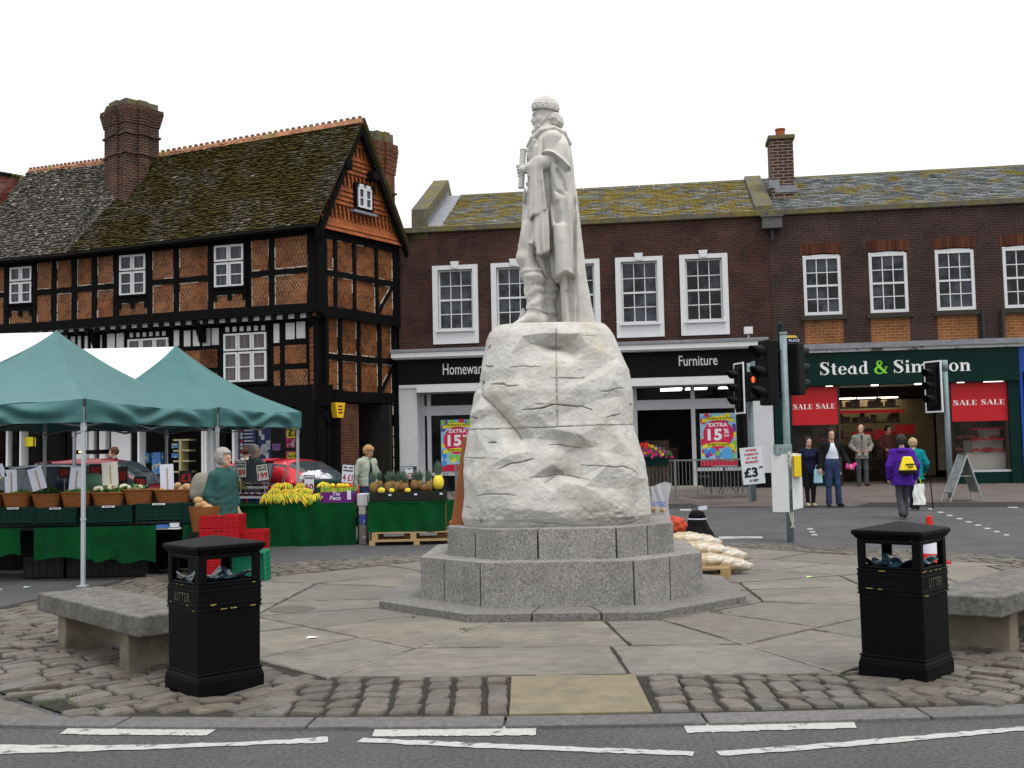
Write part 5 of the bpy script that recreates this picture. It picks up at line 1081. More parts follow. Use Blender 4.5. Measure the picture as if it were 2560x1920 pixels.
mb = MB(); u, z = P0.uz(M_(2130,480)); mb.slab(P0, u-.02, u+.5, z-.55, z+.55, .16, .2); mb.build('notice_board', m_black, b3, world=True)
# TIMBER FRAMED BUILDING
ZB = .25
TA = -R(0)
fq = P0.pt(U(DD(863, 700))-.0, 0, .12); GA = None
c0 = at(798.6, 980, 30.0)
gdir = Vector((math.sin(R(33.6)), math.cos(R(33.6)), 0)); d_ = ray(800, 900); o_ = Vector((0, 0, 0)); dd2 = Vector((d_.x, d_.y, 0))
A2 = np.array([[dd2.x, gdir.x], [dd2.y, gdir.y]]); k_, t_ = np.linalg.solve(A2, np.array([fq.x, fq.y])); CN = dd2*k_; GL = t_
print('timber corner', CN, 'gable len', GL)
fang = math.atan2(math.sin(R(16.0)), -math.cos(R(16.0)))+math.pi      # front facade runs left and away
T2 = Plane((CN.x, CN.y), -R(16.0)); 
gang = math.atan2(gdir.y, gdir.x); G2 = Plane((CN.x, CN.y), gang)      # gable side, u>0
T1 = Plane((T2.pt(0, 0, -.30).x, T2.pt(0, 0, -.30).y), T2.a); T0 = Plane((T2.pt(0, 0, -.55).x, T2.pt(0, 0, -.55).y), T2.a)
zE2 = (T2.uz(B_(750,1000))[1]); zM2 = T2.uz(B_(660,1290))[1]; zB2 = T2.uz(B_(650,1560))[1]; zEl = T2.uz(C_(300,190))[1]; zBl = T2.uz(C_(300,735))[1]
print('T2 z: eave', zE2, zEl, 'mid', zM2, 'bottom', zB2, zBl)
u_left = -14.5
m_tim = mat('black_timber', (.005,.0045,.005), .75, var=.5, vs=9, bump=.5, bs=30, spec=.06)
m_her = herring('herringbone_brick', T2.a, (.165,.052,.016), (.34,.24,.15), dx=.10, dz=.26, th=.25, soot=.5)
m_her2 = herring('herringbone_brick_gable', G2.a, (.16,.052,.015), (.26,.17,.10), dx=.11, dz=.26, th=.11, soot=.35)
m_plas = mat('white_plaster', (.56,.56,.57), .8, var=.08, vs=3)
tb = thing('timber_framed_building', 'old black timbered building with herringbone brick panels and a mossy stone tiled roof', 'building', T2.pt(-4, ZB, 0))
hz = lambda a, b: (lambda u: a+(b-a)*max(0, min(1.2, -u/8.4)))
zEf, zBf, zMf = hz(zE2, zEl), hz(zB2, zBl), hz(zM2, T2.uz(C_(560,435))[1])
mb = MB(); mb.slab(T2, u_left, -.02, zB2-.3, zE2+.1, -.2, -.0); mb.build('brick_panel', m_her, tb, world=True)
EDGE_ = []
def beam(mb, P, u0, z0, u1, z1, w_, d0, d1, vertical=True):
 """timber between two points on the wall, hand-cut so its edges waver"""
 n = 5; L_ = math.hypot(u1-u0, z1-z0) or 1; nx_, nz_ = -(z1-z0)/L_, (u1-u0)/L_; pts = []; EDGE_.append((P, u0, z0, u1, z1, w_, nx_, nz_))
 for i in range(n+1):
  t = i/n; a = w_/2*(1+rnd.uniform(-.14, .14)); b = w_/2*(1+rnd.uniform(-.14, .14)); pts.append(((u0+(u1-u0)*t+nx_*a, z0+(z1-z0)*t+nz_*a), (u0+(u1-u0)*t-nx_*b, z0+(z1-z0)*t-nz_*b)))
 for (a, b), (c, d) in zip(pts, pts[1:]):
  mb.hexa([P.pt(a[0], a[1], d0), P.pt(b[0], b[1], d0), P.pt(d[0], d[1], d0), P.pt(c[0], c[1], d0)], [P.pt(a[0], a[1], d1), P.pt(b[0], b[1], d1), P.pt(d[0], d[1], d1), P.pt(c[0], c[1], d1)])
uT = lambda q: T2.uz(q)[0]
wins = [(C_(92,400), C_(282,400), 235, 558), (C_(1038,300), C_(1265,300), 130, 485), (C_(1856,200), C_(2110,200), 45, 415)]
WU = []
for a, b, t, q in wins:
 u0, u1 = uT(a), uT(b); zt_, zb_ = T2.uz(((a[0]+b[0])/2, 600+t/3.456))[1], T2.uz(((a[0]+b[0])/2, 600+q/3.456))[1]; WU.append((u0, u1, zb_, zt_))
posts = [C_(62,500), C_(300,450), C_(472,450), C_(645,420), C_(820,400), C_(1008,380), C_(1297,360), C_(1528,340), C_(1826,320), C_(2148,300), B_(367,1200), B_(543,1200)]
PU = [uT(p) for p in posts]
ext = PU[0]
more = [ext-.62, ext-1.25, ext-1.9, ext-2.6, ext-3.3, ext-4.0, ext-4.7]
for u in sorted(more+PU):
 mb = MB(); beam(mb, T2, u, zBf(u), u, zEf(u)+.05, .17, -.05, .05); mb.build('post', m_tim, tb, world=True)
mb = MB(); beam(mb, T2, -.15, zB2-.2, -.15, zE2+.1, .34, -.05, .07); mb.build('corner_post', m_tim, tb, world=True)
allp = sorted(more+PU+[-.3])
for a, b in zip(allp, allp[1:]):
 inw = [w_ for w_ in WU if w_[0] < (a+b)/2 < w_[1]]
 mb = MB()
 if inw:
  u0, u1, zb_, zt_ = inw[0]
  beam(mb, T2, a+.05, zb_-.10, b-.05, zb_-.10, .17, -.05, .062); 
  for f in (.1, .5, .9): mb.slab(T2, a+(b-a)*f-.06, a+(b-a)*f+.06, zb_-.36, zb_-.18, -.05, .05)
  mb.slab(T2, a+.06, b-.06, zb_-.02, zb_+.03, -.05, .13); beam(mb, T2, a+.05, (zt_+zEf(a))/2+.06, b-.05, (zt_+zEf(b))/2+.06, .22, -.05, .045)
  mb.slab(T2, a+.05, u0, zb_, zt_+.05, -.05, .04); mb.slab(T2, u1, b-.05, zb_, zt_+.05, -.05, .04)
 else: beam(mb, T2, a+.06, zMf(a), b-.06, zMf(b), .16, -.05, .045)
 mb.build('rail', m_tim, tb, world=True)
mb = MB(); beam(mb, T2, u_left, zEf(u_left)+.04, 0, zE2+.06, .3, -.05, .07); mb.build('wall_plate', m_tim, tb, world=True)
mb = MB(); beam(mb, T2, u_left, zBf(u_left)-.08, .02, zB2-.06, .26, -.3, .12); mb.build('bressumer', m_tim, tb, world=True)
mb = MB()
for i in range(38): u = -.3-i*.36; mb.slab(T2, u-.07, u+.07, zBf(u)-.36, zBf(u)-.2, -.3, .08)
mb.each('joist_end', m_tim, tb, world=True)
m_curt = mat('curtained_glass', (.03,.034,.04), .1, spec=.3, col2=(.085,.085,.095), c2s=3, c2p=(.5,.62), stretch=(6, 6, .4))
def casement(parent, P, u0, u1, z0, z1, nx, d=.06, split=.40, glass=None, bars=True):
 """pairs of white casements with a row of lights above"""
 mb = MB(); fw = .055; zs_ = z1-(z1-z0)*split; gl = MB()
 for (za, zb_) in ((z0, zs_-.02), (zs_+.02, z1)):
  for i in range(nx):
   a = u0+(u1-u0)*i/nx+.008; b = u0+(u1-u0)*(i+1)/nx-.008
   mb.slab(P, a, a+fw, za, zb_, d-.06, d); mb.slab(P, b-fw, b, za, zb_, d-.06, d); mb.slab(P, a+fw, b-fw, za, za+fw, d-.06, d-.002); mb.slab(P, a+fw, b-fw, zb_-fw, zb_, d-.06, d-.002)
   if za == z0 and bars: m_ = (za+zb_)/2; mb.slab(P, a+fw, b-fw, m_-.015, m_+.015, d-.05, d-.012)
   gl.add([P.pt(a+fw, za+fw, d-.045), P.pt(b-fw, za+fw, d-.045), P.pt(b-fw, zb_-fw, d-.045), P.pt(a+fw, zb_-fw, d-.045)], [(0,1,2,3)])
 o = mb.build('window', m_wpaint, parent, world=True); q = gl.build('pane', glass or m_curt, None, world=True, loc=parent.location, fix=False); q.parent = o; q.location = (0,0,0); return o
for u0, u1, zb_, zt_ in WU: casement(tb, T2, u0, u1, zb_+.03, zt_, 2)
zJ = zB2-.32; zjl = zBl-.32; z1t = T1.uz(D_(500,350))[1]; z1b = T1.uz(D_(500,920))[1]; print('first floor', z1t, z1b)
mb = MB()
cr = [(0.08, zB2-.34), (.0, z1t+.2), (-.22, z1t+.06), (-.3, z1t-.02)]
for k in range(4):
 ua, ub = u_left+(-.25-u_left)*k/4+.09, u_left+(-.25-u_left)*(k+1)/4-.09
 prof_ = [(.02, zB2-.34), (-.02, z1t+.25), (-.1, z1t+.1), (-.26, z1t+.02)]
 for (d0, za), (d1, zb_) in zip(prof_, prof_[1:]): mb.add([T2.pt(ua, za, d0), T2.pt(ub, za, d0), T2.pt(ub, zb_, d1), T2.pt(ua, zb_, d1)], [(0,1,2,3)])
mb.each('cove', mat('grey_plaster', (.36,.36,.37), .8, var=.12, vs=4), tb, world=True, group=3, fix=False)
mb = MB(); mb.slab(T1, u_left, 0, z1b-.7, z1t+.35, -.25, .0); mb.build('wall', m_tim, tb, world=True)
for k in range(5):
 u = u_left+(-.25-u_left)*k/4; mb = MB(); mb.hexa([T1.pt(u-.1, z1t-.55, .0), T1.pt(u+.1, z1t-.55, .0), T1.pt(u+.1, z1t-.55, .08), T1.pt(u-.1, z1t-.55, .08)], [T1.pt(u-.1, zB2-.3, .0), T1.pt(u+.1, zB2-.3, .0), T1.pt(u+.1, zB2-.3, .36), T1.pt(u-.1, zB2-.3, .36)]); mb.build('bracket', m_tim, tb, world=True)
whites = [(25,420,90,565),(105,418,162,558),(638,378,688,542),(742,372,820,510),(835,362,912,502)]+[(222+i*62,408-i*3,254+i*62,448-i*3) for i in range(6)]
whitesC = [(790,820,820,940),(848,820,882,940),(930,812,994,935),(1010,806,1072,935),(1505,782,1550,915),(1592,785,1648,918),(1670,780,1728,915),(1756,770,1814,912),(1834,765,1892,905),(616,835,650,925),(676,830,700,940),(735,830,760,940)]+[(1124+i*56,804-i*3,1152+i*56,840-i*3) for i in range(6)]
bricksD = [(0,605,150,755),(640,575,692,725),(737,565,920,716),(640,786,693,912),(738,776,935,908),(0,808,150,890)]; bricksC = [(1600,960,1880,1100)]
mw, mbk = MB(), MB()
for tl, lst, m_ in ((D_, whites, mw), (C_, whitesC, mw), (D_, bricksD, mbk), (C_, bricksC, mbk)):
 for x0, y0, x1, y1 in lst:
  a, b, c, d = T1.rect(tl(x0, y0), tl(x1, y1)); m_.slab(T1, a, b, c, d, 0, .02)
for i in range(12): u = T1.uz(C_(560, 850))[0]-.3*i; mw.slab(T1, u-.09, u+.09, z1t-.62, z1t-.1, 0, .02)
mw.each('plaster_panel', m_plas, tb, world=True); mbk.each('brick_panel', m_her, tb, world=True)
m_curt2 = mat('net_curtain_glass', (.035,.03,.032), .15, spec=.3, col2=(.12,.10,.11), c2s=4, c2p=(.42,.5), stretch=(9, 9, .25))
a, b, c, d = T1.rect(D_(212,470), D_(585,872)); casement(tb, T1, a, b, c, d, 3, d=.08, split=.37, glass=m_curt2); b2w = b-a
mb = MB(); mb.slab(T1, a-.08, b+.08, c-.1, c-.002, 0, .14); mb.build('sill', m_tim, tb, world=True)
a = T1.uz(C_(1113,900))[0]; casement(tb, T1, a, a+b2w, c, d, 3, d=.08, split=.37, glass=m_curt2)
z0t = z1b-.35
mb = MB(); mb.slab(T1, u_left, .1, z1b-.62, z1b-.02, -.3, .22); mb.build('lower_bressumer', m_tim, tb, world=True)
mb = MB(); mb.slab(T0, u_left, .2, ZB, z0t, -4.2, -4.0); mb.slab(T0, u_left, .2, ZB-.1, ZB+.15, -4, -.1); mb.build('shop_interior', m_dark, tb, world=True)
mb = MB()
for q in (D_(905,1400), D_(1030,1400)): u = T0.uz(q)[0]; mb.slab(T0, u-.17, u+.17, ZB, z0t, -.2, .14)
for u in (T0.uz(C_(1940,1600))[0], T0.uz(E_(1180,400))[0], T0.uz(E_(880,300))[0], T0.uz(E_(620,300))[0], T0.uz(E_(560,300))[0], T0.uz(E_(350,300))[0], T0.uz(E_(150,300))[0]): mb.slab(T0, u-.09, u+.09, ZB, z0t, -.2, .1)
mb.each('post', m_tim, tb, world=True)
mb = MB(); 
for x0, y0, x1, y1 in ((930,1190,978,1430), (932,1485,978,1570)): a, b, c, d = T0.rect(D_(x0,y0), D_(x1,y1)); mb.slab(T0, a, b, c, d, .0, .145)
mb.each('brick_panel', m_her, tb, world=True)
mb = MB()
for x0, y0, x1, y1 in ((655,195,772,362),(790,200,830,362),(880,195,932,358),(655,400,772,440),(792,400,830,440),(880,398,932,440),(655,440,772,560),(880,440,932,560)): a, b, c, d = T0.rect(E_(x0,y0), E_(x1,y1)); mb.slab(T0, a, b, c, d, -.1, .12)
a, b, c, d = T0.rect(E_(985,180), E_(1148,600)); mb.slab(T0, a, b, ZB, d+.1, -.1, .13)
mb.each('plaster_panel', m_plas, tb, world=True)
mb = MB()
for x in (208, 92, 1225, 1775, 1800, 1850, 2040): u = T0.uz(E_(x, 300))[0]; mb.slab(T0, u-.035, u+.035, ZB, z0t, -.15, .16)
mb.each('shopfront_post', m_wpaint, tb, world=True)
mb = MB()
for i in range(4):
 a, b, c, d = T0.rect(E_(1470, 270+i*92), E_(1610, 282+i*92)); mb.slab(T0, a, b, c, d, -.5, -.15)
a, b, c, d = T0.rect(E_(1525,270), E_(1545,600)); mb.slab(T0, a, b, ZB+.2, d, -.5, -.12); mb.build('shelf_stand', mat('cream_shelf', (.42,.38,.2), .6), tb, world=True)
mb = MB()
for x0, y0, x1, y1, in ((1465,305,1520,345),(1465,390,1520,430),(1240,390,1265,475),(1295,385,1365,570)): a, b, c, d = T0.rect(E_(x0,y0), E_(x1,y1)); mb.slab(T0, a, b, c, d, -.3, -.1)
mb.each('blue_goods', mat('blue_goods', (.05,.17,.4), .5, var=.8, vs=12, col2=(.5,.45,.1), c2s=6, c2p=(.58,.62)), tb, world=True)
mb = MB()
for x0, y0, x1, y1 in ((220,252,285,330),(300,255,328,330)): a, b, c, d = T0.rect(E_(x0,y0), E_(x1,y1)); mb.slab(T0, a, b, c, d, -.02, .0)
mb.each('yellow_notice', mat('yellow_notice', (.75,.65,.02), .5), tb, world=True)
mb = MB(); a, b, c, d = T0.rect(E_(400,220), E_(515,440)); mb.slab(T0, a, b, c, d, -1.2, -1.1); mb.build('lit_counter', mat('warm_counter', (.35,.22,.07), .6, var=.8, vs=4), tb, world=True)
mb = MB()
for y in (292, 376): a, b, c, d = T0.rect(E_(400,y), E_(515,y+8)); mb.slab(T0, a, b, c, d, -1.09, -1.05)
mb.each('ceiling_light', mat('warm_tube', (1,.85,.45), emit=3.), tb, world=True)
m_nb = mat('navy_board', (.02,.03,.13), .5); m_wlab = mat('card_white', (.62,.65,.7), .6)
for (x0, x1, rows) in ((335, 480, 9), (495, 612, 0)):
 a, b, c, d = T0.rect(F_(x0,170), F_(x1,440)); mb = MB(); mb.slab(T0, a, b, c-.3, d, -.05, -.02); nb = mb.build('notice_board', m_nb, tb, world=True)
 mb = MB(); red = MB()
 for r_ in range(rows): 
  z = d-.07-(d-c)*r_/9; mb.slab(T0, a+.16, b-.08, z-.03, z, -.02, -.012); (red if r_ % 3 == 0 else mb).slab(T0, a+.03, a+.12, z-.05, z+.02, -.02, -.012)
 if not rows:
  for _ in range(12): x = rnd.uniform(a+.02, b-.14); z = rnd.uniform(c, d-.2); mb.slab(T0, x, x+rnd.uniform(.08,.13), z, z+rnd.uniform(.1,.18), -.02, -.012)
 for q in mb.each('notice', m_wlab, None, world=True, loc=tb.location): q.parent = nb; q.location = (0,0,0)
 if rows:
  for q in red.each('notice', m_redsale, None, world=True, loc=tb.location): q.parent = nb; q.location = (0,0,0)
m_pink = mat('poster_magenta', (.5,.01,.09), .5, col2=(.5,.5,.5), c2s=5, c2p=(.58,.6)); m_yel = mat('offer_yellow', (.8,.72,.02), .5); m_ink = mat('black_ink', (.01,.01,.01), .6)
mb = MB()
for y0, y1 in ((172, 340), (372, 560)): a, b, c, d = T0.rect(F_(738,y0), F_(848,y1)); mb.slab(T0, a, b, c, d, -.05, -.02)
for q in mb.each('offer_poster', m_pink, tb, world=True): pass
a, b, c, d = T0.rect(F_(748,172), F_(842,258)); mb = MB(); mb.slab(T0, a, b, c, d, -.02, -.01); oc_ = mb.build('offer_card', m_yel, tb, world=True); text('£1', .4, m_ink, T0, (a+b)/2, (c+d)/2, -.004, parent=oc_, bold=.03, fit=((b-a)*.72, (d-c)*.62))
a, b, c, d = T0.rect(F_(748,380), F_(848,440)); mb = MB(); cc_ = T0.pt((a+b)/2, (c+d)/2-.05, -.012); mb.add([cc_+T0.t*((b-a)/2*math.cos(i/20*6.283))+Vector((0,0,(d-c)*.7*math.sin(i/20*6.283))) for i in range(20)], [tuple(range(20))]); oc_ = mb.build('offer_card', m_yel, tb, world=True, fix=False); text('Any 2 for', .2, m_ink, T0, (a+b)/2, (c+d)/2-.02, -.006, parent=oc_, bold=.02, fit=((b-a)*.85, (d-c)*.45))
a, b, c, d = T0.rect(F_(622,310), F_(692,365)); mb = MB(); mb.slab(T0, a, b, c, d, -.05, -.02); mb.build('purple_card', mat('purple_card', (.2,.09,.3), .5, col2=(.7,.6,.3), c2s=6), tb, world=True)
mb = MB(); a, b, c, d = T0.rect(F_(335,165), F_(860,560)); mb.add([T0.pt(a, ZB+.3, .0), T0.pt(b, ZB+.3, .0), T0.pt(b, z0t, .0), T0.pt(a, z0t, .0)], [(0,1,2,3)]); mb.build('shop_window', m_shopglass, tb, world=True, fix=False)
zG = lambda y, x=1300: G2.uz(B_(x, y))[1]
gE = (G2.uz(B_(870,985))[1]+G2.uz(B_(1480,1130))[1])/2; gM = (G2.uz(B_(900,1290))[1]+G2.uz(B_(1400,1380))[1])/2; gB = (G2.uz(D_(985,262))[1]+G2.uz(D_(1650,350))[1])/2
G1 = Plane((G2.pt(0, 0, -.14).x, G2.pt(0, 0, -.14).y), G2.a)
gM1 = (G1.uz(D_(1060,662))[1]+G1.uz(D_(1500,688))[1])/2; gB1 = (G1.uz(D_(1100,1000))[1]+G1.uz(D_(1500,1015))[1])/2
print('gable', gE, gM, gB, gM1, gB1, 'GL', GL)
mb = MB(); mb.slab(G2, .0, GL, gB-.1, gE+.1, -.25, -.0); mb.build('brick_panel', m_her2, tb, world=True)
mb = MB(); mb.slab(G1, .0, GL, gB1-.1, gB, -.25, -.0); mb.build('brick_panel', m_her2, tb, world=True)
mb = MB(); mb.slab(G1, -.1, GL*.52, ZB, gB1-.2, -.5, -.05); mb.build('wall', brickmat('ground_brick', G2.a, (.10,.03,.014), (.06,.02,.011), (.11,.08,.05), var=.5), tb, world=True)
mb = MB(); mb.slab(G1, -.2, .55, ZB, gB1-.15, -.62, .02); mb.slab(T0, -.9, .2, ZB, z0t+.2, -.3, -.05); mb.each('post', m_tim, tb, world=True)
mb = MB(); mb.slab(G1, GL*.52, GL+.5, ZB, gB1-.2, -1.6, -1.4); mb.slab(G1, GL*.8, GL*.8+.1, ZB, gB1-.2, -1.4, .3) ; mb.build('alley_door', m_dark, tb, world=True)
gp = [G2.uz(B_(x, 1200))[0] for x in (912, 1015, 1158, 1325, 1458)]; gp1 = [G1.uz(D_(x, 600))[0] for x in (1205, 1365, 1545, 1665)]
for u in gp: mb = MB(); beam(mb, G2, u, gB, u, gE, .13, -.03, .045); mb.build('post', m_tim, tb, world=True)
for u in gp1: mb = MB(); beam(mb, G1, u, gB1, u, gB, .15, -.03, .045); mb.build('post', m_tim, tb, world=True)
for P_, z, w_ in ((G2, gM, .15), (G2, gE, .22), (G2, gB+.0, .3), (G1, gM1, .17), (G1, gB1, .3)):
 mb = MB(); beam(mb, P_, 0, z, GL, z, w_, -.03, .055); mb.build('rail', m_tim, tb, world=True)
mb = MB(); beam(mb, G2, gp[3], gB+.1, gp[4]-.1, gM-.1, .11, -.03, .04); beam(mb, G1, gp1[2], gB1+.1, gp1[3], gM1-.1, .11, -.03, .04); mb.each('brace', m_tim, tb, world=True, group=5)
for P_, z0_, z1_ in ((G2, gB-.2, gE), (G1, ZB, gB)): mb = MB(); beam(mb, P_, .12, z0_, .12, z1_, .28, -.1, .07); beam(mb, P_, GL-.06, z0_, GL-.06, z1_, .16, -.1, .06); mb.each('corner_post', m_tim, tb, world=True, group=5)
mb = MB(); a = G1.uz(D_(1105,1300))[0]; beam(mb, G1, a, ZB, a, gB1-.2, .14, -.06, .05); beam(mb, G1, .1, gB1-.35, a, gB1-.75, .16, -.05, .1); mb.each('brace', m_tim, tb, world=True, group=5)
mb = MB(); dp = T2.pt(.07, 0, .12); mb.tube([Vector((dp.x, dp.y, zE2+.1)), Vector((dp.x, dp.y, zB2-.2)), T1.pt(.12, z1t-.1, .12), T1.pt(.12, z1b, .12)], .06, 8); mb.lathe([(.06,-.25),(.16,0),(.17,.22)], (dp.x, dp.y, zE2-.15), 10); mb.build('downpipe', m_tim, tb, world=True)
u, z = G1.uz(D_(1155,1130)); al = thing('alarm_box', 'small yellow alarm box high on the brick side wall of the timbered building', 'alarm box', G1.pt(u, z, .1)); mb = MB(); mb.hexa([G1.pt(u-.12, z-.2, .25), G1.pt(u+.12, z-.2, .25), G1.pt(u+.1, z-.2, .05), G1.pt(u-.1, z-.2, .05)], [G1.pt(u-.2, z+.22, .25), G1.pt(u+.2, z+.22, .25), G1.pt(u+.2, z+.22, .05), G1.pt(u-.2, z+.22, .05)]); mb.build('case', mat('alarm_yellow', (.75,.45,.02), .5), al, world=True)
mb = MB()
for k_ in range(3): mb.slab(G1, u-.08, u+.08, z-.08+k_*.09, z-.045+k_*.09, .251, .256)
mb.each('black_bar', m_ink, al, world=True)
mb = MB()      # pale pointing where the brick meets the timbers
for P, u0, z0, u1, z1, w_, nx_, nz_ in EDGE_:
 if w_ > .24: continue
 Lq = math.hypot(u1-u0, z1-z0); n = max(1, int(Lq/.3)); tx, tz = (u1-u0)/Lq, (z1-z0)/Lq
 for sgn in (-1, 1):
  for i in range(n):
   if rnd.random() < (.25 if P is not G2 else .5): continue
   a, b = Lq*i/n+.02, Lq*(i+1)/n-.02; o1 = sgn*(w_/2-.02); o2 = sgn*(w_/2+.028+rnd.uniform(0,.012))
   c4 = [(a, o1), (b, o1), (b, o2), (a, o2)]; v = [P.pt(u0+tx*q+nx_*o, z0+tz*q+nz_*o, .008) for q, o in c4]; mb.add(v, [(0,1,2,3)])
m_ed = mat('pale_pointing', (.5,.43,.34), .9, var=.3, vs=6)
mb.build('pointing', m_ed, tb, world=True, fix=False)['kind'] = 'stuff'
apx = at(*B_(1163,175), G2.pt(GL*.5, 0, 0).y); ga0 = at(*B_(855,965), G2.pt(0, 0).y); ga1 = at(*B_(1490,1120), G2.pt(GL, 0).y)
aU, aZ = G2.uz(B_(1168,185)); print('apex u,z', aU, aZ, GL)
eU0, eU1 = -.12, GL+.12; eZ0 = G2.uz(B_(862,960))[1]; eZ1 = G2.uz(B_(1485,1110))[1]; eZ = (eZ0+eZ1)/2
m_tile = mat('orange_tile', (.27,.08,.024), .8, vcol=True, var=.35, vs=7, col2=(.18,.05,.02), c2s=2.2, c2p=(.52,.7))
mb = MB(); mb.add([G2.pt(eU0+.1, eZ, .0), G2.pt(eU1-.1, eZ, .0), G2.pt(aU, aZ-.1, .0)], [(0,1,2)], 0, (.12,.12,.12))
nr = 24; deco = lambda j: (j % 7) in (3, 4, 5) and j < 19
for j in range(nr):
 z0_ = eZ+(aZ-eZ)*j/nr; z1_ = z0_+(aZ-eZ)/nr*1.25; f = j/nr; ua, ub = eU0+.1+(aU-eU0-.1)*f, eU1-.1+(aU-eU1+.1)*f
 n = max(1, int((ub-ua)/.17)); o2 = (j % 2)*.5
 for i in range(-1, n+1):
  a, b = ua+(i+o2)*.17, ua+(i+o2+1)*.17-.008; a, b = max(a, ua), min(b, ub)
  if b-a < .03: continue
  k_ = rnd.uniform(.75, 1.15); zz0 = z0_
  if j < 2: ou = .12-j*.05
  else: ou = .0
  if deco(j): v = [G2.pt(a+.03, zz0+.07, .055+ou), G2.pt((a+b)/2-.02, zz0-.02, .06+ou), G2.pt((a+b)/2+.02, zz0-.02, .06+ou), G2.pt(b-.03, zz0+.07, .055+ou), G2.pt(b-.03, z1_, .02+ou*.6), G2.pt(a+.03, z1_, .02+ou*.6)]
  else: v = [G2.pt(a, zz0, .085+ou), G2.pt(b, zz0, .085+ou), G2.pt(b, z1_, .02+ou*.6), G2.pt(a, z1_, .02+ou*.6)]
  mb.add(v+[q-G2.n*.03 for q in v], [tuple(range(len(v))), tuple(range(len(v), 2*len(v)))[::-1]]+[(q, (q+1) % len(v), len(v)+(q+1) % len(v), len(v)+q) for q in range(len(v))], 0, (k_, k_, k_))
mb.build('tile_hanging', m_tile, tb, world=True, fix=False)
a, b, c, d = G2.rect(B_(1162,655), B_(1262,830)); a0_, a1_ = G2.uz(B_(1160,740))[0], G2.uz(B_(1262,740))[0]; zc_ = G2.uz(B_(1212,745))[1]; hh_ = .31
mb = MB(); mb.slab(G2, a0_-.09, a1_+.12, zc_-hh_-.1, zc_+hh_+.1, .0, .14); fr_ = mb.build('window_frame', m_tim, tb, world=True)
casement(tb, G2, a0_, a1_, zc_-hh_, zc_+hh_, 2, d=.19, split=.02, bars=True, glass=m_curt)
mb = MB(); mb.slab(G2, a0_-.2, a1_+.2, zc_-hh_-.17, zc_-hh_-.1, .0, .2); mb.build('sill', m_lead, tb, world=True)
ov = .32
e_r = T2.pt(.12, T2.uz(B_(800,975))[1], ov); e_r = T2.pt(.10, zE2+.14, ov)
r_r = G2.pt(aU, aZ+.06, .32)
e_m = at(*A_(930,1460), T2.pt(T2.uz(A_(930,1460))[0], 0, ov).y)
yr = lambda q, Y: at(*q, Y)
slope = (Vector((r_r.x, r_r.y, 0))-Vector((e_r.x, e_r.y, 0))); back = -T2.n*2.0
r_m = yr(A_(1340,650), T2.pt(T2.uz(A_(1340,650))[0], 0, -1.9).y)
uch = T2.uz(A_(1130,700))[0]
r_c = at(*A_(925,700), T2.pt(T2.uz(A_(925,700))[0], 0, -2.1).y); r_l = at(*A_(250,790), T2.pt(T2.uz(A_(250,790))[0], 0, -2.3).y)
e_c = T2.pt(T2.uz(A_(640,1500))[0], T2.uz(A_(640,1500))[1]-.05, ov); e_l = T2.pt(T2.uz(A_(-345,1600))[0], T2.uz(A_(20,1560))[1]-.06, ov)
print('roof pts', e_r, r_r, r_m, e_c, r_c, r_l, e_l)
def bil(p00, p10, p11, p01, sag=0.):
 return lambda u, v: (p00*(1-u)+p10*u)*(1-v)+(p01*(1-u)+p11*u)*v + Vector((0, 0, -sag*math.sin(math.pi*v)-.05*math.sin(u*5+v*3)*math.sin(math.pi*v)))
m_stone = mat('mossy_stone_tile', (.088,.078,.062), .9, vcol=True, var=.5, vs=14, bump=.8, bs=25, col2=(.046,.038,.005), c2s=1.1, c2p=(.34,.53), bdist=.02)
m_stone2 = mat('grey_stone_tile', (.12,.115,.10), .9, vcol=True, var=.5, vs=14, bump=.7, bs=25, col2=(.05,.046,.012), c2s=.9, c2p=(.56,.68), bdist=.02)
cc2 = lambda: (lambda k: (k, k*.98, k*.95))(rnd.choice((.55,.65,.75,.85,.9,1,1.1,1.2,1.35)) if rnd.random() > .03 else 3.0)
fR = bil(e_c, e_r, r_r, r_m, .0); fL = bil(e_l, e_c, r_m, r_l)
fL = bil(e_l, e_c, r_c, r_l)
def under(mb, f):
 n = 6
 for i in range(n):
  for j in range(n): mb.add([f((i+a)/n, (j+b)/n)-Vector((0,0,.05)) for a, b in ((0,0),(1,0),(1,1),(0,1))], [(0,1,2,3)], 0, (.35,.35,.35))
mb = MB(); under(mb, fR); slates(mb, fR, 40, 62, thick=.035, jit=.4, col=cc2, lift=.02); mb.build('roof', m_stone, tb, world=True, fix=False)
fM = bil(e_c, e_c+(e_r-e_c)*.001, r_m, r_c); mb = MB(); under(mb, fM); slates(mb, fM, 40, 10, thick=.03, jit=.4, col=cc2, lift=.02); under(mb, fL); slates(mb, fL, 38, 46, thick=.035, jit=.4, col=cc2, lift=.02); mb.build('roof', m_stone2, tb, world=True, fix=False)
bk = -T2.n*4.6
mb = MB(); er2 = G2.pt(eU1, eZ, .3); eb = er2-T2.t*14
mb.add([r_r, r_m, r_m+Vector((bk.x*.5, bk.y*.5, -3.4)), er2], [(0,1,2,3)], 0, (1,1,1)); mb.add([r_c, r_l, r_l+Vector((bk.x*.5, bk.y*.5, -3.4)), r_c+Vector((bk.x*.5, bk.y*.5, -3.4))], [(0,1,2,3)], 0, (1,1,1))
n_ = 18
for i in range(n_):   # edge of the stone tiles on the far slope of the gable
 a = r_r.lerp(er2, i/n_); b = r_r.lerp(er2, (i+1)/n_); w_ = T2.t*-.6
 mb.hexa([a, a+w_, b+w_, b], [p+Vector((.05,0,.07+rnd.random()*.03)) for p in (a, a+w_, b+w_, b)], 0, cc2())
mb.build('roof', m_stone, tb, world=True, fix=False)
mb = MB()
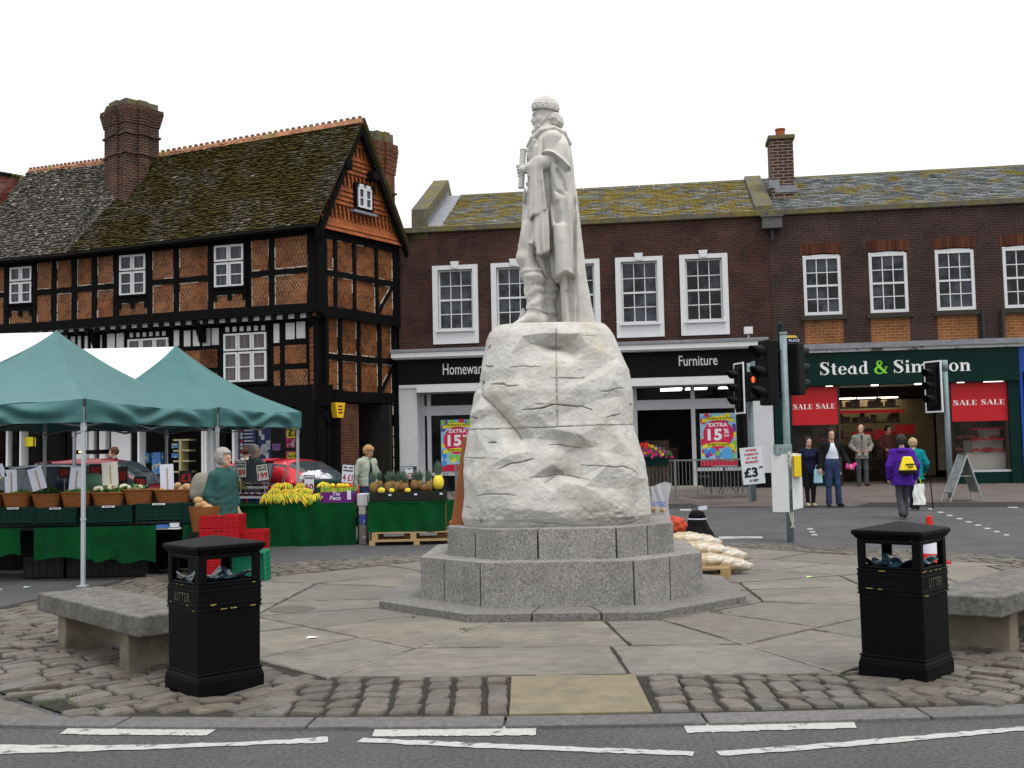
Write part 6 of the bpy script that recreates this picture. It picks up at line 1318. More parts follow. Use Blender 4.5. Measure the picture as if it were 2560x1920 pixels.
for p, q in ((G2.pt(eU0-.05, eZ-.05, .16), G2.pt(aU, aZ-.02, .16)), (G2.pt(eU1+.05, eZ-.12, .16), G2.pt(aU, aZ-.02, .16))):
 dn = Vector((0, 0, -.20)); mb.hexa([p+dn, p+dn+G2.n*.12, q+dn*1.3+G2.n*.12, q+dn*1.3], [p, p+G2.n*.12, q+G2.n*.12, q])
mb.each('bargeboard', m_tim, tb, world=True)
mb = MB()
for q in (B_(1062,500), B_(1265,585)): u, z = G2.uz(q); mb.slab(G2, u-.12, u+.12, z-.12, z+.12, 0, .34)
mb.each('purlin_end', m_tim, tb, world=True)
mb = MB(); n = 24
for i in range(n): a, b = fR(i/n, 0), fR((i+1)/n, 0); mb.tube([a+Vector((0,0,-.07))+T2.n*.05, b+Vector((0,0,-.07))+T2.n*.05], .07, 6)
for i in range(n): a, b = fL(i/n, 0), fL((i+1)/n, 0); mb.tube([a+Vector((0,0,-.07))+T2.n*.05, b+Vector((0,0,-.07))+T2.n*.05], .07, 6)
mb.build('gutter', m_tim, tb, world=True)
m_rt = mat('ridge_terracotta', (.34,.15,.085), .85, vcol=True, var=.25, vs=6, col2=(.2,.17,.05), c2s=1.2, c2p=(.5,.6))
mb = MB()
def crest(p, q, n, step_=True):
 for i in range(n):
  a, b = p.lerp(q, i/n), p.lerp(q, (i+.96)/n); k_ = rnd.uniform(.8, 1.1); nn = T2.n
  mb.hexa([a+nn*.13-Vector((0,0,.12)), b+nn*.13-Vector((0,0,.12)), b-nn*.13-Vector((0,0,.12)), a-nn*.13-Vector((0,0,.12))], [a+nn*.025+Vector((0,0,.05)), b+nn*.025+Vector((0,0,.05)), b-nn*.025+Vector((0,0,.05)), a-nn*.025+Vector((0,0,.05))], 0, (k_, k_, k_))
  if step_:
   m1, m2 = a.lerp(b, .2), a.lerp(b, .72); mb.hexa([m1+nn*.03+Vector((0,0,.04)), m2+nn*.03+Vector((0,0,.04)), m2-nn*.03+Vector((0,0,.04)), m1-nn*.03+Vector((0,0,.04))], [v+Vector((0,0,.115)) for v in (m1+nn*.03, m2+nn*.03, m2-nn*.03, m1-nn*.03)], 0, (k_*.6, k_*.6, k_*.6))
crest(r_m, r_r+Vector((0,0,.03)), 36); mb.build('ridge_tiles', m_rt, tb, world=True); mb = MB(); crest(r_l, r_c, 20); mb.build('ridge_tiles', m_rt, tb, world=True)
m_ch = brickmat('old_chimney_brick', T2.a, (.075,.025,.015), (.035,.016,.012), (.12,.10,.075), bw=.26, bh=.085, ms=.011, var=.55)
m_ch2 = brickmat('red_chimney_brick', T2.a, (.15,.042,.017), (.09,.03,.014), (.13,.10,.065), bw=.26, bh=.085, ms=.008, var=.4)
def chimney(cx_, cy_, z0, z1, w_, dpt, m, ang, corbel, name='chimney', topm=m_conc):
 mb = MB(); M_t = Matrix.Translation((cx_, cy_, 0)) @ Matrix.Rotation(ang, 4, 'Z'); H_ = z1-z0
 def cross(k, za, zb_, ex=0):   # plan with projecting pilasters
  a, b = w_/2+ex, dpt/2+ex; s_ = .09
  pts = [(-a,-b),(-a*.38,-b),(-a*.38,-b-s_),(a*.38,-b-s_),(a*.38,-b),(a,-b),(a,-b*.3),(a+s_,-b*.3),(a+s_,b*.3),(a,b*.3),(a,b),(-a,b),(-a,b*.3),(-a-s_,b*.3),(-a-s_,-b*.3),(-a,-b*.3)]
  k.hexa([M_t @ Vector((x, y, za)) for x, y in pts], [M_t @ Vector((x, y, zb_)) for x, y in pts])
 cross(mb, z0, z1-H_*.2); 
 for i in range(6): cross(mb, z1-H_*.2+i*H_*.022+.001, z1-H_*.2+(i+1)*H_*.022, .03+i*corbel/6)
 cross(mb, z1-H_*.068, z1-H_*.045, corbel*1.1)
 for zz_ in (.30, .48): cross(mb, z1-H_*zz_, z1-H_*zz_+.06, .05)
 o = mb.build(name, m, tb, world=True); mb = MB(); cross(mb, z1-H_*.045, z1+.06, -.02); mb.build('chimney_cap', topm, tb, world=True)
cY = T2.pt(uch, 0, -1.6).y; ctp = at(*A_(1120,160), cY); cxl, cxr = at(*A_(928,500), cY).x, at(*A_(1348,500), cY).x; cb_ = at(*A_(1000,890), cY-1)
chimney((cxl+cxr)/2, cY, cb_.z-.8, ctp.z-.3, (cxr-cxl)*.86, (cxr-cxl)*.74, m_ch, T2.a-R(26), .09)
c2Y = G2.pt(GL*.8, 0, -2.5).y+1.0; c2t = at(*B_(1370,272), c2Y); x0_, x1_ = at(*B_(1262,400), c2Y).x, at(*B_(1440,600), c2Y).x
chimney((x0_+x1_)/2, c2Y, 5.5, c2t.z, (x1_-x0_)*.80, .8, m_ch2, T2.a-R(20), .08)
mb = MB(); mb.slab(T2, u_left, -.3, ZB, zE2-.2, -4.6, -4.4); mb.slab(G2, .2, GL, zE2-1, eZ, -3, -2.8); mb.build('back_wall', m_dark, tb, world=True)
hb = at(20, 1000, 38); rh = thing('red_roofed_house', 'house with a bright red tiled roof showing at the far left edge of the picture', 'house', (hb.x-3, 40, .25))
p0, p1, p2, p3 = at(-260, 395, 44), at(*A_(205,870), 38.5), at(*A_(-40,1150), 36.5), at(-420, 560, 37)
f = lambda u, v: (p3*(1-u)+p2*u)*(1-v)+(p0*(1-u)+p1*u)*v
mb = MB(); mb.add([f(0,0), f(1,0), f(1,1), f(0,1)], [(0,1,2,3)], 0, (.4,.4,.4)); slates(mb, f, 30, 40, thick=.03, col=lambda: (lambda k: (k,k,k))(rnd.uniform(.7,1.1)), lift=.02); mb.build('roof', mat('red_tile', (.17,.055,.038), .85, vcol=True, var=.3, vs=8), rh, world=True, fix=False)
mb = MB(); n = 26
for i in range(n): a, b = p0.lerp(p1, i/n), p0.lerp(p1, (i+.9)/n); mb.tube([a, b], .09, 6); m1 = a.lerp(b, .5); mb.lathe([(.11,0),(.11,.09),(.04,.1),(.04,0)], m1+Vector((0,0,.08)), 8)
mb.build('ridge_tiles', m_rt, rh, world=True)
mb = MB(); mb.box(((p2.x+p3.x)/2-.3, 39.6, 3.4), (6, 5.2, 6.4)); mb.build('wall', m_brick, rh, world=True)
# PEOPLE
SK = mat('skin', (.52,.30,.22), .55); 
def hairm(n, c): return mat(n, c, .8, var=.5, vs=60, bump=.6, bs=120)
def clothm(n, c, **k): return mat(n, c, .9, spec=.08, var=.12, vs=10, bump=.25, bs=60, **k)
def person(label, loc, rz, h, pose=None, top=None, legs=None, shoes=None, hair=None, skin=SK, vox=.013, inner=None, name='person', female=False):
 """faces -Y; top/legs/inner = dict(m=material, ...). Everything is built on one skeleton"""
 J = dict(hipL=(.09,0,.93), hipR=(-.09,0,.93), kneeL=(.10,-.015,.50), kneeR=(-.10,-.015,.50), ankL=(.10,.02,.09), ankR=(-.10,.02,.09), toeL=(.125,-.15,.035), toeR=(-.125,-.15,.035),
             pel=(0,0,.98), chest=(0,0,1.27), neck=(0,.012,1.46), head=(0,-.015,1.63), shL=(.18,.01,1.415), shR=(-.18,.01,1.415), elL=(.245,.035,1.14), elR=(-.245,.035,1.14), wrL=(.255,-.03,.89), wrR=(-.255,-.03,.89))
 if pose: J.update(pose)
 k = h/1.75; J = {a: np.array(b, np.float32) for a, b in J.items()}; root = thing(name, label, 'person', loc, rz); root.scale = (k, k, k)
 fd = np.array(pose.get('face', (0,-1,0)) if pose else (0,-1,0), np.float32); fd /= np.linalg.norm(fd); sd_ = np.cross(fd, (0,0,1)).astype(np.float32); sd_ /= np.linalg.norm(sd_); up_ = np.cross(sd_, fd)
 hd = J['head']; W = lambda a, b, c: hd+fd*a+sd_*b+up_*c       # forward, side, up
 HM = np.stack([sd_, fd, up_], 1)
 def ellh(P, c, r): return ell((P-c)@HM, (0,0,0), (r[1], r[0], r[2]))
 hands = []
 for s in 'LR':
  w_ = J['wr'+s]; e = J['el'+s]; dn = (w_-e)/np.linalg.norm(w_-e)
  if pose and 'hand'+s in pose: dn = np.array(pose['hand'+s], np.float32); dn /= np.linalg.norm(dn)
  inn = np.array((-1 if s == 'L' else 1, 0, 0), np.float32); fw = np.cross(inn, dn); fw = fw/np.linalg.norm(fw)*(-1 if fw@np.cross(inn, dn) > 0 and (np.cross(inn, dn))[1] > 0 else 1); hands.append((w_, dn, inn, fw))
 def f_body(P):
  d = ellh(P, W(-.012,0,.03), (.098,.076,.105)); d = smin(d, ellh(P, W(.035,0,-.055), (.058,.054,.06)), .035)
  d = smin(d, cone(P, W(.088,0,.012), W(.112,0,-.022), .010, .013), .014); d = smin(d, cone(P, W(.082,-.03,.03), W(.082,.03,.03), .011, .011), .012)
  for q in (-1, 1):
   d = smax(d, -ellh(P, W(.095,q*.032,.008), (.014,.016,.010)), .008); d = smin(d, ellh(P, W(.082,q*.032,.008), (.012,.013,.010)), .003); d = smin(d, ellh(P, W(-.005,q*.078,-.005), (.022,.010,.030)), .006)
  d = smin(d, cone(P, W(.088,-.02,-.05), W(.088,.02,-.05), .008, .008), .006); d = smin(d, ellh(P, W(.075,0,-.088), (.022,.026,.02)), .015)
  d = smin(d, cone(P, J['neck'], hd+(0,0.02,-.06), .057, .052), .025)
  d = smin(d, cone(P, J['chest'], J['neck']-(0,0,.06), .13, .07, (1,.75,1)), .06); d = smin(d, cone(P, J['pel']+(0,0,.02), J['chest'], .115, .13, (1,.75,1)), .05)
  for s, (w_, dn, inn, fw) in zip('LR', hands):
   d = smin(d, cone(P, J['sh'+s], J['el'+s], .052, .04), .04); d = smin(d, cone(P, J['el'+s], w_, .04, .027), .02)
   pc = w_+dn*.085; d = smin(d, cone(P, w_+dn*.02, pc, .030, .036, (1,1,1)), .02)
   for i in range(4):
    o = fw*(.030-.020*i); L = (.072,.08,.075,.058)[i]; a = pc+o+dn*.012; b = a+dn*L*.5+inn*.010; c = b+dn*L*.42+inn*.022
    d = smin(d, cone(P, a, b, .0105, .0095), .006); d = smin(d, cone(P, b, c, .0095, .008), .005)
   a = w_+dn*.035+fw*.032; b = a+fw*.028+dn*.03+inn*.01; c = b+dn*.032+inn*.012; d = smin(d, cone(P, a, b, .014, .011), .01); d = smin(d, cone(P, b, c, .011, .009), .005)
   d = smin(d, cone(P, J['hip'+s], J['knee'+s], .082, .05), .03); d = smin(d, cone(P, J['knee'+s], J['ank'+s], .05, .034), .02); d = smin(d, cone(P, J['ank'+s]-(0,0,.03), J['toe'+s], .036, .025), .02)
  return d
 allp = np.stack(list(J.values())); lo = allp.min(0)-.24; hi = allp.max(0)+.24; lo[2] = -.02; hi[2] += .0
 smesh('body', sculpt(f_body, lo, hi, vox), skin, root)
 for nm, A3 in (('eye', ((.093,-.032,.008,.0075), (.093,.032,.008,.0075))), ('mouth', ((.092,0,-.052,.011),))):
  for f3, s3, u3, r3 in A3: q3 = MB(); q3.ball(tuple(W(f3,s3,u3)), r3, 8, sc=(1.3,1,.5)); q3.build(nm, mat(nm+'_tone', (.03,.02,.018) if nm == 'eye' else (.28,.09,.08), .5), root)
 if top:
  hem = top.get('hem', .80); fl = top.get('flare', .0); r0 = top.get('fat', 0.); sl = top.get('sleeve', 1.)
  def f_top(P):
   d = cone(P, J['pel']+(0,0,.0), J['chest']+(0,0,.03), .155+r0, .165+r0*.8, (1,.72,1)); d = smin(d, cone(P, J['chest'], J['neck']-(0,0,.07), .16+r0*.6, .09, (1,.72,1)), .06)
   c_ = (J['hipL']+J['hipR'])/2; d = smin(d, cone(P, J['pel'], np.array((c_[0], c_[1], hem+.02)), .16+r0, .165+r0+fl, (1,.78,1)), .05)
   for s in 'LR': d = smin(d, cone(P, J['neck']-(0,0,.055), J['sh'+s]-(0,0,.012), .07, .052+r0*.2), .05)
   for s in 'LR':
    e = J['el'+s]; w_ = e+(J['wr'+s]-e)*(sl if sl <= 1 else 1); d = smin(d, cone(P, J['sh'+s]-(0,0,.02), e, .060+r0*.25, .056+r0*.3), .05)
    if sl > 0: d = smin(d, cone(P, e, w_, .056+r0*.3, .042+r0*.3), .025)
   if top.get('hood'): d = smin(d, ell(P, J['neck']+np.array((0,.09,-.02), np.float32), (.12,.075,.07)), .04)
   if top.get('collar'): d = smin(d, cone(P, J['neck']+(-.04,-.03,.0), J['neck']+(.04,-.03,.0), .055, .055), .03); d = smin(d, cone(P, J['neck']+(-.05,.03,.02), J['neck']+(.05,.03,.02), .045, .045), .03)
   if top.get('bust'): d = smin(d, cone(P, J['chest']+(-.07,-.10,.0), J['chest']+(.07,-.10,.0), .06, .06), .06)
   d = d+.012*lattice_noise(P, 8, 71)+.005*lattice_noise(P, 19, 73)+.008*(1-np.abs(np.sin(P[:,2]*22+P[:,0]*9+5*lattice_noise(P, 5, 72)))*2)*np.clip(1.35-P[:,2], .1, .6)*1.8
   d = smax(d, hem-P[:,2], .01)
   neckh = cone(P, J['neck']-(0,0,.03), J['neck']+(0,-.02,.2), .062, .09); d = smax(d, -neckh, .01)
   if top.get('open'):   # jacket hanging open in front
    a = top['open']; d = smax(d, -smax(np.abs(P[:,0]-J['chest'][0])-(a*np.clip((1.5-P[:,2])*2.2, .25, 1)), P[:,1]+.02-J['chest'][1], .01), .01)
   return d
  smesh(top.get('name', 'coat'), sculpt(f_top, lo+(0,0,max(0, hem-.05)), hi, vox), top['m'], root)
 if inner:
  def f_in(P):
   d = cone(P, J['pel'], J['chest']+(0,0,.03), .148, .152, (1,.72,1)); d = smin(d, cone(P, J['chest'], J['neck']-(0,0,.06), .15, .075, (1,.72,1)), .05)
   return smax(smax(d, inner.get('hem', .9)-P[:,2], .01), -cone(P, J['neck']-(0,0,.02), J['neck']+(0,-.03,.2), .058, .08), .01)
  smesh(inner.get('name', 'shirt'), sculpt(f_in, lo+(0,0,.8), hi, vox), inner['m'], root)
 if legs:
  def f_leg(P):
   d = None
   for s in 'LR':
    q = smin(cone(P, J['hip'+s], J['knee'+s], .095, .068), cone(P, J['knee'+s], J['ank'+s]-(0,0,.02), .066, legs.get('cuff', .058)), .03); d = q if d is None else smin(d, q, .03)
   d = smin(d, cone(P, J['hipL']+(-.02,0,.06), J['hipR']+(.02,0,.06), .105, .105), .05); d = smin(d, cone(P, J['pel']-(0,0,.06), J['pel']+(0,0,.06), .135, .145, (1,.78,1)), .05)
   d = d+.006*lattice_noise(P, 8, 75)+.004*np.sin(P[:,2]*60+8*lattice_noise(P, 5, 76))*np.clip(.5-P[:,2], 0, .3)*3
   return smax(d, .055-P[:,2]+min(J['ankL'][2], J['ankR'][2])*0, .01)
  smesh(legs.get('name', 'trousers'), sculpt(f_leg, lo, (hi[0], hi[1], 1.12), vox), legs['m'], root)
 for s in 'LR':
  if shoes:
   a, t_ = J['ank'+s], J['toe'+s]
   def f_s(P): return smax(smin(cone(P, a-(0,-.03,.035), t_+(0,0,.01), .045, .034), cone(P, a-(0,-.02,.03), a+(0,0,.0), .044, .045), .02), (t_[2]-.036)-P[:,2], .005)
   smesh('shoe', sculpt(f_s, np.minimum(a, t_)-.08, np.maximum(a, t_)+.08, vox*.9), shoes, root)
 if hair:
  st_ = hair.get('style', 'short'); L_ = {'short': .0, 'bob': .05, 'bun': .0, 'bald': .0, 'full': .02}[st_]
  def f_h(P):
   r_ = {'bob': .030, 'full': .026}.get(st_, .012)
   d = ellh(P, W(-.02,0,.038), (.100+r_,.080+r_,.100+r_)); Q = (P-hd)@HM
   cut = smax(Q[:,1]-.030-.03*(Q[:,2] > .08), .0+Q[:,2]*-1+(.055 if 0 else .0)-9, .01)
   face = smax(smax(.035-Q[:,1]*-0-Q[:,1], -.2-Q[:,2], .01)*-1*0+(.045-Q[:,1]), Q[:,2]-.078, .01)   # region in front of the ears and below the fringe
   d = smax(d, -face, .012); low = {'short': -.035, 'bob': -.10, 'bun': -.03, 'bald': -.01, 'full': -.07}[st_]; d = smax(d, low-Q[:,2], .015)
   if st_ == 'bald': d = smax(d, Q[:,2]-.055, .01)
   if st_ == 'bun': d = np.minimum(d, ellh(P, W(-.11,0,.04), (.04,.04,.04)))
   return d+.011*lattice_noise(P, 26, 81)+.006*lattice_noise(P, 60, 82)
  smesh('hair', sculpt(f_h, hd-.2, hd+.2, min(vox, .011)), hair['m'], root)
 return root
def stand(px, py, z, Y=None):
 if Y is None: return gnd(px, py, z)
 q = at(px, py, Y); return Vector((q.x, Y, z))
m_navy = clothm('navy_cloth', (.012,.014,.035)); m_blk = clothm('black_cloth', (.012,.012,.014)); m_jean = clothm('blue_denim', (.03,.05,.11)); m_whit = clothm('white_cotton', (.62,.66,.76)); m_grey = clothm('grey_trousers', (.07,.072,.078)); m_shoe = mat('dark_shoe', (.02,.016,.014), .5); m_beige = mat('beige_shoe', (.45,.36,.25), .6)
zk = .17
w_ = gnd(*M_(300,1475), zk); person('young woman in navy top and black trousers holding the hand of the man in white', w_, 0, 1.62, dict(elL=(.25,.03,1.12), wrL=(.31,-.05,.92), elR=(-.22,.04,1.13), wrR=(-.235,0,.90), ankL=(.075,.02,.09), ankR=(-.06,.02,.09), toeL=(.09,-.13,.035), toeR=(-.075,-.13,.035), kneeL=(.08,-.01,.5), kneeR=(-.075,-.01,.5), face=(.1,-1,.02)), top=dict(m=m_navy, hem=.84, name='jumper', bust=1, flare=-.01), legs=dict(m=m_blk, cuff=.045), shoes=m_beige, hair=dict(m=hairm('dark_brown_hair', (.03,.015,.01)), style='bun'))
mn_ = gnd(*M_(500,1475), zk); pr_ = person('man in white t-shirt and open black cardigan with blue jeans at the kerb', mn_, 0, 1.80, dict(elR=(-.245,.02,1.13), wrR=(-.285,-.06,.88), elL=(.27,.03,1.16), wrL=(.34,-.12,.96), ankL=(.13,.02,.09), ankR=(-.10,.02,.09), toeL=(.17,-.13,.035), toeR=(-.13,-.13,.035), face=(-.1,-1,-.02)), top=dict(m=m_blk, hem=.84, name='cardigan', open=.19, fat=.008), inner=dict(m=m_whit, hem=.92, name='t_shirt'), legs=dict(m=m_jean, cuff=.07), shoes=m_shoe, hair=dict(m=hairm('black_hair', (.012,.01,.009)), style='short'))
b = thing('pink_purse', 'small bright pink purse in the hand of the man in the white t-shirt', 'purse', (mn_.x+.37, mn_.y-.14, mn_.z+.86)); mb = MB(); mb.box((0,0,.06), (.2,.07,.12), ry=.3); bevel(mb.build('pouch', mat('pink_leather', (.65,.05,.35), .5), b), .02); mb = MB(); mb.box((.1,0,.11), (.12,.05,.06), ry=-.5); mb.build('flap', mat('pink_leather', (.65,.05,.35)), b)
b = thing('carrier_bag', 'pale blue carrier bag held between the young woman and the man in white', 'carrier bag', (mn_.x-.33, mn_.y+.05, mn_.z+.55)); mb = MB(); mb.box((0,0,.16), (.2,.12,.32), taper=.8); bevel(mb.build('bag', mat('pale_blue_plastic', (.35,.55,.65), .4), b), .02)
mb = MB(); mb.tube([(-.06,0,.31), (-.03,0,.42), (.03,0,.42), (.06,0,.31)], .008, 6); mb.build('handle', mat('pale_blue_plastic', (.35,.55,.65)), b)
om = onpav(*M_(752,1300)); person('elderly man in pale grey zipped jacket and tie standing in the shoe shop doorway', om, R(-8), 1.73, dict(elR=(-.28,.04,1.15), wrR=(-.19,-.12,1.02), handR=(.9,-.3,-.3), elL=(.28,.04,1.15), wrL=(.19,-.12,1.02), handL=(-.9,-.3,-.3), face=(-.55,-1,0), toeR=(-.13,-.13,.035), toeL=(.14,-.13,.035)), top=dict(m=clothm('grey_jacket', (.21,.205,.18)), hem=.78, name='jacket', collar=1, fat=.02, flare=.0), legs=dict(m=m_grey, cuff=.065), shoes=mat('brown_shoe', (.06,.02,.015), .5), hair=dict(m=hairm('grey_hair', (.25,.24,.23)), style='bald'))
o_ = [o for o in COL.objects if o.get('label', '').startswith('elderly man')][0]; mb = MB(); mb.box((0,-.158,1.12), (.022,.012,.52)); mb.build('zip', mat('zip_grey', (.12,.12,.11), .6), o_); mb = MB(); mb.box((0,-.125,1.39), (.045,.02,.12), rx=-.3); mb.build('tie', m_navy, o_)
mb = MB()
for x in (-1, 1): mb.box((x*.09,-.165,.93), (.11,.014,.11)); mb.box((x*.085,-.168,1.18), (.012,.01,.12))
mb.each('pocket', mat('jacket_trim', (.28,.27,.24), .8), o_)
pu = gnd(*M_(1110,1575), .15); person('person in purple hooded coat walking away across the road', pu, R(172), 1.60, dict(hipL=(.09,0,.90), ankL=(.06,.14,.13), toeL=(.07,.0,.05), kneeL=(.08,-.02,.50), ankR=(-.03,-.12,.09), toeR=(-.04,-.28,.035), kneeR=(-.06,-.10,.50), elL=(.28,.05,1.12), wrL=(.27,-.05,.86), elR=(-.28,.05,1.12), wrR=(-.27,-.02,.86), face=(-.15,-1,-.1)), top=dict(m=clothm('purple_anorak', (.07,.018,.26)), hem=.70, name='anorak', hood=1, fat=.05, flare=.02), legs=dict(m=clothm('speckled_grey', (.06,.06,.07)), cuff=.08), shoes=m_shoe, hair=dict(m=hairm('dark_grey_hair', (.035,.03,.028)), style='full'))
bp = thing('waist_bag', 'yellow and black bag worn on the back of the purple coat', 'bag', (pu.x+.02, pu.y-.22, pu.z+.93)); mb = MB(); mb.hexa([Vector(v) for v in ((-.17,-.08,.0),(.17,-.08,.0),(.16,.06,0),(-.16,.06,0))], [Vector(v) for v in ((-.07,-.02,.27),(.09,-.02,.27),(.09,.06,.27),(-.07,.06,.27))]); bevel(mb.build('pouch', mat('yellow_nylon', (.8,.62,.02), .5), bp), .025)
mb = MB(); mb.box((0,-.0,-.03), (.30,.15,.09)); bevel(mb.build('base', m_blk, bp), .03); mb = MB(); mb.box((.03,-.075,.12), (.17,.012,.025)); mb.box((.03,-.085,.07), (.1,.012,.02)); mb.each('strap', m_blk, bp)
te = gnd(*M_(1225,1510), .15)+Vector((.05,.25,0)); person('older woman with curly fair hair in teal coat walking with a black stick', te, R(168), 1.56, dict(elL=(.26,.05,1.12), wrL=(.24,-.06,.9), elR=(-.29,.02,1.13), wrR=(-.27,-.14,.95), ankL=(.07,.12,.11), toeL=(.08,.0,.05), kneeL=(.08,-.0,.5), ankR=(-.05,-.08,.09), toeR=(-.06,-.24,.035), face=(.1,-1,-.05), head=(0,-.05,1.61)), top=dict(m=clothm('teal_coat', (.006,.19,.21)), hem=.74, name='coat', fat=.045, flare=.01, collar=1), legs=dict(m=m_navy, cuff=.07), shoes=m_shoe, hair=dict(m=hairm('fair_hair', (.42,.30,.17)), style='full'))
cb_ = thing('carrier_bag', 'white carrier bag with leaf print and green handles carried by the woman in teal', 'carrier bag', (te.x-.02, te.y-.28, te.z+.13))
mb = MB(); f = lambda u, v: Vector(((u-.5)*(.28-.06*v)+.015*math.sin(v*9), .06*math.sin(u*math.pi)*(1-.4*v)*-1+.01*math.sin(u*14+v*6), v*.45)); mb.grid(f, 12, 12); mb.grid(lambda u, v: Vector(((u-.5)*(.28-.06*v)+.015*math.sin(v*9), .06*math.sin(u*math.pi)*(1-.4*v), v*.45)), 12, 12)
mb.build('bag', mat('white_plastic', (.7,.72,.68), .4, col2=(.15,.3,.05), c2s=11, c2p=(.64,.67)), cb_, smooth=True); mb = MB(); mb.tube([(-.06,0,.44), (-.02,0,.60), (.02,0,.60), (.06,0,.44)], .014, 6); mb.build('handle', mat('green_plastic', (.25,.55,.03), .4), cb_)
s_ = thing('walking_stick', 'thin black walking stick in the right hand of the woman in teal', 'walking stick', (te.x+.33, te.y-.02, te.z)); mb = MB(); mb.tube([(.04,0,0), (0,.0,.80), (-.03,0,.86), (-.09,0,.87)], .013, 8); mb.build('shaft', m_blk, s_, smooth=True)
bw = onpav(*M_(985,1270)); person('person in dark red brown jacket inside the shoe shop behind the purple coat', bw, R(20), 1.68, dict(elR=(-.30,.0,1.15), wrR=(-.22,-.1,1.05)), top=dict(m=clothm('maroon_jacket', (.10,.035,.03)), hem=.8, name='jacket', fat=.02), legs=dict(m=m_blk), shoes=m_shoe, hair=dict(m=hairm('black_hair', (.012,.01,.009)), style='short'), vox=.016)
lj = at(*F_(1440,300), 21.5); ljz = .15; person('woman with short fair hair in pale green jacket walking past the brick side wall', (lj.x, 21.5, ljz), R(48), 1.64, dict(elR=(-.29,.06,1.14), wrR=(-.26,.06,.90), elL=(.27,.0,1.15), wrL=(.25,-.08,.92), face=(.25,-1,-.45), head=(.01,-.05,1.60)), top=dict(m=clothm('pale_green_jacket', (.33,.37,.29)), hem=.88, name='jacket', open=.07, fat=.03, collar=1), inner=dict(m=m_navy, hem=.86, name='jumper'), legs=dict(m=m_jean), shoes=m_shoe, hair=dict(m=hairm('sandy_hair', (.40,.22,.09)), style='full'))
wg = at(*E_(1930,500), 14.7); wgp = (wg.x, 14.7, 0); person('grey haired woman in dark green shirt with a pale rucksack at the near stall', wgp, R(62), 1.70, dict(elL=(.26,.05,1.14), wrL=(.27,-.02,.90), elR=(-.25,.04,1.14), wrR=(-.24,-.05,.9), face=(.1,-1,0), head=(0,-.02,1.63), ankL=(.1,.1,.09), toeL=(.12,-.06,.035)), top=dict(m=clothm('green_shirt', (.03,.085,.078)), hem=.78, name='shirt', fat=.04, collar=1, sleeve=.55, flare=.02), legs=dict(m=m_navy), shoes=m_shoe, hair=dict(m=hairm('silver_hair', (.33,.31,.29)), style='bob'), vox=.011)
rk = thing('rucksack', 'pale grey canvas rucksack on the back of the woman in green', 'rucksack', (wg.x-.27, 14.62, 1.10)); sm = sculpt(lambda P: smin(ell(P, (0,0,.13), (.15,.13,.19)), cone(P, (-.07,0,.02), (.06,0,.02), .10, .10), .05)+.012*lattice_noise(P, 10, 5), (-.3,-.3,-.2), (.3,.3,.45), .015); smesh('bag', sm, clothm('grey_canvas', (.22,.22,.18)), rk)
mg = at(*F_(470,400), 20.4); person('older man in blue grey shirt with white hair beside the red car', (mg.x, 20.4, .12), R(150), 1.70, dict(face=(-.9,-.6,0), elL=(.28,.02,1.14), wrL=(.28,-.08,.9)), top=dict(m=clothm('blue_grey_shirt', (.10,.125,.14)), hem=.86, name='shirt', fat=.035, collar=1), legs=dict(m=clothm('blue_trousers', (.02,.05,.16))), shoes=m_shoe, hair=dict(m=hairm('white_hair', (.5,.46,.40)), style='short'))
mh = at(*F_(398,350), 22.6); person('dark haired man partly hidden behind the man in blue grey shirt', (mh.x, 22.6, .15), R(170), 1.66, None, top=dict(m=clothm('white_shirt', (.5,.5,.52)), hem=.88, name='shirt', collar=1), legs=dict(m=m_navy), shoes=m_shoe, hair=dict(m=hairm('brown_hair', (.07,.035,.02)), style='short'), vox=.016)
ms = at(*E_(985,370), 25.5); person('man in navy suit beyond the cars in front of the white shop wall', (ms.x, 25.5, .15), R(-70), 1.74, None, top=dict(m=m_navy, hem=.8, name='jacket', collar=1), legs=dict(m=m_navy), shoes=m_shoe, hair=dict(m=hairm('brown_hair', (.07,.035,.02)), style='short'), vox=.016)
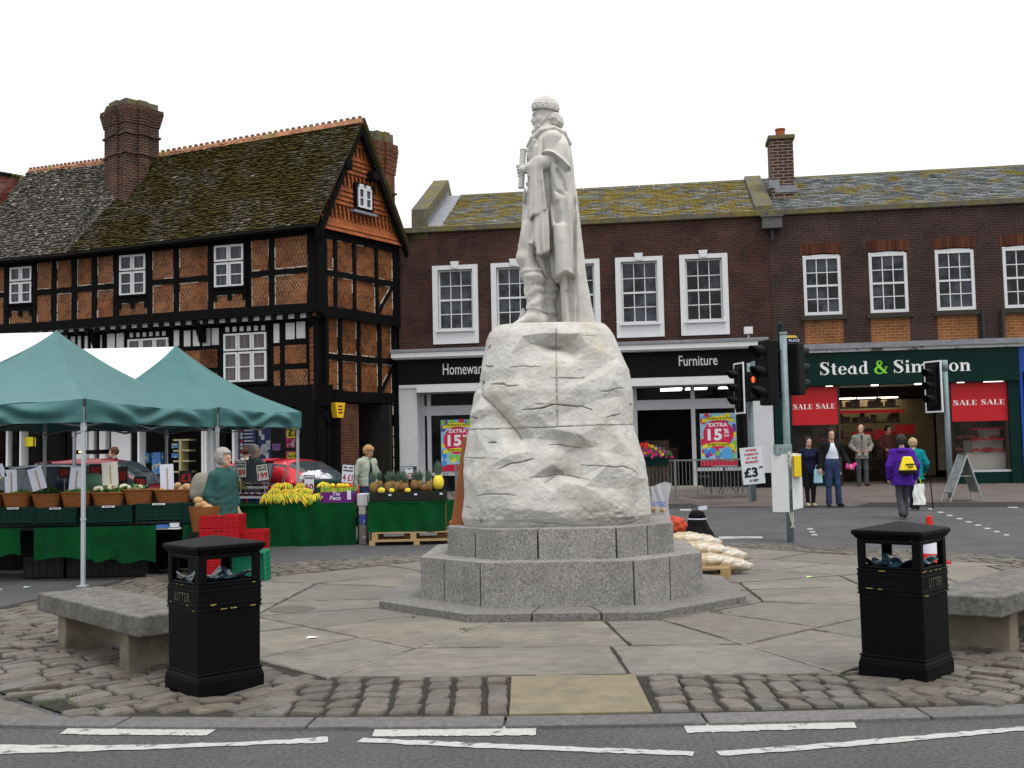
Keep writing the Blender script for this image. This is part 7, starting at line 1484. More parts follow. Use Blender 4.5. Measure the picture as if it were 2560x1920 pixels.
# MARKET TENTS
m_teal = mat('teal_canvas', (.042,.14,.143), .5, var=.12, vs=3, bump=.35, bs=9, spec=.4, bdist=.04); m_cream = mat('white_canvas', (.8,.83,.84), .7, var=.03, vs=3); m_pole = mat('tent_pole', (.42,.46,.48), .4, metal=.2)
def tent(label, B, Cc, A, K, zb, zv, grp):
 """B near corner, Cc right corner, A left corner (plan), K peak; zb bottom of valance, zv eave"""
 B, Cc, A = [Vector((*p, 0)) for p in (B, Cc, A)]; D4 = A+Cc-B; t = thing('market_tent', label, 'market tent', B, group=grp)
 def face(p, q, name, m, seed, K0=None, K1=None):
  mb = MB(); K0_ = K0 or K; K1_ = K1 or K; rs = random.Random(seed); ph = [rs.uniform(0, 6) for _ in range(6)]
  def f(u, v):
   e = p.lerp(q, u); k = K0_.lerp(K1_, u); sag = 1-(1-v)**1.0; x = e.lerp(Vector((k.x, k.y, 0)), v)
   z = zv+(k.z-zv)*(.62*v+.38*v*v*v**.3) - .05*math.sin(math.pi*u)*(1-v)**2*1.0
   z += .012*math.sin(u*9+ph[0])*math.sin(v*6+ph[1])+.01*math.sin(u*17+v*9+ph[2])*(1-v)
   return Vector((x.x, x.y, z))
  mb.grid(f, 24, 20); o = mb.build(name, m, t, world=True, smooth=True, fix=False); return o
 face(B, Cc, 'roof_panel', m_teal, 3); face(A, B, 'roof_panel', m_teal, 4); face(Cc, D4, 'roof_panel', m_cream, 5); face(D4, A, 'roof_panel', m_cream, 6)
 for p, q, sd in ((A, B, 1), (B, Cc, 2), (Cc, D4, 3), (D4, A, 4)):
  n_ = (q-p).normalized().cross(Vector((0,0,1))); rs = random.Random(sd*7); ph = [rs.uniform(0, 6) for _ in range(6)]
  def f(u, v):
   e = p.lerp(q, u); tr = abs(math.sin(math.pi*u*2)); top = zv-.05*math.sin(math.pi*u)
   z = top+(zb-top)*v + .0
   d = .05*math.sin(math.pi*min(v*1.3, 1))*(1-abs(2*((u*2) % 1)-1))+.038*math.sin(v*7+math.sin(u*11+ph[0])*3+ph[1])*math.sin(math.pi*u)+.014*math.sin(u*31+ph[2])*v+.03*math.exp(-((u-.5)*9)**2)*(1-v)
   return Vector((e.x, e.y, z))+n_*(d+.03)
  mb = MB(); mb.grid(f, 40, 12); mb.build('valance', m_teal, t, world=True, smooth=True, fix=False)
 for c in (B, Cc, A, D4):
  i = (B+Cc+A+D4)/4-c; i.normalize(); c = c+i*.05; mb = MB(); mb.box((c.x, c.y, (zb+.2)/2), (.045, .045, zb+.2)); mb.box((c.x, c.y, .85), (.056, .056, .03)); mb.box((c.x, c.y, .008), (.12, .12, .016)); mb.box((c.x, c.y, zb-.06), (.06, .06, .1)); mb.build('pole', m_pole, t, world=True)
 mb = MB()
 for p, q in ((A, B), (B, Cc), (Cc, D4), (D4, A)):
  for a, b in ((0, .5), (.5, 1)): P1, P2 = p.lerp(q, a), p.lerp(q, b); cm = (B+Cc+A+D4)/4; P1 += (cm-P1).normalized()*.09; P2 += (cm-P2).normalized()*.09; mb.tube([Vector((P1.x, P1.y, zb+.16)), Vector((P2.x, P2.y, zb-.05))], .011, 6); mb.tube([Vector((P1.x, P1.y, zb-.05)), Vector((P2.x, P2.y, zb+.16))], .011, 6)
 mb.build('scissor_frame', mat('frame_grey', (.2,.21,.22), .5), t, world=True); return t, B, Cc, A, D4
gr = 'green and white peaked tents over the stalls'
t1B, t1C = (-5.5*1.0, 13.85), (-4.87, 17.4)
b1_ = gnd(*E_(722,1545), 0); t1B = (b1_.x, b1_.y); c1_ = at(*E_(1840,160), 17.6); t1C = (c1_.x, 17.6); dv = Vector((t1C[0]-t1B[0], t1C[1]-t1B[1])); pl = Vector((-dv.y, dv.x)).normalized()*3.0; t1A = (t1B[0]+pl.x, t1B[1]+pl.y)
cK = ((t1A[0]+t1C[0])/2, (t1A[1]+t1C[1])/2); K1 = at(*C_(488,785), cK[1]); K1 = Vector((K1.x, cK[1], K1.z)); zb1_ = at(*E_(720,122), t1B[1]).z; print('tent1', t1B, t1C, t1A, K1, zb1_, at(*E_(1800,165), 17.6).z)
tA, TB, TC, TA_, TD = tent('nearer teal peaked market tent over the vegetable stall, left of the monument', t1B, t1C, t1A, K1, zb1_, zb1_+.30, gr)
def white_wing(t, A, D4, K, zv, label=None):      # white canopy running on to the left from the same peak
 lf = (A-TB if t is tA else A-TB2); d = Vector((-1, .03, 0)); K2 = K+d*4.5; A2 = A+d*4.0+Vector((0, -.3, 0)); mb = MB()
 mb.grid(lambda u, v: (Vector((A.x, A.y, zv)).lerp(Vector((A2.x, A2.y, zv)), u)).lerp(K.lerp(K2, u), v)+Vector((0, 0, -.42*math.sin(math.pi*v)*(1-u*.3)-.02)), 16, 16)
 mb.build('white_canopy', m_cream, t, world=True, smooth=True, fix=False)
 mb = MB(); mb.grid(lambda u, v: (Vector((D4.x, D4.y, zv)).lerp(Vector((A2.x, A2.y+3.2, zv)), u)).lerp(K.lerp(K2, u), v)+Vector((0, 0, -.3*math.sin(math.pi*v)-.02)), 12, 10); mb.build('white_canopy', m_cream, t, world=True, smooth=True, fix=False)
white_wing(tA, TA_, TD, K1, zb1_+.3)
t2B = (TC.x+.08, TC.y+.02); c2_ = at(*D_(866,1275), 20.0); t2C = (c2_.x, 20.0); dv = Vector((t2C[0]-t2B[0], t2C[1]-t2B[1])); pl = Vector((-dv.y, dv.x)).normalized()*3.0; t2A = (t2B[0]+pl.x, t2B[1]+pl.y)
cK = ((t2A[0]+t2C[0])/2, (t2A[1]+t2C[1])/2); K2 = at(*C_(1520,912), cK[1]); K2 = Vector((K2.x, cK[1], K2.z)); zb2_ = (at(*D_(60,1262), t2B[1]).z+at(*D_(866,1278), 20.0).z)/2; print('tent2', t2B, t2C, t2A, K2, zb2_)
tB, TB2, TC2, TA2, TD2 = tent('farther teal peaked market tent over the fruit stall, in front of the timbered building', t2B, t2C, t2A, K2, zb2_, zb2_+.30, gr)
white_wing(tB, TA2, TD2, K2, zb2_+.3)
# STALLS
m_turf = mat('green_baize', (.005,.060,.018), .95, spec=.02, var=.3, vs=40, bump=.7, bs=90, col2=(.006,.045,.016), c2s=1.5)
m_wood = mat('pale_wood', (.38,.26,.13), .8, var=.3, vs=6, stretch=(1, 8, 8)); m_wick = mat('wicker', (.24,.085,.022), .7, var=.4, vs=30, bump=.9, bs=80, stretch=(1, 1, 4))
m_dgc = mat('dark_green_crate', (.002,.026,.019), .45, spec=.15); m_red = mat('red_crate', (.42,.006,.012), .4); m_lgc = mat('green_crate', (.012,.22,.12), .45)
def cloth_front(mb, x0, x1, y, z0, z1, wav=.03, n=None, ph=0, hem=.02, dy=0):
 n = n or max(8, int((x1-x0)*24))
 mb.grid(lambda u, v: Vector((x0+(x1-x0)*u, y+dy*u-wav*(1.15-v)*(math.sin(u*(x1-x0)*7+ph+math.sin(v*3+u*5))+.7*math.sin(u*(x1-x0)*17+ph*2+v*2))*.8-.02*(1-v), z0+(z1-z0)*v+hem*(1-v)*math.sin(u*7+ph))), n, 8)
def crate(name, label, loc, size, m, rz=0, rx=0, group=None, strip=False, open_=True):
 """slatted plastic crate with rim, ribs and handle slots"""
 t = thing(name, label, 'crate', loc, rz, group); t.rotation_euler.x = rx; w_, d, h = size; mb = MB(); k = .012
 mb.box((0,0,.01), (w_, d, .02))
 for s in (-1, 1):
  mb.box((0, s*(d/2-k/2), h/2), (w_-.02, k, h*.96)); mb.box((s*(w_/2-k/2), 0, h/2), (k, d-.02, h*.96))
  for z in (.12, .34, .55, .78, .97): mb.box((0, s*(d/2+.003), h*z), (w_+.004, .012, .012+.012*(z > .9))); mb.box((s*(w_/2+.003), 0, h*z), (.012, d+.004, .012+.012*(z > .9)))
  for i in range(7): mb.box((w_*(i-3)/6.2, s*(d/2+.004), h*.5), (.012, .012, h*.95)); mb.box((s*(w_/2+.004), d*(i-3)/6.2, h*.5), (.012, .012, h*.95))
 mb.build('body', m, t)
 mb = MB(); mb.box((0, -d/2-.002, h*.86), (w_*.35, .006, h*.09)); mb.build('handle_slot', m_blk, t)
 if strip: mb = MB(); mb.box((0, -d/2-.013, h*.96), (w_*.28, .004, .024)); o = mb.build('label_strip', m_wlab, t); mb = MB(); [mb.box((-.05+i*.016, -d/2-.016, h*.96), (.009, .002, .010)) for i in range(7)]; mb.build('print', m_ink, t)
 return t
yS = 14.55
def SX(q, Y=yS): return at(*q, Y).x
def SZ(q, Y=yS): return at(*q, Y).z
zt_ = SZ(E_(900,1022)); print('stall top', zt_)
st_ = thing('market_stall', 'long vegetable stall with a hanging green baize cover under the nearer tent', 'stall', (SX(E_(850,1000)), yS+.6, 0))
xl, xr = SX(E_(0,1000))-1.2, SX(E_(1700,1000)); mb = MB(); mb.box(((xl+xr)/2, yS+.65, zt_-.02), (xr-xl, 1.25, .04)); mb.build('table_top', m_blk, st_, world=True); mb = MB(); cloth_front(mb, xl, xr, yS+1.22, .02, zt_, .04); mb.build('dark_backing', m_blk, st_, world=True, smooth=True, fix=False)  # black backing sheet added so the space under the stall looks dark
for x0, x1, zz in ((-60,185,1255),(300,835,1290),(820,1040,1318),(1040,1360,1330),(1590,1705,1200)):
 mb = MB(); cloth_front(mb, SX(E_(x0,1100)), SX(E_(x1,1100)), yS-.03-.01*(x0 % 3), SZ(E_(900,zz)), zt_, .025, ph=x0); mb.build('cloth', m_turf, st_, world=True, smooth=True, fix=False)
mb = MB(); mb.grid(lambda u, v: Vector((xr+.02+.02*math.sin(v*5+u*9)*(1-v), yS+1.25*u, .25+(zt_-.25)*v)), 20, 6); mb.build('cloth', m_turf, st_, world=True, smooth=True, fix=False)
mb = MB()
for x in (xl+.1, SX(E_(260,1000)), SX(E_(1450,1000)), xr-.15):
 for y in (yS+.45, yS+1.15): mb.box((x, y, zt_/2-.02), (.05, .05, zt_-.04))
mb.each('leg', m_blk, st_, world=True)
for x, lab in ((300, 'black crate under the stall, left of the tent pole'), (640, 'black crate under the stall, behind the tent pole'), (1010, 'black crate under the stall, right of the tent pole')):
 crate('crate', lab, (SX(E_(x,1400)), yS+.55, .0), (.6, .4, .3), mat('black_plastic', (.012,.012,.012), .5))
tr = thing('tray', 'white tray with blue packets on the shelf at the right end of the vegetable stall', 'tray', (SX(E_(1460,1030)), yS-.02, SZ(E_(1460,1040)))); mb = MB(); mb.box((0,.1,.0), (.33,.25,.02)); mb.box((.08,.05,.045), (.12,.12,.05)); mb.build('tray', m_wlab, tr); mb = MB(); mb.box((-.07,-.0,.03), (.16,.1,.04)); mb.build('packet', mat('blue_packet', (.05,.15,.4), .5), tr)
ordn = ['first','second','third','fourth','fifth','sixth','seventh','eighth','ninth','tenth','eleventh','twelfth']
cf = [(-62,292,865,1012),(302,655,866,1010),(742,1135,850,1005),(1178,1570,828,985),]
for i, (x0, x1, y0, y1) in enumerate(cf):
 a, b = SX(E_(x0,900)), SX(E_(x1,900)); zt2_, zb_ = SZ(E_(x0,y0)), max(zt_+.002, SZ(E_(x0,y1)))
 crate('crate', '%s dark green crate from the left on the vegetable stall' % ordn[i], ((a+b)/2, yS+.18, zb_), (b-a, .36, zt2_-zb_), m_dgc, group='dark green crates on the vegetable stall', strip=True)
crate('crate', 'short dark green crate sideways at the right end of the vegetable stall', (SX(E_(1632,900)), yS+.26, zt_+.004), (.24, .5, SZ(E_(1632,820))-zt_), m_dgc, group='dark green crates on the vegetable stall')
def basket(label, x0, x1, y0, y1, Yb=yS+.18, flat=False):
 a, b = SX(E_(x0,800), Yb), SX(E_(x1,800), Yb); zt2_, zb_ = SZ(E_(x0,y0), Yb), SZ(E_(x0,y1), Yb); t = thing('wicker_basket', label, 'basket', ((a+b)/2, Yb, zb_), group='wicker baskets of vegetables'); w_, h = b-a, zt2_-zb_
 mb = MB(); n = 40; rows = 12
 def P_(i, j, ins=0.):
  th = 2*math.pi*i/n; v = j/rows; s_ = .80+.20*v-ins; e_ = .35; c, s2 = math.cos(th), math.sin(th); wv = .0035*math.sin(i*math.pi*.5+(j % 2)*math.pi)
  return Vector(((w_/2*s_+wv)*math.copysign(abs(c)**e_, c), (.18*s_+wv)*math.copysign(abs(s2)**e_, s2), h*v))
 vs = [P_(i, j) for j in range(rows+1) for i in range(n)]+[P_(i, rows-j*3, .05) for j in range(4) for i in range(n)]
 fs = [(j*n+i, j*n+(i+1) % n, (j+1)*n+(i+1) % n, (j+1)*n+i) for j in range(rows+4) for i in range(n)]; mb.add(vs, fs); mb.add([P_(i, 0) for i in range(n)], [tuple(range(n))]); mb.build('weave', m_wick, t, smooth=False)
 mb = MB(); mb.tube([P_(i, rows)+Vector((0,0,.005)) for i in range(n)]+[P_(0, rows)+Vector((0,0,.005))], .012, 6); mb.build('rim', m_wick, t)
 return t, (a+b)/2, Yb, zt2_, w_
bs = [('wicker basket cut by the left edge of the picture', -130,48,742,862),('wicker basket of small green vegetables, second from the left', 52,290,742,862),('wicker basket heaped with dark green parsley', 308,552,752,862),('wicker basket of greens just left of the tent pole', 556,812,735,858),('wicker basket of cauliflowers right of the tent pole', 822,1100,738,852),('wicker basket with one cauliflower, between the cauliflowers and the potatoes', 1095,1345,710,832),('wide wicker basket of potatoes at the right end of the stall', 1352,1690,712,822)]
BK = [basket(*b) for b in bs]
m_leaf = mat('dark_leaf', (.018,.055,.012), .6, var=.5, vs=30); m_leaf2 = mat('fresh_leaf', (.07,.17,.03), .6, var=.4, vs=30); m_caul = mat('cauliflower', (.62,.57,.42), .8, var=.2, vs=50, bump=.8, bs=60); m_pot = mat('potato', (.42,.26,.12), .8, var=.25, vs=12)
def leaves(mb, c, rx_, ry_, rz_, n, sz=.03):
 for _ in range(n):
  th, ph = rnd.random()*6.283, rnd.random()*1.5; p = Vector(c)+Vector((rx_*math.cos(th)*math.sin(ph), ry_*math.sin(th)*math.sin(ph), rz_*math.cos(ph)*rnd.uniform(.5,1.05))); a = Vector((rnd.uniform(-1,1), rnd.uniform(-1,1), rnd.uniform(-.3,1))).normalized()*sz*rnd.uniform(.6,1.3); b = a.cross(Vector((rnd.uniform(-1,1), rnd.uniform(-1,1), .3))).normalized()*sz*.5
  mb.add([p-b, p+a*.5-b*.2, p+a, p+b], [(0,1,2,3)])
for (t, x, y, z, w_), (lab, dens, mm, sz) in zip(BK, (('dark leafy greens', 500, m_leaf, .04), ('small green sprouts with leaves', 600, m_leaf2, .03), ('bunched dark green parsley', 2200, m_leaf, .028), ('pale green leeks and leaves', 500, m_leaf2, .06), None or ('x', 0, None, 0), ('x', 0, None, 0), ('x', 0, None, 0))):
 if dens: mb = MB(); leaves(mb, (x, y, z-.03), w_*.44, .16, .12 if dens > 1000 else .07, dens, sz); o = mb.build('vegetable_heap', mm, None, world=True, loc=(x, y, z-.03), fix=False); tag(o, lab+' heaped in its basket', 'vegetables')
 if dens: o['label'] = {'dark leafy greens': 'dark leafy greens in the basket cut by the left edge', 'small green sprouts with leaves': 'small bright sprouts in the second basket from the left', 'bunched dark green parsley': 'thick dark curly parsley spilling from the third basket', 'pale green leeks and leaves': 'pale green leaves in the basket left of the tent pole'}[lab]
def cauli(label, q, Yb=yS+.15, r=.085, grp='cauliflowers'):
 p = at(*q, Yb); t = thing('cauliflower', label, 'cauliflower', (p.x, Yb, p.z-.02), group=grp); mb = MB()
 for i in range(26): th, ph = rnd.random()*6.28, rnd.random()*1.3; mb.ball((r*.7*math.cos(th)*math.sin(ph), r*.7*math.sin(th)*math.sin(ph), r*.55*math.cos(ph)), r*.38, 8, lump=.1)
 mb.build('curd', m_caul, t, smooth=True); mb = MB(); leaves(mb, (0,0,-.03), r*1.25, r*1.25, .08, 60, .06); mb.build('leaves', m_leaf2, t, fix=False)
cauli('cauliflower at the left of the basket beside the tent pole', E_(855,705)); cauli('cauliflower in the middle behind the tall white card', E_(975,690)); cauli('cauliflower at the right of the basket, leaning on the next one', E_(1075,690)); cauli('small cauliflower alone in the basket left of the potatoes', E_(1200,690), r=.07)
def potato(label, q, Yb, r=.05, grp='loose potatoes in the baskets'):
 p = at(*q, Yb); o = MB().ball((0,0,0), r, 12, sc=(1.25,.9,.85), lump=.04).build('potato', m_pot, smooth=True); o.location = (p.x, Yb, p.z); o.rotation_euler = (0, rnd.uniform(-.6,.6), rnd.random()*3); tag(o, label, 'potato', grp)
for i, q in enumerate((E_(1530,672), E_(1572,700), E_(1612,678), E_(1640,690), E_(1408,712), E_(1668,735))): potato('%s potato from the left on top of the wide basket' % ordn[i], q, yS+.15)
wm = at(*E_(805,650), yS+.6); o = MB().ball((0,0,0), .20, 20, sc=(1.05,.9,.82), lump=.01).build('pumpkin', mat('pale_green_rind', (.07,.15,.10), .5, var=.3, vs=8), smooth=True); o.location = (wm.x, yS+.6, wm.z-.02); tag(o, 'big round grey green pumpkin behind the tent pole', 'pumpkin')
m_card = mat('white_card', (.62,.64,.74), .6); m_cream_card = mat('cream_card', (.58,.57,.50), .6); m_stick = mat('card_stick', (.38,.30,.18), .8)
def back_card(label, x0, y0, x1, y1, rot, m=m_card, Yb=yS+.12):
 c = at(*E_((x0+x1)/2, (y0+y1)/2), Yb); w_ = (x1-x0)/3.456*Yb/FPX; h = (y1-y0)/3.456*Yb/FPX; t = thing('price_card', label, 'price card', (c.x, Yb, c.z-h/2), group='backs of white price cards'); t.rotation_euler.y = rot
 mb = MB(); mb.box((0, .0, h/2), (w_, .006, h)); mb.build('card', m, t); mb = MB(); mb.box((w_*.04, -.008, h*.32), (.016, .008, h*1.1)); mb.build('stick', m_stick, t)
back_card('blank white price card leaning at the left edge of the stall', -40,488,65,605, R(-22)); back_card('blank white card in the second basket from the left', 46,532,150,735, R(-2)); back_card('blank white price card tilted left over the parsley', 285,510,410,705, R(-16)); back_card('blank white card behind the left side of the tent pole', 590,512,700,725, R(6)); back_card('tall cream price card above the cauliflowers', 888,468,1024,665, R(-3), m_cream_card); back_card('blank white price card above the potatoes', 1388,486,1504,704, R(-2))
m_board = mat('black_price_board', (.015,.013,.012), .5); m_num = mat('red_numerals', (.35,.015,.02), .6); m_wboard = mat('white_price_board', (.5,.5,.48), .6)
def price(label, tl, x0, y0, x1, y1, Y, big, small=None, rot=0, mb_=None, frame=True, grp='handwritten price boards', num=None):
 c = at(*tl((x0+x1)/2, (y0+y1)/2), Y); s_ = 3.456; w_ = (x1-x0)/s_*Y/FPX; h = (y1-y0)/s_*Y/FPX; t = thing('price_board', label, 'price board', (c.x, Y, c.z-h/2), group=grp); t.rotation_euler.y = rot
 mb = MB(); mb.box((0, 0, h/2), (w_, .008, h)); mb.build('board', mb_ or m_wboard, t)
 M0 = Matrix(((1,0,0),(0,0,-1),(0,1,0))).transposed().to_4x4(); M0 = Matrix(((1,0,0,0),(0,0,-1,-.0062),(0,1,0,0),(0,0,0,1)))
 def T_(s2, z, fw, fh, m, b_=.03): MM = Matrix.Translation((0, -.0065, h*z)) @ Matrix(((1,0,0,0),(0,0,-1,0),(0,1,0,0),(0,0,0,1))); text(s2, .1, m, M=MM, parent=t, bold=b_, fit=(w_*fw, h*fh), depth=.001)
 T_(big, .30 if small else .5, .8, .38 if small else .6, num or m_num)
 if small: 
  for i, l in enumerate(small): T_(l, .84-.17*i, .75, .09, m_ink if mb_ is not m_board else m_card, .01)
 if frame:
  mb = MB(); 
  for x in (-1, 1): mb.box((x*w_/2, 0, h/2), (.012, .014, h+.012))
  for z in (0, h): mb.box((0, 0, z), (w_, .014, .012))
  mb.build('frame', m_board, t)
 mb = MB(); mb.box((0, .008, -.12), (.014, .008, .3)); mb.build('stick', m_stick, t); return t
price('black price board with faint red figures left of the tent pole', E_, 512,512,600,602, yS+1.0, '50', None, mb_=m_board, grp='black price boards'); price('black price board just right of the tent pole, behind the pumpkin', E_, 778,488,880,590, yS+1.0, '80', None, mb_=m_board, grp='black price boards'); price('black price board right of the cream card', E_, 1022,510,1098,660, yS+1.0, '60', None, mb_=m_board, grp='black price boards'); price('black price board between the cauliflowers and potatoes', E_, 1160,595,1262,690, yS+.9, '70', None, mb_=m_board, grp='black price boards'); price('black price board behind the potatoes, beside the grey bag', E_, 1552,545,1655,660, yS+1.1, '£1', None, mb_=m_board, grp='black price boards')
lb = at(*E_(1765,900), 14.35); t = thing('wicker_basket', 'round wicker basket of big potatoes low beside the woman in green', 'basket', (lb.x, 14.35, .0)); mb = MB(); z0_, z1_ = at(*E_(1765,1000), 14.35).z-.1, at(*E_(1765,850), 14.35).z
mb.lathe([(.02, z0_), (.15, z0_), (.20, z1_), (.185, z1_), (.14, z0_+.05), (.02, z0_+.05)], (0,0,0), 24); mb.build('weave', m_wick, t, smooth=False); mb = MB(); mb.box((0,0,z0_/2), (.34,.34,z0_)); mb.build('box_stand', m_blk, t)
for i, q in enumerate((E_(1712,800), E_(1752,835), E_(1790,862), E_(1720,845), E_(1758,880), E_(1812,890))): potato('%s big baking potato in the low round basket' % ordn[i], q, 14.3, .062, 'baking potatoes')
yr_ = 14.15; rz0 = at(*F_(200,930), yr_).z; x0, x1 = at(*F_(0,1000), yr_).x, at(*F_(335,1000), yr_).x; nC = 5; hh = rz0/nC
for i in range(nC): crate('crate', '%s red crate from the ground, tall stack by the woman in green' % ordn[i], ((x0+x1)/2+rnd.uniform(-.01,.01), yr_+.2, i*hh), (x1-x0-.01, .38, hh-.004), m_red, group='red crates in the tall stack')
x0, x1 = at(*F_(330,1100), yr_+.05).x, at(*F_(528,1100), yr_+.05).x; z2_ = at(*F_(450,1065), yr_+.05).z
for i in range(4): crate('crate', '%s red crate from the ground, lower stack beside the baize' % ordn[i], ((x0+x1)/2, yr_+.3, i*z2_/4), (x1-x0, .36, z2_/4-.004), m_red, group='red crates in the lower stack')
gq = gnd(*F_(440,1500), 0); gzt = at(*F_(500,1210), gq.y+.05).z; gc = crate('crate', 'bright green plastic crate stood on end and leaning, left of the flagstones', (at(*F_(430,1500), gq.y).x, gq.y+.14, .0), (.56, gzt, .22), m_lgc, rz=0, rx=R(94)); gc.location.z = gzt/2+.0; gc.location.y = gq.y-.02; gc.rotation_euler = (R(98), 0, R(-6))
bq = at(*E_(1825,1380), 14.6); crate('crate', 'blue plastic crate behind the left litter bin', (bq.x, 14.6, .15), (.4, .3, .28), mat('blue_crate', (.01,.05,.45), .4)); crate('crate', 'black crate holding up the blue crate behind the left litter bin', (bq.x, 14.6, 0), (.5, .36, .148), mat('black_plastic', (.012,.012,.012), .5))
yF = gnd(*F_(900,1222), 0).y; zF = at(*F_(900,826), yF).z; FX = lambda x, Y=None: at(*F_(x, 900), Y or yF).x; print('fruit stall', yF, zF)
fs_ = thing('market_stall', 'fruit stall draped to the ground in dark green baize, with bananas on top', 'stall', (FX(900), yF+.5, 0)); xa, xb = FX(590), FX(1330)
mb = MB(); cloth_front(mb, xa, xb+.03, yF, .02, zF, .04, ph=2, hem=.02); mb.grid(lambda u, v: Vector((xb+.03+.06*math.sin(v*3)*(1-v), yF+.9*u, .03+(zF-.03)*v)), 10, 6); mb.build('cloth', m_turf, fs_, world=True, smooth=True, fix=False)
mb = MB(); cloth_front(mb, FX(240), xa+.02, yF+.06, .06, zF-.02, .035, ph=5); mb.build('cloth', m_turf, fs_, world=True, smooth=True, fix=False)
mb = MB(); mb.box(((FX(240)+xb)/2, yF+.5, zF-.012), (xb-FX(240), 1.0, .03)); mb.build('table_top', m_turf, fs_, world=True)
m_ban = mat('banana', (.62,.46,.03), .5, vcol=True, var=.12, vs=12, col2=(.25,.33,.03), c2s=5, c2p=(.52,.62))
def bunch(label, q, Y, grp, s=1.):
 p = at(*q, Y); t = thing('banana_bunch', label, 'bananas', (p.x, Y, p.z), rnd.uniform(-.5,.5), grp); mb = MB(); n = 6
 for i in range(n):
  a = (i-(n-1)/2)*.26+rnd.uniform(-.06,.06); pts = []
  for j in range(7): u = j/6; an = -.2+u*1.9; r = .13*s; pts.append(Vector((math.sin(a)*(.03+r*math.sin(an)*1.1), -.10*u*s-.03*math.cos(a), .10*s-r*(1-math.cos(an))*.95+.02*(i % 2))))
  k = rnd.uniform(.8,1.1); mb.tube(pts, [.008*s,.015*s,.020*s,.021*s,.020*s,.015*s,.006*s], 7, col=(k,k,k)); mb.tube([pts[0], pts[0]+Vector((-pts[0].x*.6, .03, .02))], [.008,.009], 5, col=(.3,.3,.12)); mb.tube([pts[-1], pts[-1]+(pts[-1]-pts[-2])*.3], [.007,.004], 5, col=(.12,.10,.05))
 mb.build('fruit', m_ban, t, smooth=True); return t
rowsB = [(790, [585,632,680,728,776,824,872,920,968,1016], .12, 'front row'), (740, [640,695,750,805,860,915,970], .3, 'middle row'), (695, [675,735,880], .45, 'back row'), (690, [1065], .4, 'x')]
for y, xs2, dy, nm in rowsB:
 for i, x in enumerate(xs2): q_ = bunch(('%s bunch of bananas from the left in the %s on the fruit stall' % (ordn[i], nm)) if nm != 'x' else 'bunch of bananas behind the purple fruit box', F_(x, y+18), yF+dy, 'bunches of bananas'); q_.rotation_euler = (rnd.uniform(-.5,.3), rnd.uniform(-.7,.7), rnd.uniform(-.9,.9))
px0, px1 = FX(1052, yF+.05), FX(1325, yF+.05); pz1 = at(*F_(1200,690), yF+.05).z; pb = thing('fruit_box', 'purple and yellow cardboard fruit box reading Tio Peco beside the bananas', 'box', ((px0+px1)/2, yF+.22, zF+.004)); pb.rotation_euler.z = R(-4); w_, h = px1-px0, pz1-zF
m_purp = mat('purple_carton', (.13,.015,.16), .5); m_fr = mat('fruit_print', (.42,.42,.04), .5, col2=(.15,.3,.04), c2s=14, c2p=(.48,.52)); mb = MB(); mb.box((0,0,h*.38), (w_,.4,h*.76)); mb.build('carton', m_purp, pb); mb = MB(); mb.box((0,-.199,h*.86), (w_,.004,h*.28)); mb.box((w_/2-.002,0,h*.86), (.004,.4,h*.28)); mb.box((0,.199,h*.86), (w_,.004,h*.28)); mb.box((-w_/2+.002,0,h*.86), (.004,.4,h*.28)); mb.build('printed_band', m_fr, pb)
def TB_(s2, x, z, fw, fh, m=m_card): MM = Matrix.Translation((x, -.2025, z)) @ Matrix(((1,0,0,0),(0,0,-1,0),(0,1,0,0),(0,0,0,1))); text(s2, .1, m, M=MM, parent=pb, bold=.02, shear=.2, fit=(fw, fh), depth=.001)
TB_('Tio', 0, h*.60, w_*.24, h*.26); TB_('Peco', -.02, h*.32, w_*.36, h*.30); mb = MB(); mb.box((w_*.41,-.2015,h*.5), (w_*.12,.003,h*.62)); mb.build('sticker', m_card, pb)
for i, x in enumerate((1145, 1200, 1228, 1268)): p = at(*F_(x, 672), yF+.2); o = MB().ball((0,0,0), .042, 12, sc=(1.2,1,1)).build('lemon', mat('lemon_skin', (.75,.55,.02), .5), smooth=True); o.location = (p.x, yF+.2, p.z); tag(o, '%s lemon from the left on top of the purple box' % ordn[i], 'lemon', 'lemons on the purple box')
for i in range(9):    # plums and salad in plastic trays
 x = 330+(i % 5)*68; yy = 745-(i//5)*85; p = at(*F_(x, yy+20), yF+.25+.3*(i//5)); t = thing('punnet', '%s tray of dark plums from the left, %s row' % (ordn[i % 5], 'front' if i < 5 else 'back'), 'punnet', (p.x, yF+.25+.3*(i//5), p.z-.03), rnd.uniform(-.3,.3), 'trays of dark plums')
 mb = MB(); mb.box((0,0,.02), (.2,.16,.04)); mb.build('tray', mat('clear_plastic', (.4,.4,.45), .2), t); mb = MB(); [mb.ball((rnd.uniform(-.08,.08), rnd.uniform(-.06,.06), .06+rnd.random()*.025), .03, 8) for _ in range(12)]; mb.build('plums', mat('plum', (.045,.010,.022), .35, var=.5, vs=20), t, smooth=True)
 mb = MB(); mb.grid(lambda u, v: Vector(((u-.5)*.22, (v-.5)*.18, .085+.02*math.sin(u*12+i)*math.sin(v*9))), 8, 6); mb.build('film', mat('cling_film', (.6,.6,.65), .15, alpha=.3), t, fix=False)
p = at(*F_(330,665), yF+.55); mb = MB(); leaves(mb, (0,0,0), .2, .15, .13, 260, .07); o = mb.build('salad_greens', mat('yellow_green_leaf', (.22,.26,.05), .6, var=.4, vs=20), fix=False); o.location = (p.x, yF+.55, p.z-.08); tag(o, 'yellow green celery leaves behind the plums', 'greens')
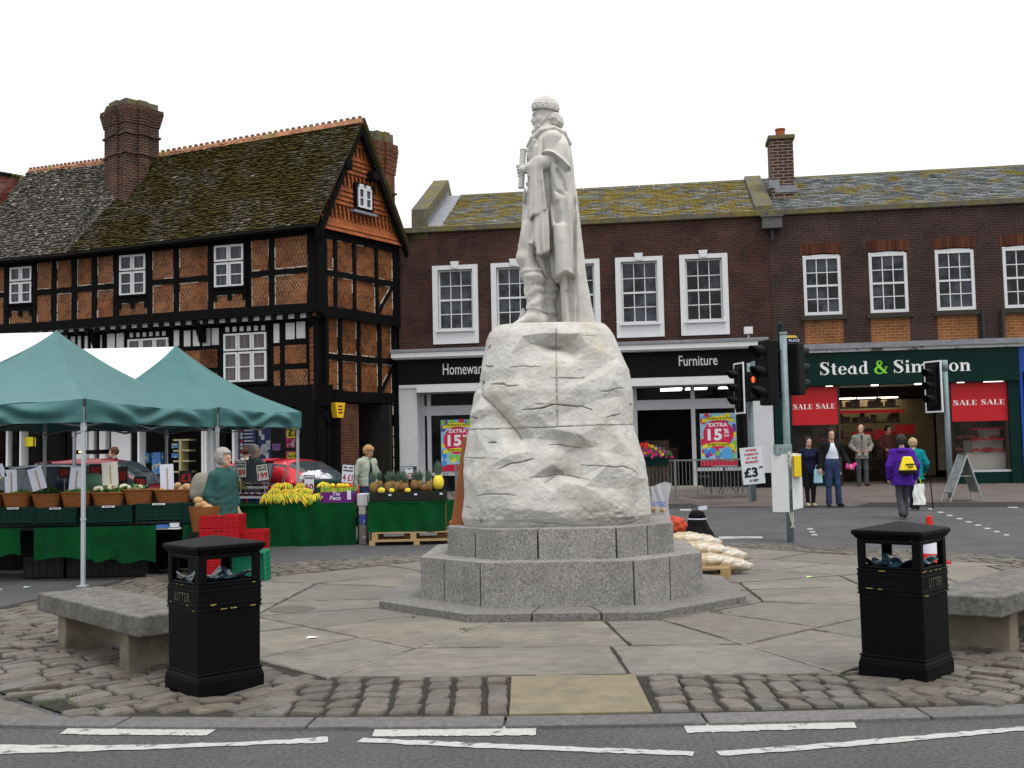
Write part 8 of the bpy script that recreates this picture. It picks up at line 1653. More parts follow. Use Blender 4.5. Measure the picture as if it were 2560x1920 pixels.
price('white board with red figures 1.89 beside the woman in green', F_, 302,458,402,600, yF+.3, '189', ['-- ---', '-----'], R(1), mb_=m_wboard); price('dark framed board reading 1.99 tilted over the plums', F_, 497,484,600,626, yF+.35, '199', ['--- --', '-----'], R(-7)); price('white board with a big red 60 behind the bananas', F_, 896,584,986,720, yF+.5, '60', ['------'], R(2), mb_=m_card); price('white board reading 4 for 1 pound tilted beside the pale green jacket', F_, 1218,488,1325,648, yF+.6, '4 £1', ['--- ---', '------'], R(5), mb_=m_card)
for i, (y0, y1, lab, c) in enumerate(((1000,1080,'lowest grey carton in the pile between the fruit and pineapple stalls', (.25,.23,.22)), (920,998,'blue printed carton second from the bottom between the stalls', (.06,.10,.35)), (845,918,'pale carton third from the bottom between the stalls', (.45,.43,.4)), (738,843,'white polystyrene box on top of the pile between the stalls', (.55,.56,.58)))):
 Yb = yF+.35; z0_, z1_ = at(*F_(1410,y1), Yb).z, at(*F_(1410,y0), Yb).z; x0, x1 = at(*F_(1372 if i == 3 else 1384,900), Yb).x, at(*F_(1462 if i == 3 else 1446,900), Yb).x
 if i == 0: z0_ = .0
 o = MB().box((0,0,(z1_-z0_)/2-.002), (x1-x0,.4,z1_-z0_-.006)).build('carton', mat('carton_%d' % i, c, .6, col2=(.5,.5,.5), c2s=9, c2p=(.58,.6))); bevel(o, .008); o.location = ((x0+x1)/2, Yb, z0_+.002); tag(o, lab, 'box')
yP = gnd(*F_(1500,1215), 0).y; zP = at(*F_(1700,808), yP).z; PX = lambda x: at(*F_(x, 950), yP).x; print('pine', yP, zP); ps_ = thing('market_stall', 'small pineapple stall with green baize hanging over stacked wooden pallets', 'stall', (PX(1800), yP+.4, 0))
mb = MB(); cloth_front(mb, PX(1448), PX(2110), yP+.02, at(*F_(1700,1075), yP).z, zP, .035, ph=1, hem=.015); xr_ = PX(2110); mb.grid(lambda u, v: Vector((xr_+.30*u*(1-v*.1)+.0, yP+.02+.75*u, at(*F_(1700,1070), yP).z+(zP-at(*F_(1700,1070), yP).z)*v+.13*u*(1-v))), 10, 8); mb.build('cloth', m_turf, ps_, world=True, smooth=True, fix=False)
mb = MB(); mb.box(((PX(1448)+PX(2125))/2, yP+.42, zP-.015), (PX(2125)-PX(1448), .82, .03)); mb.build('table_top', m_turf, ps_, world=True)
mb = MB(); zl = at(*F_(1700,1080), yP).z; zm = at(*F_(1700,1140), yP).z
for x in (1500, 1800, 2085):
 for y in (yP+.12, yP+.7): mb.box((PX(x), y, (zP+zm)/2), (.16, .1, zP-zm-.03))
mb.each('leg', mat('brown_wood', (.20,.11,.05), .8, var=.3, vs=8), ps_, world=True)
def pallet(label, loc, rz, w_=1.15, d=.8, group=None):
 t = thing('wooden_pallet', label, 'pallet', loc, rz, group); mb = MB()
 for i in range(5): mb.box((0, -d/2+.05+i*(d-.1)/4, .125), (w_, .09, .02))
 mb.each('deck_board', m_wood, t); mb = MB()
 for x in (-1, 0, 1):
  for y in (-1, 0, 1): mb.box((x*(w_/2-.05), y*(d/2-.05), .064), (.1, .1, .10))
 mb.each('block', m_wood, t); mb = MB()
 for y in (-1, 0, 1): mb.box((0, y*(d/2-.05), .0065), (w_, .1, .013))
 mb.each('base_board', m_wood, t); return t
pq = gnd(*F_(1500,1218), 0); pallet('pale wooden pallet on the ground under the pineapple stall', ((PX(1458)+PX(2120))/2+.15, pq.y+.4, 0), R(2), PX(2120)-PX(1458)+.3)
pc = pallet('brown wooden pallet laid on top of the pale one under the pineapple stall', ((PX(1458)+PX(2120))/2+.1, pq.y+.42, .137), R(1), PX(2120)-PX(1458)+.1)
for i, (x0, x1) in enumerate(((1466,1682),(1690,1905),(1910,2126))):
 a, b = PX(x0), PX(x1); z1_ = at(*F_(x0,738-i*6), yP).z; t = crate('crate', '%s of three dark trays from the left under the pineapples' % ordn[i], ((a+b)/2, yP+.2, zP+.003), (b-a-.01, .36, z1_-zP), mat('dark_tray', (.02,.022,.016), .7, var=.3, vs=9), group='dark trays on the pineapple stall')
 mb = MB(); mb.box(((b-a)*.32, -.195, (z1_-zP)*.75), (.05,.004,.03)); mb.build('label_strip', m_card, t)
m_pine = mat('pineapple_skin', (.22,.13,.04), .8, var=.6, vs=55, bump=1, bs=60); m_ptop = mat('pineapple_leaf', (.10,.16,.11), .6, var=.3, vs=20); m_cut = mat('pineapple_flesh', (.80,.60,.06), .5, var=.15, vs=20)
def pineapple(label, x, yb, Y, kind='whole', s=1., tilt=0, grp='whole pineapples'):
 p = at(*F_(x, yb), Y); t = thing('pineapple', label, 'pineapple', (p.x, Y, p.z), rnd.random()*3, grp); t.rotation_euler.y = tilt; mb = MB()
 pr2 = [(.015,0),(.045,.01),(.062,.05),(.065,.09),(.058,.13),(.04,.16),(.02,.17)]; mb.lathe([(r*s, z*s) for r, z in pr2], (0,0,0), 14); mb.build('fruit', m_cut if kind == 'cut' else m_pine, t, smooth=True)
 mb = MB()
 for i in range(34): a = i*2.4; l = (.09+.11*(i/34))*s; o_ = (1-i/34)*.8; c, sn_ = math.cos(a), math.sin(a); b = Vector((c*.015*s, sn_*.015*s, .16*s)); m1 = b+Vector((c*l*.4*o_, sn_*l*.4*o_, l*.55)); e_ = b+Vector((c*l*.9*o_, sn_*l*.9*o_, l)); w2 = Vector((-sn_, c, 0))*.011*s; mb.add([b-w2, b+w2, m1+w2, e_, m1-w2], [(0,1,2,3,4)])
 mb.build('leaves', m_ptop, t, fix=False)
for i, (x, yb, dy, sc_2) in enumerate(((1500,738,.16,1.15),(1550,715,.42,1.05),(1625,730,.2,1.1),(1655,712,.42,1.0),(1700,728,.2,1.1),(1745,712,.44,1.1),(1770,730,.22,1.0),(1845,712,.42,1.1),(1900,712,.44,1.05),(1980,725,.3,1.15))): pineapple('%s whole pineapple from the left on the pineapple stall' % ordn[i], x, yb, yP+dy, s=sc_2, tilt=rnd.uniform(-.15,.15))
pineapple('peeled yellow pineapple standing tall at the right end of the pineapple stall', 2060, 706, yP+.3, 'cut', 1.5, grp='peeled pineapples')
for i, (x, r) in enumerate(((1568,.065),(1658,.05),(1795,.055))):
 p = at(*F_(x, 712), yP+.12); t = thing('pineapple_half', '%s of three cut pineapple halves from the left' % ordn[i], 'pineapple', (p.x, yP+.1, p.z), 0, 'cut pineapple halves'); mb = MB(); mb.ball((0,0,0), r, 16, sc=(1.0,.35,.8)); mb.build('flesh', m_cut, t, smooth=True); mb = MB(); mb.ball((0,.012,0), r*1.05, 16, sc=(1.0,.35,.8)); mb.build('rind', m_pine, t, smooth=True)
 mb = MB(); [mb.add([Vector((-.006+q*.004,0,r*.6)), Vector((.006+q*.004,0,r*.6)), Vector((q*.02,-.01,r*1.7))], [(0,1,2)]) for q in range(-3,4)]; mb.build('leaves', m_ptop, t, fix=False)
for i, (x, y) in enumerate(((1735,690),(1855,680),(1935,695))): p = at(*F_(x, y), yP+.15); o = MB().ball((0,0,0), .062, 12, lump=.03).build('coconut', mat('coconut_husk', (.16,.07,.03), .9, var=.5, vs=40, bump=.8, bs=60), smooth=True); o.location = (p.x, yP+.15, p.z); tag(o, '%s of three brown coconuts from the left among the pineapples' % ordn[i], 'coconut', 'coconuts')
price('white board with red writing standing behind the pineapples', F_, 1742,508,1845,610, yP+.75, '2 £2', ['-- ----'], R(-1), mb_=m_card)
# CARS
m_tyre = mat('tyre', (.015,.015,.016), .8); m_rim = mat('alloy', (.35,.36,.38), .35, metal=.6); m_cgl = mat('car_glass', (.03,.045,.055), .08, spec=.6)
def car(label, loc, rz, paint, L=3.9, W_=1.62, Ht=1.43, group=None, estate=False):
 t = thing('parked_car', label, 'car', loc, rz, group)
 S_ = [(-L/2,.62,.64,.60,.5),(-L/2+.05,.86,.95,.70,.52),(-L/2+.20,.90,1.12 if not estate else 1.3,.76,.56),(-L/2+.45,.91,1.32 if not estate else Ht-.04,.79,.58),(-L/2+.8,.90,Ht-.03,.80,.60),(-L/2+1.25,.89,Ht,.81,.60),(-L/2+1.85,.88,Ht-.01,.81,.60),(-L/2+2.25,.87,Ht-.07,.81,.58),(-L/2+2.65,.86,1.18,.80,.56),(-L/2+2.98,.86,.93,.79,.56),(-L/2+3.3,.80,.85,.77,.5),(-L/2+3.62,.72,.76,.72,.46),(L/2-.06,.58,.62,.62,.4),(L/2,.42,.45,.52,.36)]
 body, gl = MB(), MB(); rings = []
 for x, zb_, zr, wb_, wr_ in S_:
  k = W_/1.62; base = .22; rings.append([Vector((x,y*k,z)) for y, z in ((0,base),(wb_*.9,base),(wb_*1.0,.34),(wb_*1.02,.55),(wb_,zb_-.02),(wb_*.985,zb_),(wr_+(wb_-wr_)*.06,zb_+(zr-zb_)*.86),(wr_*.9,zr-.012*(zr > zb_+.1)),(0,zr+.02*(zr > zb_+.1)))])
 n = len(rings[0])
 for i in range(len(rings)-1):
  cab = S_[i][2]-S_[i][1] > .1 or S_[i+1][2]-S_[i+1][1] > .1
  for j in range(n-1):
   side = (j == 5) and cab and 2 <= i <= 8; rear = i in (1, 2) and j in (6, 7) and cab; front = i in (7, 8) and j in (6, 7)
   for sg in (1, -1):
    q = [Vector((p.x, p.y*sg, p.z)) for p in (rings[i][j], rings[i+1][j], rings[i+1][j+1], rings[i][j+1])]
    if sg < 0: q = q[::-1]
    if side and i not in (99,):   # pillars: leave paint at the ends of each pane
     a, b, c, d = (q if sg > 0 else q[::-1]); pil = {3: (.0, .0), 2: (.15, 0), 5: (.0, .0), 6: (0, .08), 8: (0, .12), 4: (0, .12)}.get(i, (0, 0))
     e0, e1 = pil; aa, dd_ = a.lerp(b, e0), d.lerp(c, e0); bb_, cc_ = a.lerp(b, 1-e1), d.lerp(c, 1-e1); off = Vector((0, .004*sg, 0)); gl.add([p+off for p in (aa, bb_, cc_, dd_)], [(0,1,2,3)]); 
     body.add(q, [(0,1,2,3)]); continue
    if rear or front: 
     off = Vector(((-.004 if rear else .004), 0, .006)); c_ = sum(q, Vector())/4; gl.add([p+off+(c_-p)*.04 for p in q], [(0,1,2,3)])
    body.add(q, [(0,1,2,3)])
 for r_ in (rings[0], rings[-1]): body.add([p for p in r_]+[Vector((p.x, -p.y, p.z)) for p in r_[::-1]], [tuple(range(2*n))])
 o = body.build('body', paint, t, smooth=True); md = o.modifiers.new('weld', 'WELD'); md.merge_threshold = .002; gl.build('windows', m_cgl, t, smooth=False, fix=False)
 for sx2 in (-L/2+.62, L/2-.72):
  for sy in (-1, 1):
   wl = MB(); M2 = Matrix.Translation((sx2, sy*(W_/2-.09), .29)) @ Matrix.Rotation(R(90), 4, 'X')
   def lat(prof_, m, nm, par):
    q = MB(); q.lathe(prof_, (0,0,0), 24); q.V = [tuple((M2 if par is t else M2) @ Vector(v)) for v in q.V]; return q.build(nm, m, par, smooth=False)
   wh = lat([(.2,-.1),(.29,-.09),(.29,.09),(.2,.1)], m_tyre, 'wheel', t); lat([(.04,-.102),(.19,-.098),(.19,.098),(.04,.102)], m_rim, 'rim', wh)
 for sy in (-1, 1):
  q = MB(); q.ball((L/2-.13, sy*W_*.36, .63), .13, 10, sc=(.7,1.1,.7)); q.build('headlight', mat('headlamp', (.5,.52,.55), .15), t, smooth=True); q = MB(); q.ball((-L/2+.05, sy*W_*.40, .80), .10, 10, sc=(.6,.8,1.6)); q.build('tail_light', mat('tail_red', (.4,.01,.01), .3), t, smooth=True)
  q = MB(); q.ball((L/2-1.33, sy*(W_/2+.06), .93), .085, 10, sc=(.6,1.2,.8)); q.build('wing_mirror', paint, t, smooth=True)
  q = MB(); q.box((0, sy*(W_/2+.012), .48), (L*.5,.02,.07)); q.build('side_strip', m_tyre, t)
 q = MB(); q.box((L/2-.01, 0, .33), (.06, W_*.78, .16)); q.box((-L/2+.0, 0, .42), (.06, W_*.8, .18)); q.each('bumper', m_tyre, t); return t
m_redp = mat('red_car_paint', (.50,.012,.022), .22, spec=.5); m_bluep = mat('dark_blue_paint', (.03,.05,.10), .2, spec=.6); m_drkr = mat('dark_red_paint', (.16,.008,.012), .22, spec=.5)
cR = at(*F_(860,690), 23.6); car('bright red hatchback parked beyond the fruit stall, in front of the timbered building', (cR.x-.05, 23.4, .12), R(-27), m_redp)
cB = at(*E_(700,640), 20.9); car('dark blue grey estate car parked beyond the near stall', (cB.x, 21.2, .12), R(-10), m_bluep, L=4.2, estate=True, Ht=1.42)
cD = at(*E_(900,640), 23.4); car('dark red car parked behind the blue grey estate', (cD.x, 24.2, .13), R(-8), m_drkr, L=4.1, estate=True, Ht=1.50)
bg = at(*F_(975,590), 21.9); sm = sculpt(lambda P: smin(ell(P, (0,0,.08), (.28,.2,.14)), ell(P, (.2,0,.05), (.2,.15,.09)), .08)+.05*lattice_noise(P, 9, 7)+.02*lattice_noise(P, 22, 8), (-.5,-.4,-.1), (.6,.4,.35), .02); o = smesh('plastic_bag', sm, mat('milky_plastic', (.55,.55,.58), .3, var=.15, vs=9), smooth=False); o.location = (bg.x, 21.9, bg.z-.12); tag(o, 'crumpled white plastic sheet heaped behind the bananas, in front of the red car', 'plastic bag')
gb = at(*F_(1100,650), 20.6); x0, x1 = at(*F_(1000,650), 20.6).x, at(*F_(1212,650), 20.6).x; o = MB().box((0,0,0), (x1-x0,.5,.5), taper=.95).build('covered_bin', mat('dark_green_tarp', (.012,.04,.032), .6, var=.3, vs=5)); bevel(o, .04); o.location = (gb.x, 20.7, at(*F_(1100,612), 20.6).z-.25); tag(o, 'dark green covered box behind the purple fruit box', 'box'); mb = MB(); mb.box((gb.x, 20.7, (o.location.z-.25)/2), (.5,.4,o.location.z-.25)); q = mb.build('box_stand', m_blk, o, world=True); 
# LITTER BINS, BENCHES
m_iron = mat('black_iron', (.003,.003,.0038), .5, spec=.07, var=.25, vs=5, bump=.12, bs=60); m_gold = mat('worn_gold', (.33,.25,.06), .6, var=.5, vs=30)
def litter_bin(label, q0, qF, q1, face, ztop=None):
 """q0, qF, q1: left, front and right foot corners in the photograph"""
 a, f, b = gnd(*q0, .03), gnd(*qF, .03), gnd(*q1, .03); e1 = b-f; e2 = a-f; print('bin', e1.length, e2.length, math.degrees(math.atan2(e1.y, e1.x)), math.degrees(math.atan2(e2.y, e2.x)), f)
 def prj(P): q = P-Vector((0,0,H)); d = q.dot(Fv); return 1280+FPX*q.dot(Rv)/d
 best = None
 for iy in range(3, 88):
  for iw in range(44, 66):
   ya, ww_ = R(iy), iw/100; px_ = [prj(f+v*ww_) for v in (Vector((-math.sin(ya), math.cos(ya), 0)), Vector((math.cos(ya), math.sin(ya), 0)))]; er = abs(px_[0]-q0[0])+abs(px_[1]-q1[0])+abs(iw-55)*.6
   if best is None or er < best[0]: best = (er, ya, ww_)
 _, yaw, w_ = best; print('best bin', best); sc_b = w_/.52; ax = Vector((math.cos(yaw), math.sin(yaw), 0)); ay = Vector((-math.sin(yaw), math.cos(yaw), 0)); c = f+(ax+ay)*w_/2; t = thing('litter_bin', label, 'litter bin', (c.x, c.y, .03), yaw); t.scale = (sc_b, sc_b, 1); Hh = ztop
 def sq(mb, hw, z0, z1, hw2=None): hw2 = hw2 if hw2 is not None else hw; mb.hexa([Vector((x*hw, y*hw, z0)) for x, y in ((-1,-1),(1,-1),(1,1),(-1,1))], [Vector((x*hw2, y*hw2, z1)) for x, y in ((-1,-1),(1,-1),(1,1),(-1,1))])
 mb = MB(); sq(mb, .26*1.0, 0, .10); sq(mb, .257, .1001, .135, .246); sq(mb, .254, .1352, .15); bevel(mb.build('base', m_iron, t), .014, 3)
 mb = MB(); z1, z2 = .585, .70; sq(mb, .243, .12, z1, .245); bevel(mb.build('body', m_iron, t), .022, 3)
 mb = MB()
 for z in (z1-.03, z1, z2-.02, z2+.012): sq(mb, .252, z, z+.012)
 sq(mb, .246, z1-.03, z2+.026); bevel(mb.build('band', m_iron, t), .006, 2)
 mb = MB(); z3 = .925
 for x in (-1, 1):
  for y in (-1, 1):
   pl2 = [(x*.244, y*.244), (x*.178, y*.244), (x*.178, y*.220), (x*.220, y*.220), (x*.220, y*.178), (x*.244, y*.178)]
   mb.hexa([Vector((*q, z2+.026)) for q in pl2], [Vector((*q, z3)) for q in pl2])
 for s in (-1, 1):
  for z0_, z1_ in ((z2+.026, z2+.045), (z3-.03, z3)):
   mb.box((0, s*.231, (z0_+z1_)/2), (.36, .022, z1_-z0_)); mb.box((s*.231, 0, (z0_+z1_)/2), (.022, .36, z1_-z0_))
 bevel(mb.build('window_frame', m_iron, t), .01, 2)
 mb = MB(); sq(mb, .245, z3, z3+.03, .268); sq(mb, .274, z3+.0302, z3+.062); mb.add([Vector((x*.271, y*.271, z3+.0622)) for x, y in ((-1,-1),(1,-1),(1,1),(-1,1))]+[Vector((0,0,Hh))], [(0,1,4),(1,2,4),(2,3,4),(3,0,4),(3,2,1,0)]); bevel(mb.build('lid', m_iron, t), .008, 2)
 mb = MB(); mb.grid(lambda u, v: Vector(((u-.5)*.42, (v-.5)*.42, z2+.03+.03*math.sin(u*14+v*5)*math.sin(v*11)+.05*abs(u-.5)+.05*abs(v-.5))), 16, 16); mb.build('bin_liner', mat('blue_liner', (.02,.05,.075), .25, spec=.7, var=.5, vs=14), t, smooth=True, fix=False)
 mb = MB(); sq(mb, .225, z2-.0, z2+.03); mb.build('inner_shelf', m_blk, t)
 for ang in (face,):
  MM = Matrix.Rotation(ang, 4, 'Z') @ Matrix.Translation((0 if ang == 0 else 0, -.2475, (z1+z2)/2-.003)) @ Matrix(((1,0,0,0),(0,0,-1,0),(0,1,0,0),(0,0,0,1)))
  text('LITTER', .07, mat('dull_lettering', (.05,.045,.035), .5), M=MM, parent=t, bold=.02, fit=(.24, .06), depth=.003)
 mb = MB()
 for _ in range(12):
  s, fz = rnd.choice(((0,1),(1,0))), rnd.choice((z1-.023, z1+.007, z2+.019)); u = rnd.uniform(-.24,.24); l = rnd.uniform(.01,.05); mb.box((u if s[0] == 0 else .2525*-1, -.2525 if s[0] == 0 else u, fz+rnd.uniform(-.004,.006)), (l if s[0] == 0 else .002, .002 if s[0] == 0 else l, .005))
 mb.build('worn_gilding', m_gold, t)['kind'] = 'stuff'; return t
litter_bin('black square litter bin with pyramid lid beside the left stone bench', N_(1100,1122), N_(1325,1197), N_(1772,1130), -math.pi/2, ztop=1.04)
litter_bin('black square litter bin with pyramid lid beside the right stone bench', Q_(1105,1078), Q_(1530,1142), Q_(1700,1062), 0, ztop=1.04)
m_bench = mat('old_concrete', (.155,.149,.138), .9, var=.55, vs=30, bump=.9, bs=45, col2=(.085,.081,.074), c2s=5, c2p=(.40,.68)); m_bleg = mat('buff_concrete', (.19,.165,.12), .9, var=.35, vs=6, bump=.5, bs=30, col2=(.07,.065,.055), c2s=2, c2p=(.5,.7))
def bench(label, near, ld, sd2, L_=2.12, wd=.62):
 ld = ld.normalized(); sd2 = sd2.normalized(); zt2_ = .47; th_ = .15; t = thing('stone_bench', label, 'bench', Vector((near.x, near.y, .02))+(ld*L_+sd2*wd)*.5); P0_ = Vector((near.x, near.y, 0)); P_ = lambda a, b, z: P0_+ld*a+sd2*b+Vector((0,0,z))
 def bx_(mb, a0, a1, b0, b1, z0, z1): mb.hexa([P_(a0,b0,z0), P_(a1,b0,z0), P_(a1,b1,z0), P_(a0,b1,z0)], [P_(a0,b0,z1), P_(a1,b0,z1), P_(a1,b1,z1), P_(a0,b1,z1)])
 mb = MB(); nA, nB = 44, 14      # slab with worn, chipped edges
 def f(i, j, z, e): a, b = L_*i/nA, wd*j/nB; rs = math.sin(i*1.7+j*2.3)*.004+math.sin(i*.6+z*30)*.004; return P_(a+(e and (i == 0)*rs-(i == nA)*rs or 0), b+(e and (j == 0)*rs-(j == nB)*rs or 0), z+.003*math.sin(i*.9)*math.sin(j*.8))
 top = [f(i, j, zt2_, 1) for j in range(nB+1) for i in range(nA+1)]; bot = [f(i, j, zt2_-th_, 0) for j in range(nB+1) for i in range(nA+1)]; w1 = nA+1; N1 = len(top); fs = []
 for j in range(nB):
  for i in range(nA): q = j*w1+i; fs += [(q, q+1, q+w1+1, q+w1), (N1+q, N1+q+w1, N1+q+w1+1, N1+q+1)]
 for i in range(nA): q = i; fs.append((q, N1+q, N1+q+1, q+1)); q = nB*w1+i; fs.append((q, q+1, N1+q+1, N1+q))
 for j in range(nB): q = j*w1; fs.append((q, q+w1, N1+q+w1, N1+q)); q = j*w1+nA; fs.append((q, N1+q, N1+q+w1, q+w1))
 mb.add(top+bot, fs); bevel(mb.build('seat', m_bench, t, world=True), .012, 2)
 mb = MB(); bx_(mb, .33, .50, .06, wd-.04, .0, zt2_-th_-.002); bx_(mb, L_-.5, L_-.33, .06, wd-.04, .0, zt2_-th_-.002)
 for o in mb.each('leg', m_bleg, t, world=True): bevel(o, .012, 2)
nl = gnd(*N_(930,650), .47); nf = gnd(*N_(248,488), .47); ns = gnd(*N_(690,443), .47); print('bench', (nf-nl).length, (ns-nf).length)
bench('weathered stone bench beside the left litter bin', nl, nf-nl, ns-nf, (nf-nl).length, (ns-nf).length)
nr2 = gnd(*Q_(1985,603), .47); rl = gnd(*Q_(2129,560), .47); rs2 = gnd(*Q_(1675,588), .47); bench('weathered stone bench at the right edge beside the right litter bin', nr2, rl-nr2, rs2-nr2)
# THINGS ROUND THE MONUMENT
bb0, bb1 = at(*H_(135,1528), 11.75), at(*H_(222,1528), 11.75); bt0, bt1 = at(*H_(222,892), 11.9), at(*H_(262,892), 11.9)
o = MB(); o.hexa([bb0, bb1, bb1+Vector((0,.5,0)), bb0+Vector((0,.5,0))], [bt0, bt1, bt1+Vector((0,.35,0)), bt0+Vector((0,.35,0))]); o = o.build('wooden_prop', mat('varnished_wood', (.25,.085,.025), .45, var=.25, vs=5, stretch=(6,6,1)), world=True, loc=(bb0.x, bb0.y, bb0.z)); bevel(o, .008); tag(o, 'tapering varnished brown wooden stand leaning against the left side of the white rock', 'wooden stand'); q = MB(); q.box((.07,.2,.02), (.17,.56,.05)); q.build('foot', MATS['varnished_wood'], o)
pq2 = gnd(*Q_(330,478), .03); pt = pallet('wooden pallet under the potato sacks behind the right of the monument', (pq2.x-.62, pq2.y+.35, .03), R(-14), 1.3, .9)
m_sack = mat('potato_sack', (.42,.33,.22), .5, var=.35, vs=16, bump=.5, bs=30, col2=(.52,.48,.42), c2s=6, c2p=(.5,.62))
def sack(label, q, Y, s=(.26,.15,.09), rz=0, grp='clear sacks of potatoes on the pallet'):
 p = at(*q, Y); f = lambda P: smin(ell(P, (0,0,0), s), cone(P, (s[0]*.7,0,.0), (s[0]*1.05,0,-.01), .06, .045), .05)-.014*lattice_noise(P, 13, 3)-.006*lattice_noise(P, 26, 4)
 o = smesh('potato_sack', sculpt(f, (-.4,-.25,-.16), (.5,.25,.16), .012), m_sack, smooth=True); o.location = (p.x, Y, p.z); o.rotation_euler.z = rz; tag(o, label, 'sack', grp); return o
yb = pq2.y+.25
SP = [('sack of potatoes at the lower left of the pile, against the granite step', (1768,1398), .0, R(10)), ('sack of potatoes lowest in the middle of the pile', (1795,1402), .1, R(-8)), ('sack of potatoes lowest at the right end of the pallet', (1825,1408), .15, R(-20)), ('sack of potatoes second layer, left, against the granite', (1742,1368), .2, R(15)), ('sack of potatoes second layer, in the middle', (1772,1372), .25, R(-5)), ('sack of potatoes at the right end of the second layer', (1812,1382), .3, R(-25)), ('sack of potatoes on top at the left, behind the step corner', (1716,1345), .35, R(5)), ('topmost sack of potatoes in the middle of the pile', (1748,1350), .45, R(-12))]
for lab, q, dy, rz in SP: sack(lab, (q[0]-6, q[1]+4), yb+dy, rz=rz)
for i, (lab, q) in enumerate((('sack of potatoes hidden low behind the granite step', (1735,1400)), ('sack of potatoes hidden at the back of the pallet', (1700,1375)))): sack(lab, q, yb+.2, rz=R(8))
cbx = at(*H_(1605,1500), 13.3); cbt = at(*H_(1600,1215), 13.3).z; cbm = at(*H_(1600,1400), 13.3).z
t = thing('plastic_sack', 'tall clear plastic sack of potatoes with blue print, behind the right side of the rock', 'sack', (cbx.x, 13.3, 0)); mb = MB(); x0, x1 = at(*H_(1525,1400), 13.3).x-cbx.x, at(*H_(1690,1400), 13.3).x-cbx.x
f = lambda u, v: Vector(((x0+(x1-x0)*u)*(1-.12*v)+.02*math.sin(v*9+u*5)+.05*v, -.14*math.sin(u*math.pi)*(1-.8*v)+.012*math.sin(u*17+v*11), .45+(cbt-.45)*v-.05*v*abs(u-.75)*2)); mb.grid(f, 14, 14); mb.grid(lambda u, v: f(u, v)*1+Vector((0, .28*math.sin(u*math.pi)*(1-.8*v), 0)), 14, 14)
mb.build('bag', mat('clear_sack', (.6,.62,.68), .2, alpha=.42, spec=.6), t, smooth=True, fix=False); mb = MB(); mb.box((0,.1,.22), (.5,.4,.44)); mb.build('crate_under', m_wood, t)
mb = MB()
for i in range(46): mb.ball((rnd.uniform(x0+.04,x1-.04), rnd.uniform(-.1,.1), rnd.uniform(.48, cbm-0)), .045, 8, sc=(1.2,1,.9))
mb.build('potatoes', m_pot, t, smooth=True)
p = at(*H_(1600,1378), 13.1); MM = Matrix.Translation((p.x-cbx.x, -.175, p.z)) @ Matrix(((1,0,0,0),(0,0,-1,0),(0,1,0,0),(0,0,0,1))); text('POTATOES', .1, mat('blue_print', (.06,.14,.45), .5), M=MM, parent=t, bold=.02, fit=(.26,.07), depth=.001)
cn = at(*H_(1738,1530), 14.2); sm = sculpt(lambda P: ell(P, (0,0,0), (.15,.12,.12))-.02*np.abs(np.sin(P[:,0]*30+P[:,2]*22)*np.sin(P[:,2]*34-P[:,0]*12)), (-.25,-.2,-.2), (.25,.2,.2), .011); o = smesh('carrot_net', sm, mat('carrot_net', (.40,.05,.02), .6, var=.3, vs=40), smooth=True); o.location = (cn.x, 14.2, cn.z); tag(o, 'orange net of carrots lying on the sacks behind the monument', 'net of carrots')
bl = gnd(*Q_(128,250), .03); bl.y += .1; t = thing('bell_bollard', 'black bell shaped bollard with a white ring and a scrap of card on top', 'bollard', (bl.x, bl.y+.2, .03)); hb2 = .50; w2 = .29
mb = MB(); mb.lathe([(.0,0),(w2,0),(w2,.04),(w2*.97,.08),(w2*.86,.14),(w2*.70,.21),(w2*.58,.29),(w2*.53,.34)], (0,0,0), 32); mb.lathe([(w2*.53,.355),(w2*.50,.40),(w2*.42,.45),(w2*.28,.49),(.0,hb2)], (0,0,0), 32); mb.build('bell', m_iron, t, smooth=True); mb = MB(); mb.lathe([(w2*.52,.335),(w2*.56,.34),(w2*.56,.357),(w2*.52,.36)], (0,0,0), 32); mb.build('white_ring', m_card, t)
mb = MB(); mb.box((.10,-.02,.53), (.15,.02,.07), ry=-.12); mb.build('card_scrap', m_card, t)
cp = at(*Q_(1540,380), 14.3); t = thing('traffic_cone', 'red and white traffic cone standing in the road behind the right litter bin', 'traffic cone', (at(*Q_(1520,140), 14.3).x+.05, 14.3, .02)); h = at(*Q_(1512,108), 14.3).z; mb = MB(); mb.box((0,0,.02), (.38,.38,.04)); mb.lathe([(.12,.04),(.10,h*.22)], (0,0,0), 20); mb.lathe([(.065,h*.62),(.035,h*.98),(.025,h),(.0,h)], (0,0,0), 20); mb.build('cone', mat('cone_red', (.5,.015,.008), .5), t); mb = MB(); mb.lathe([(.10,h*.22),(.065,h*.62)], (0,0,0), 20); mb.build('white_sleeve', m_card, t)
for i, (q, lab, c) in enumerate(((Q_(805,477), 'pale green cabbage leaf dropped on the flagstones right of the monument', (.4,.6,.2)), (E_(232,1550), 'small pale green scrap on the road left of the stone bench', (.4,.6,.4)), (N_(2085,788), 'small white scrap on the flagstones right of the left bin', (.7,.7,.7)))):
 p = gnd(*q, .035 if i != 1 else .006); o = MB().add([Vector((-.05,-.02,0)), Vector((.04,-.03,.008)), Vector((.06,.02,.002)), Vector((-.03,.03,.012))], [(0,1,2,3)]).build('litter_scrap', mat('scrap_%d' % i, c, .6), fix=False); o.location = p; tag(o, lab, 'litter')
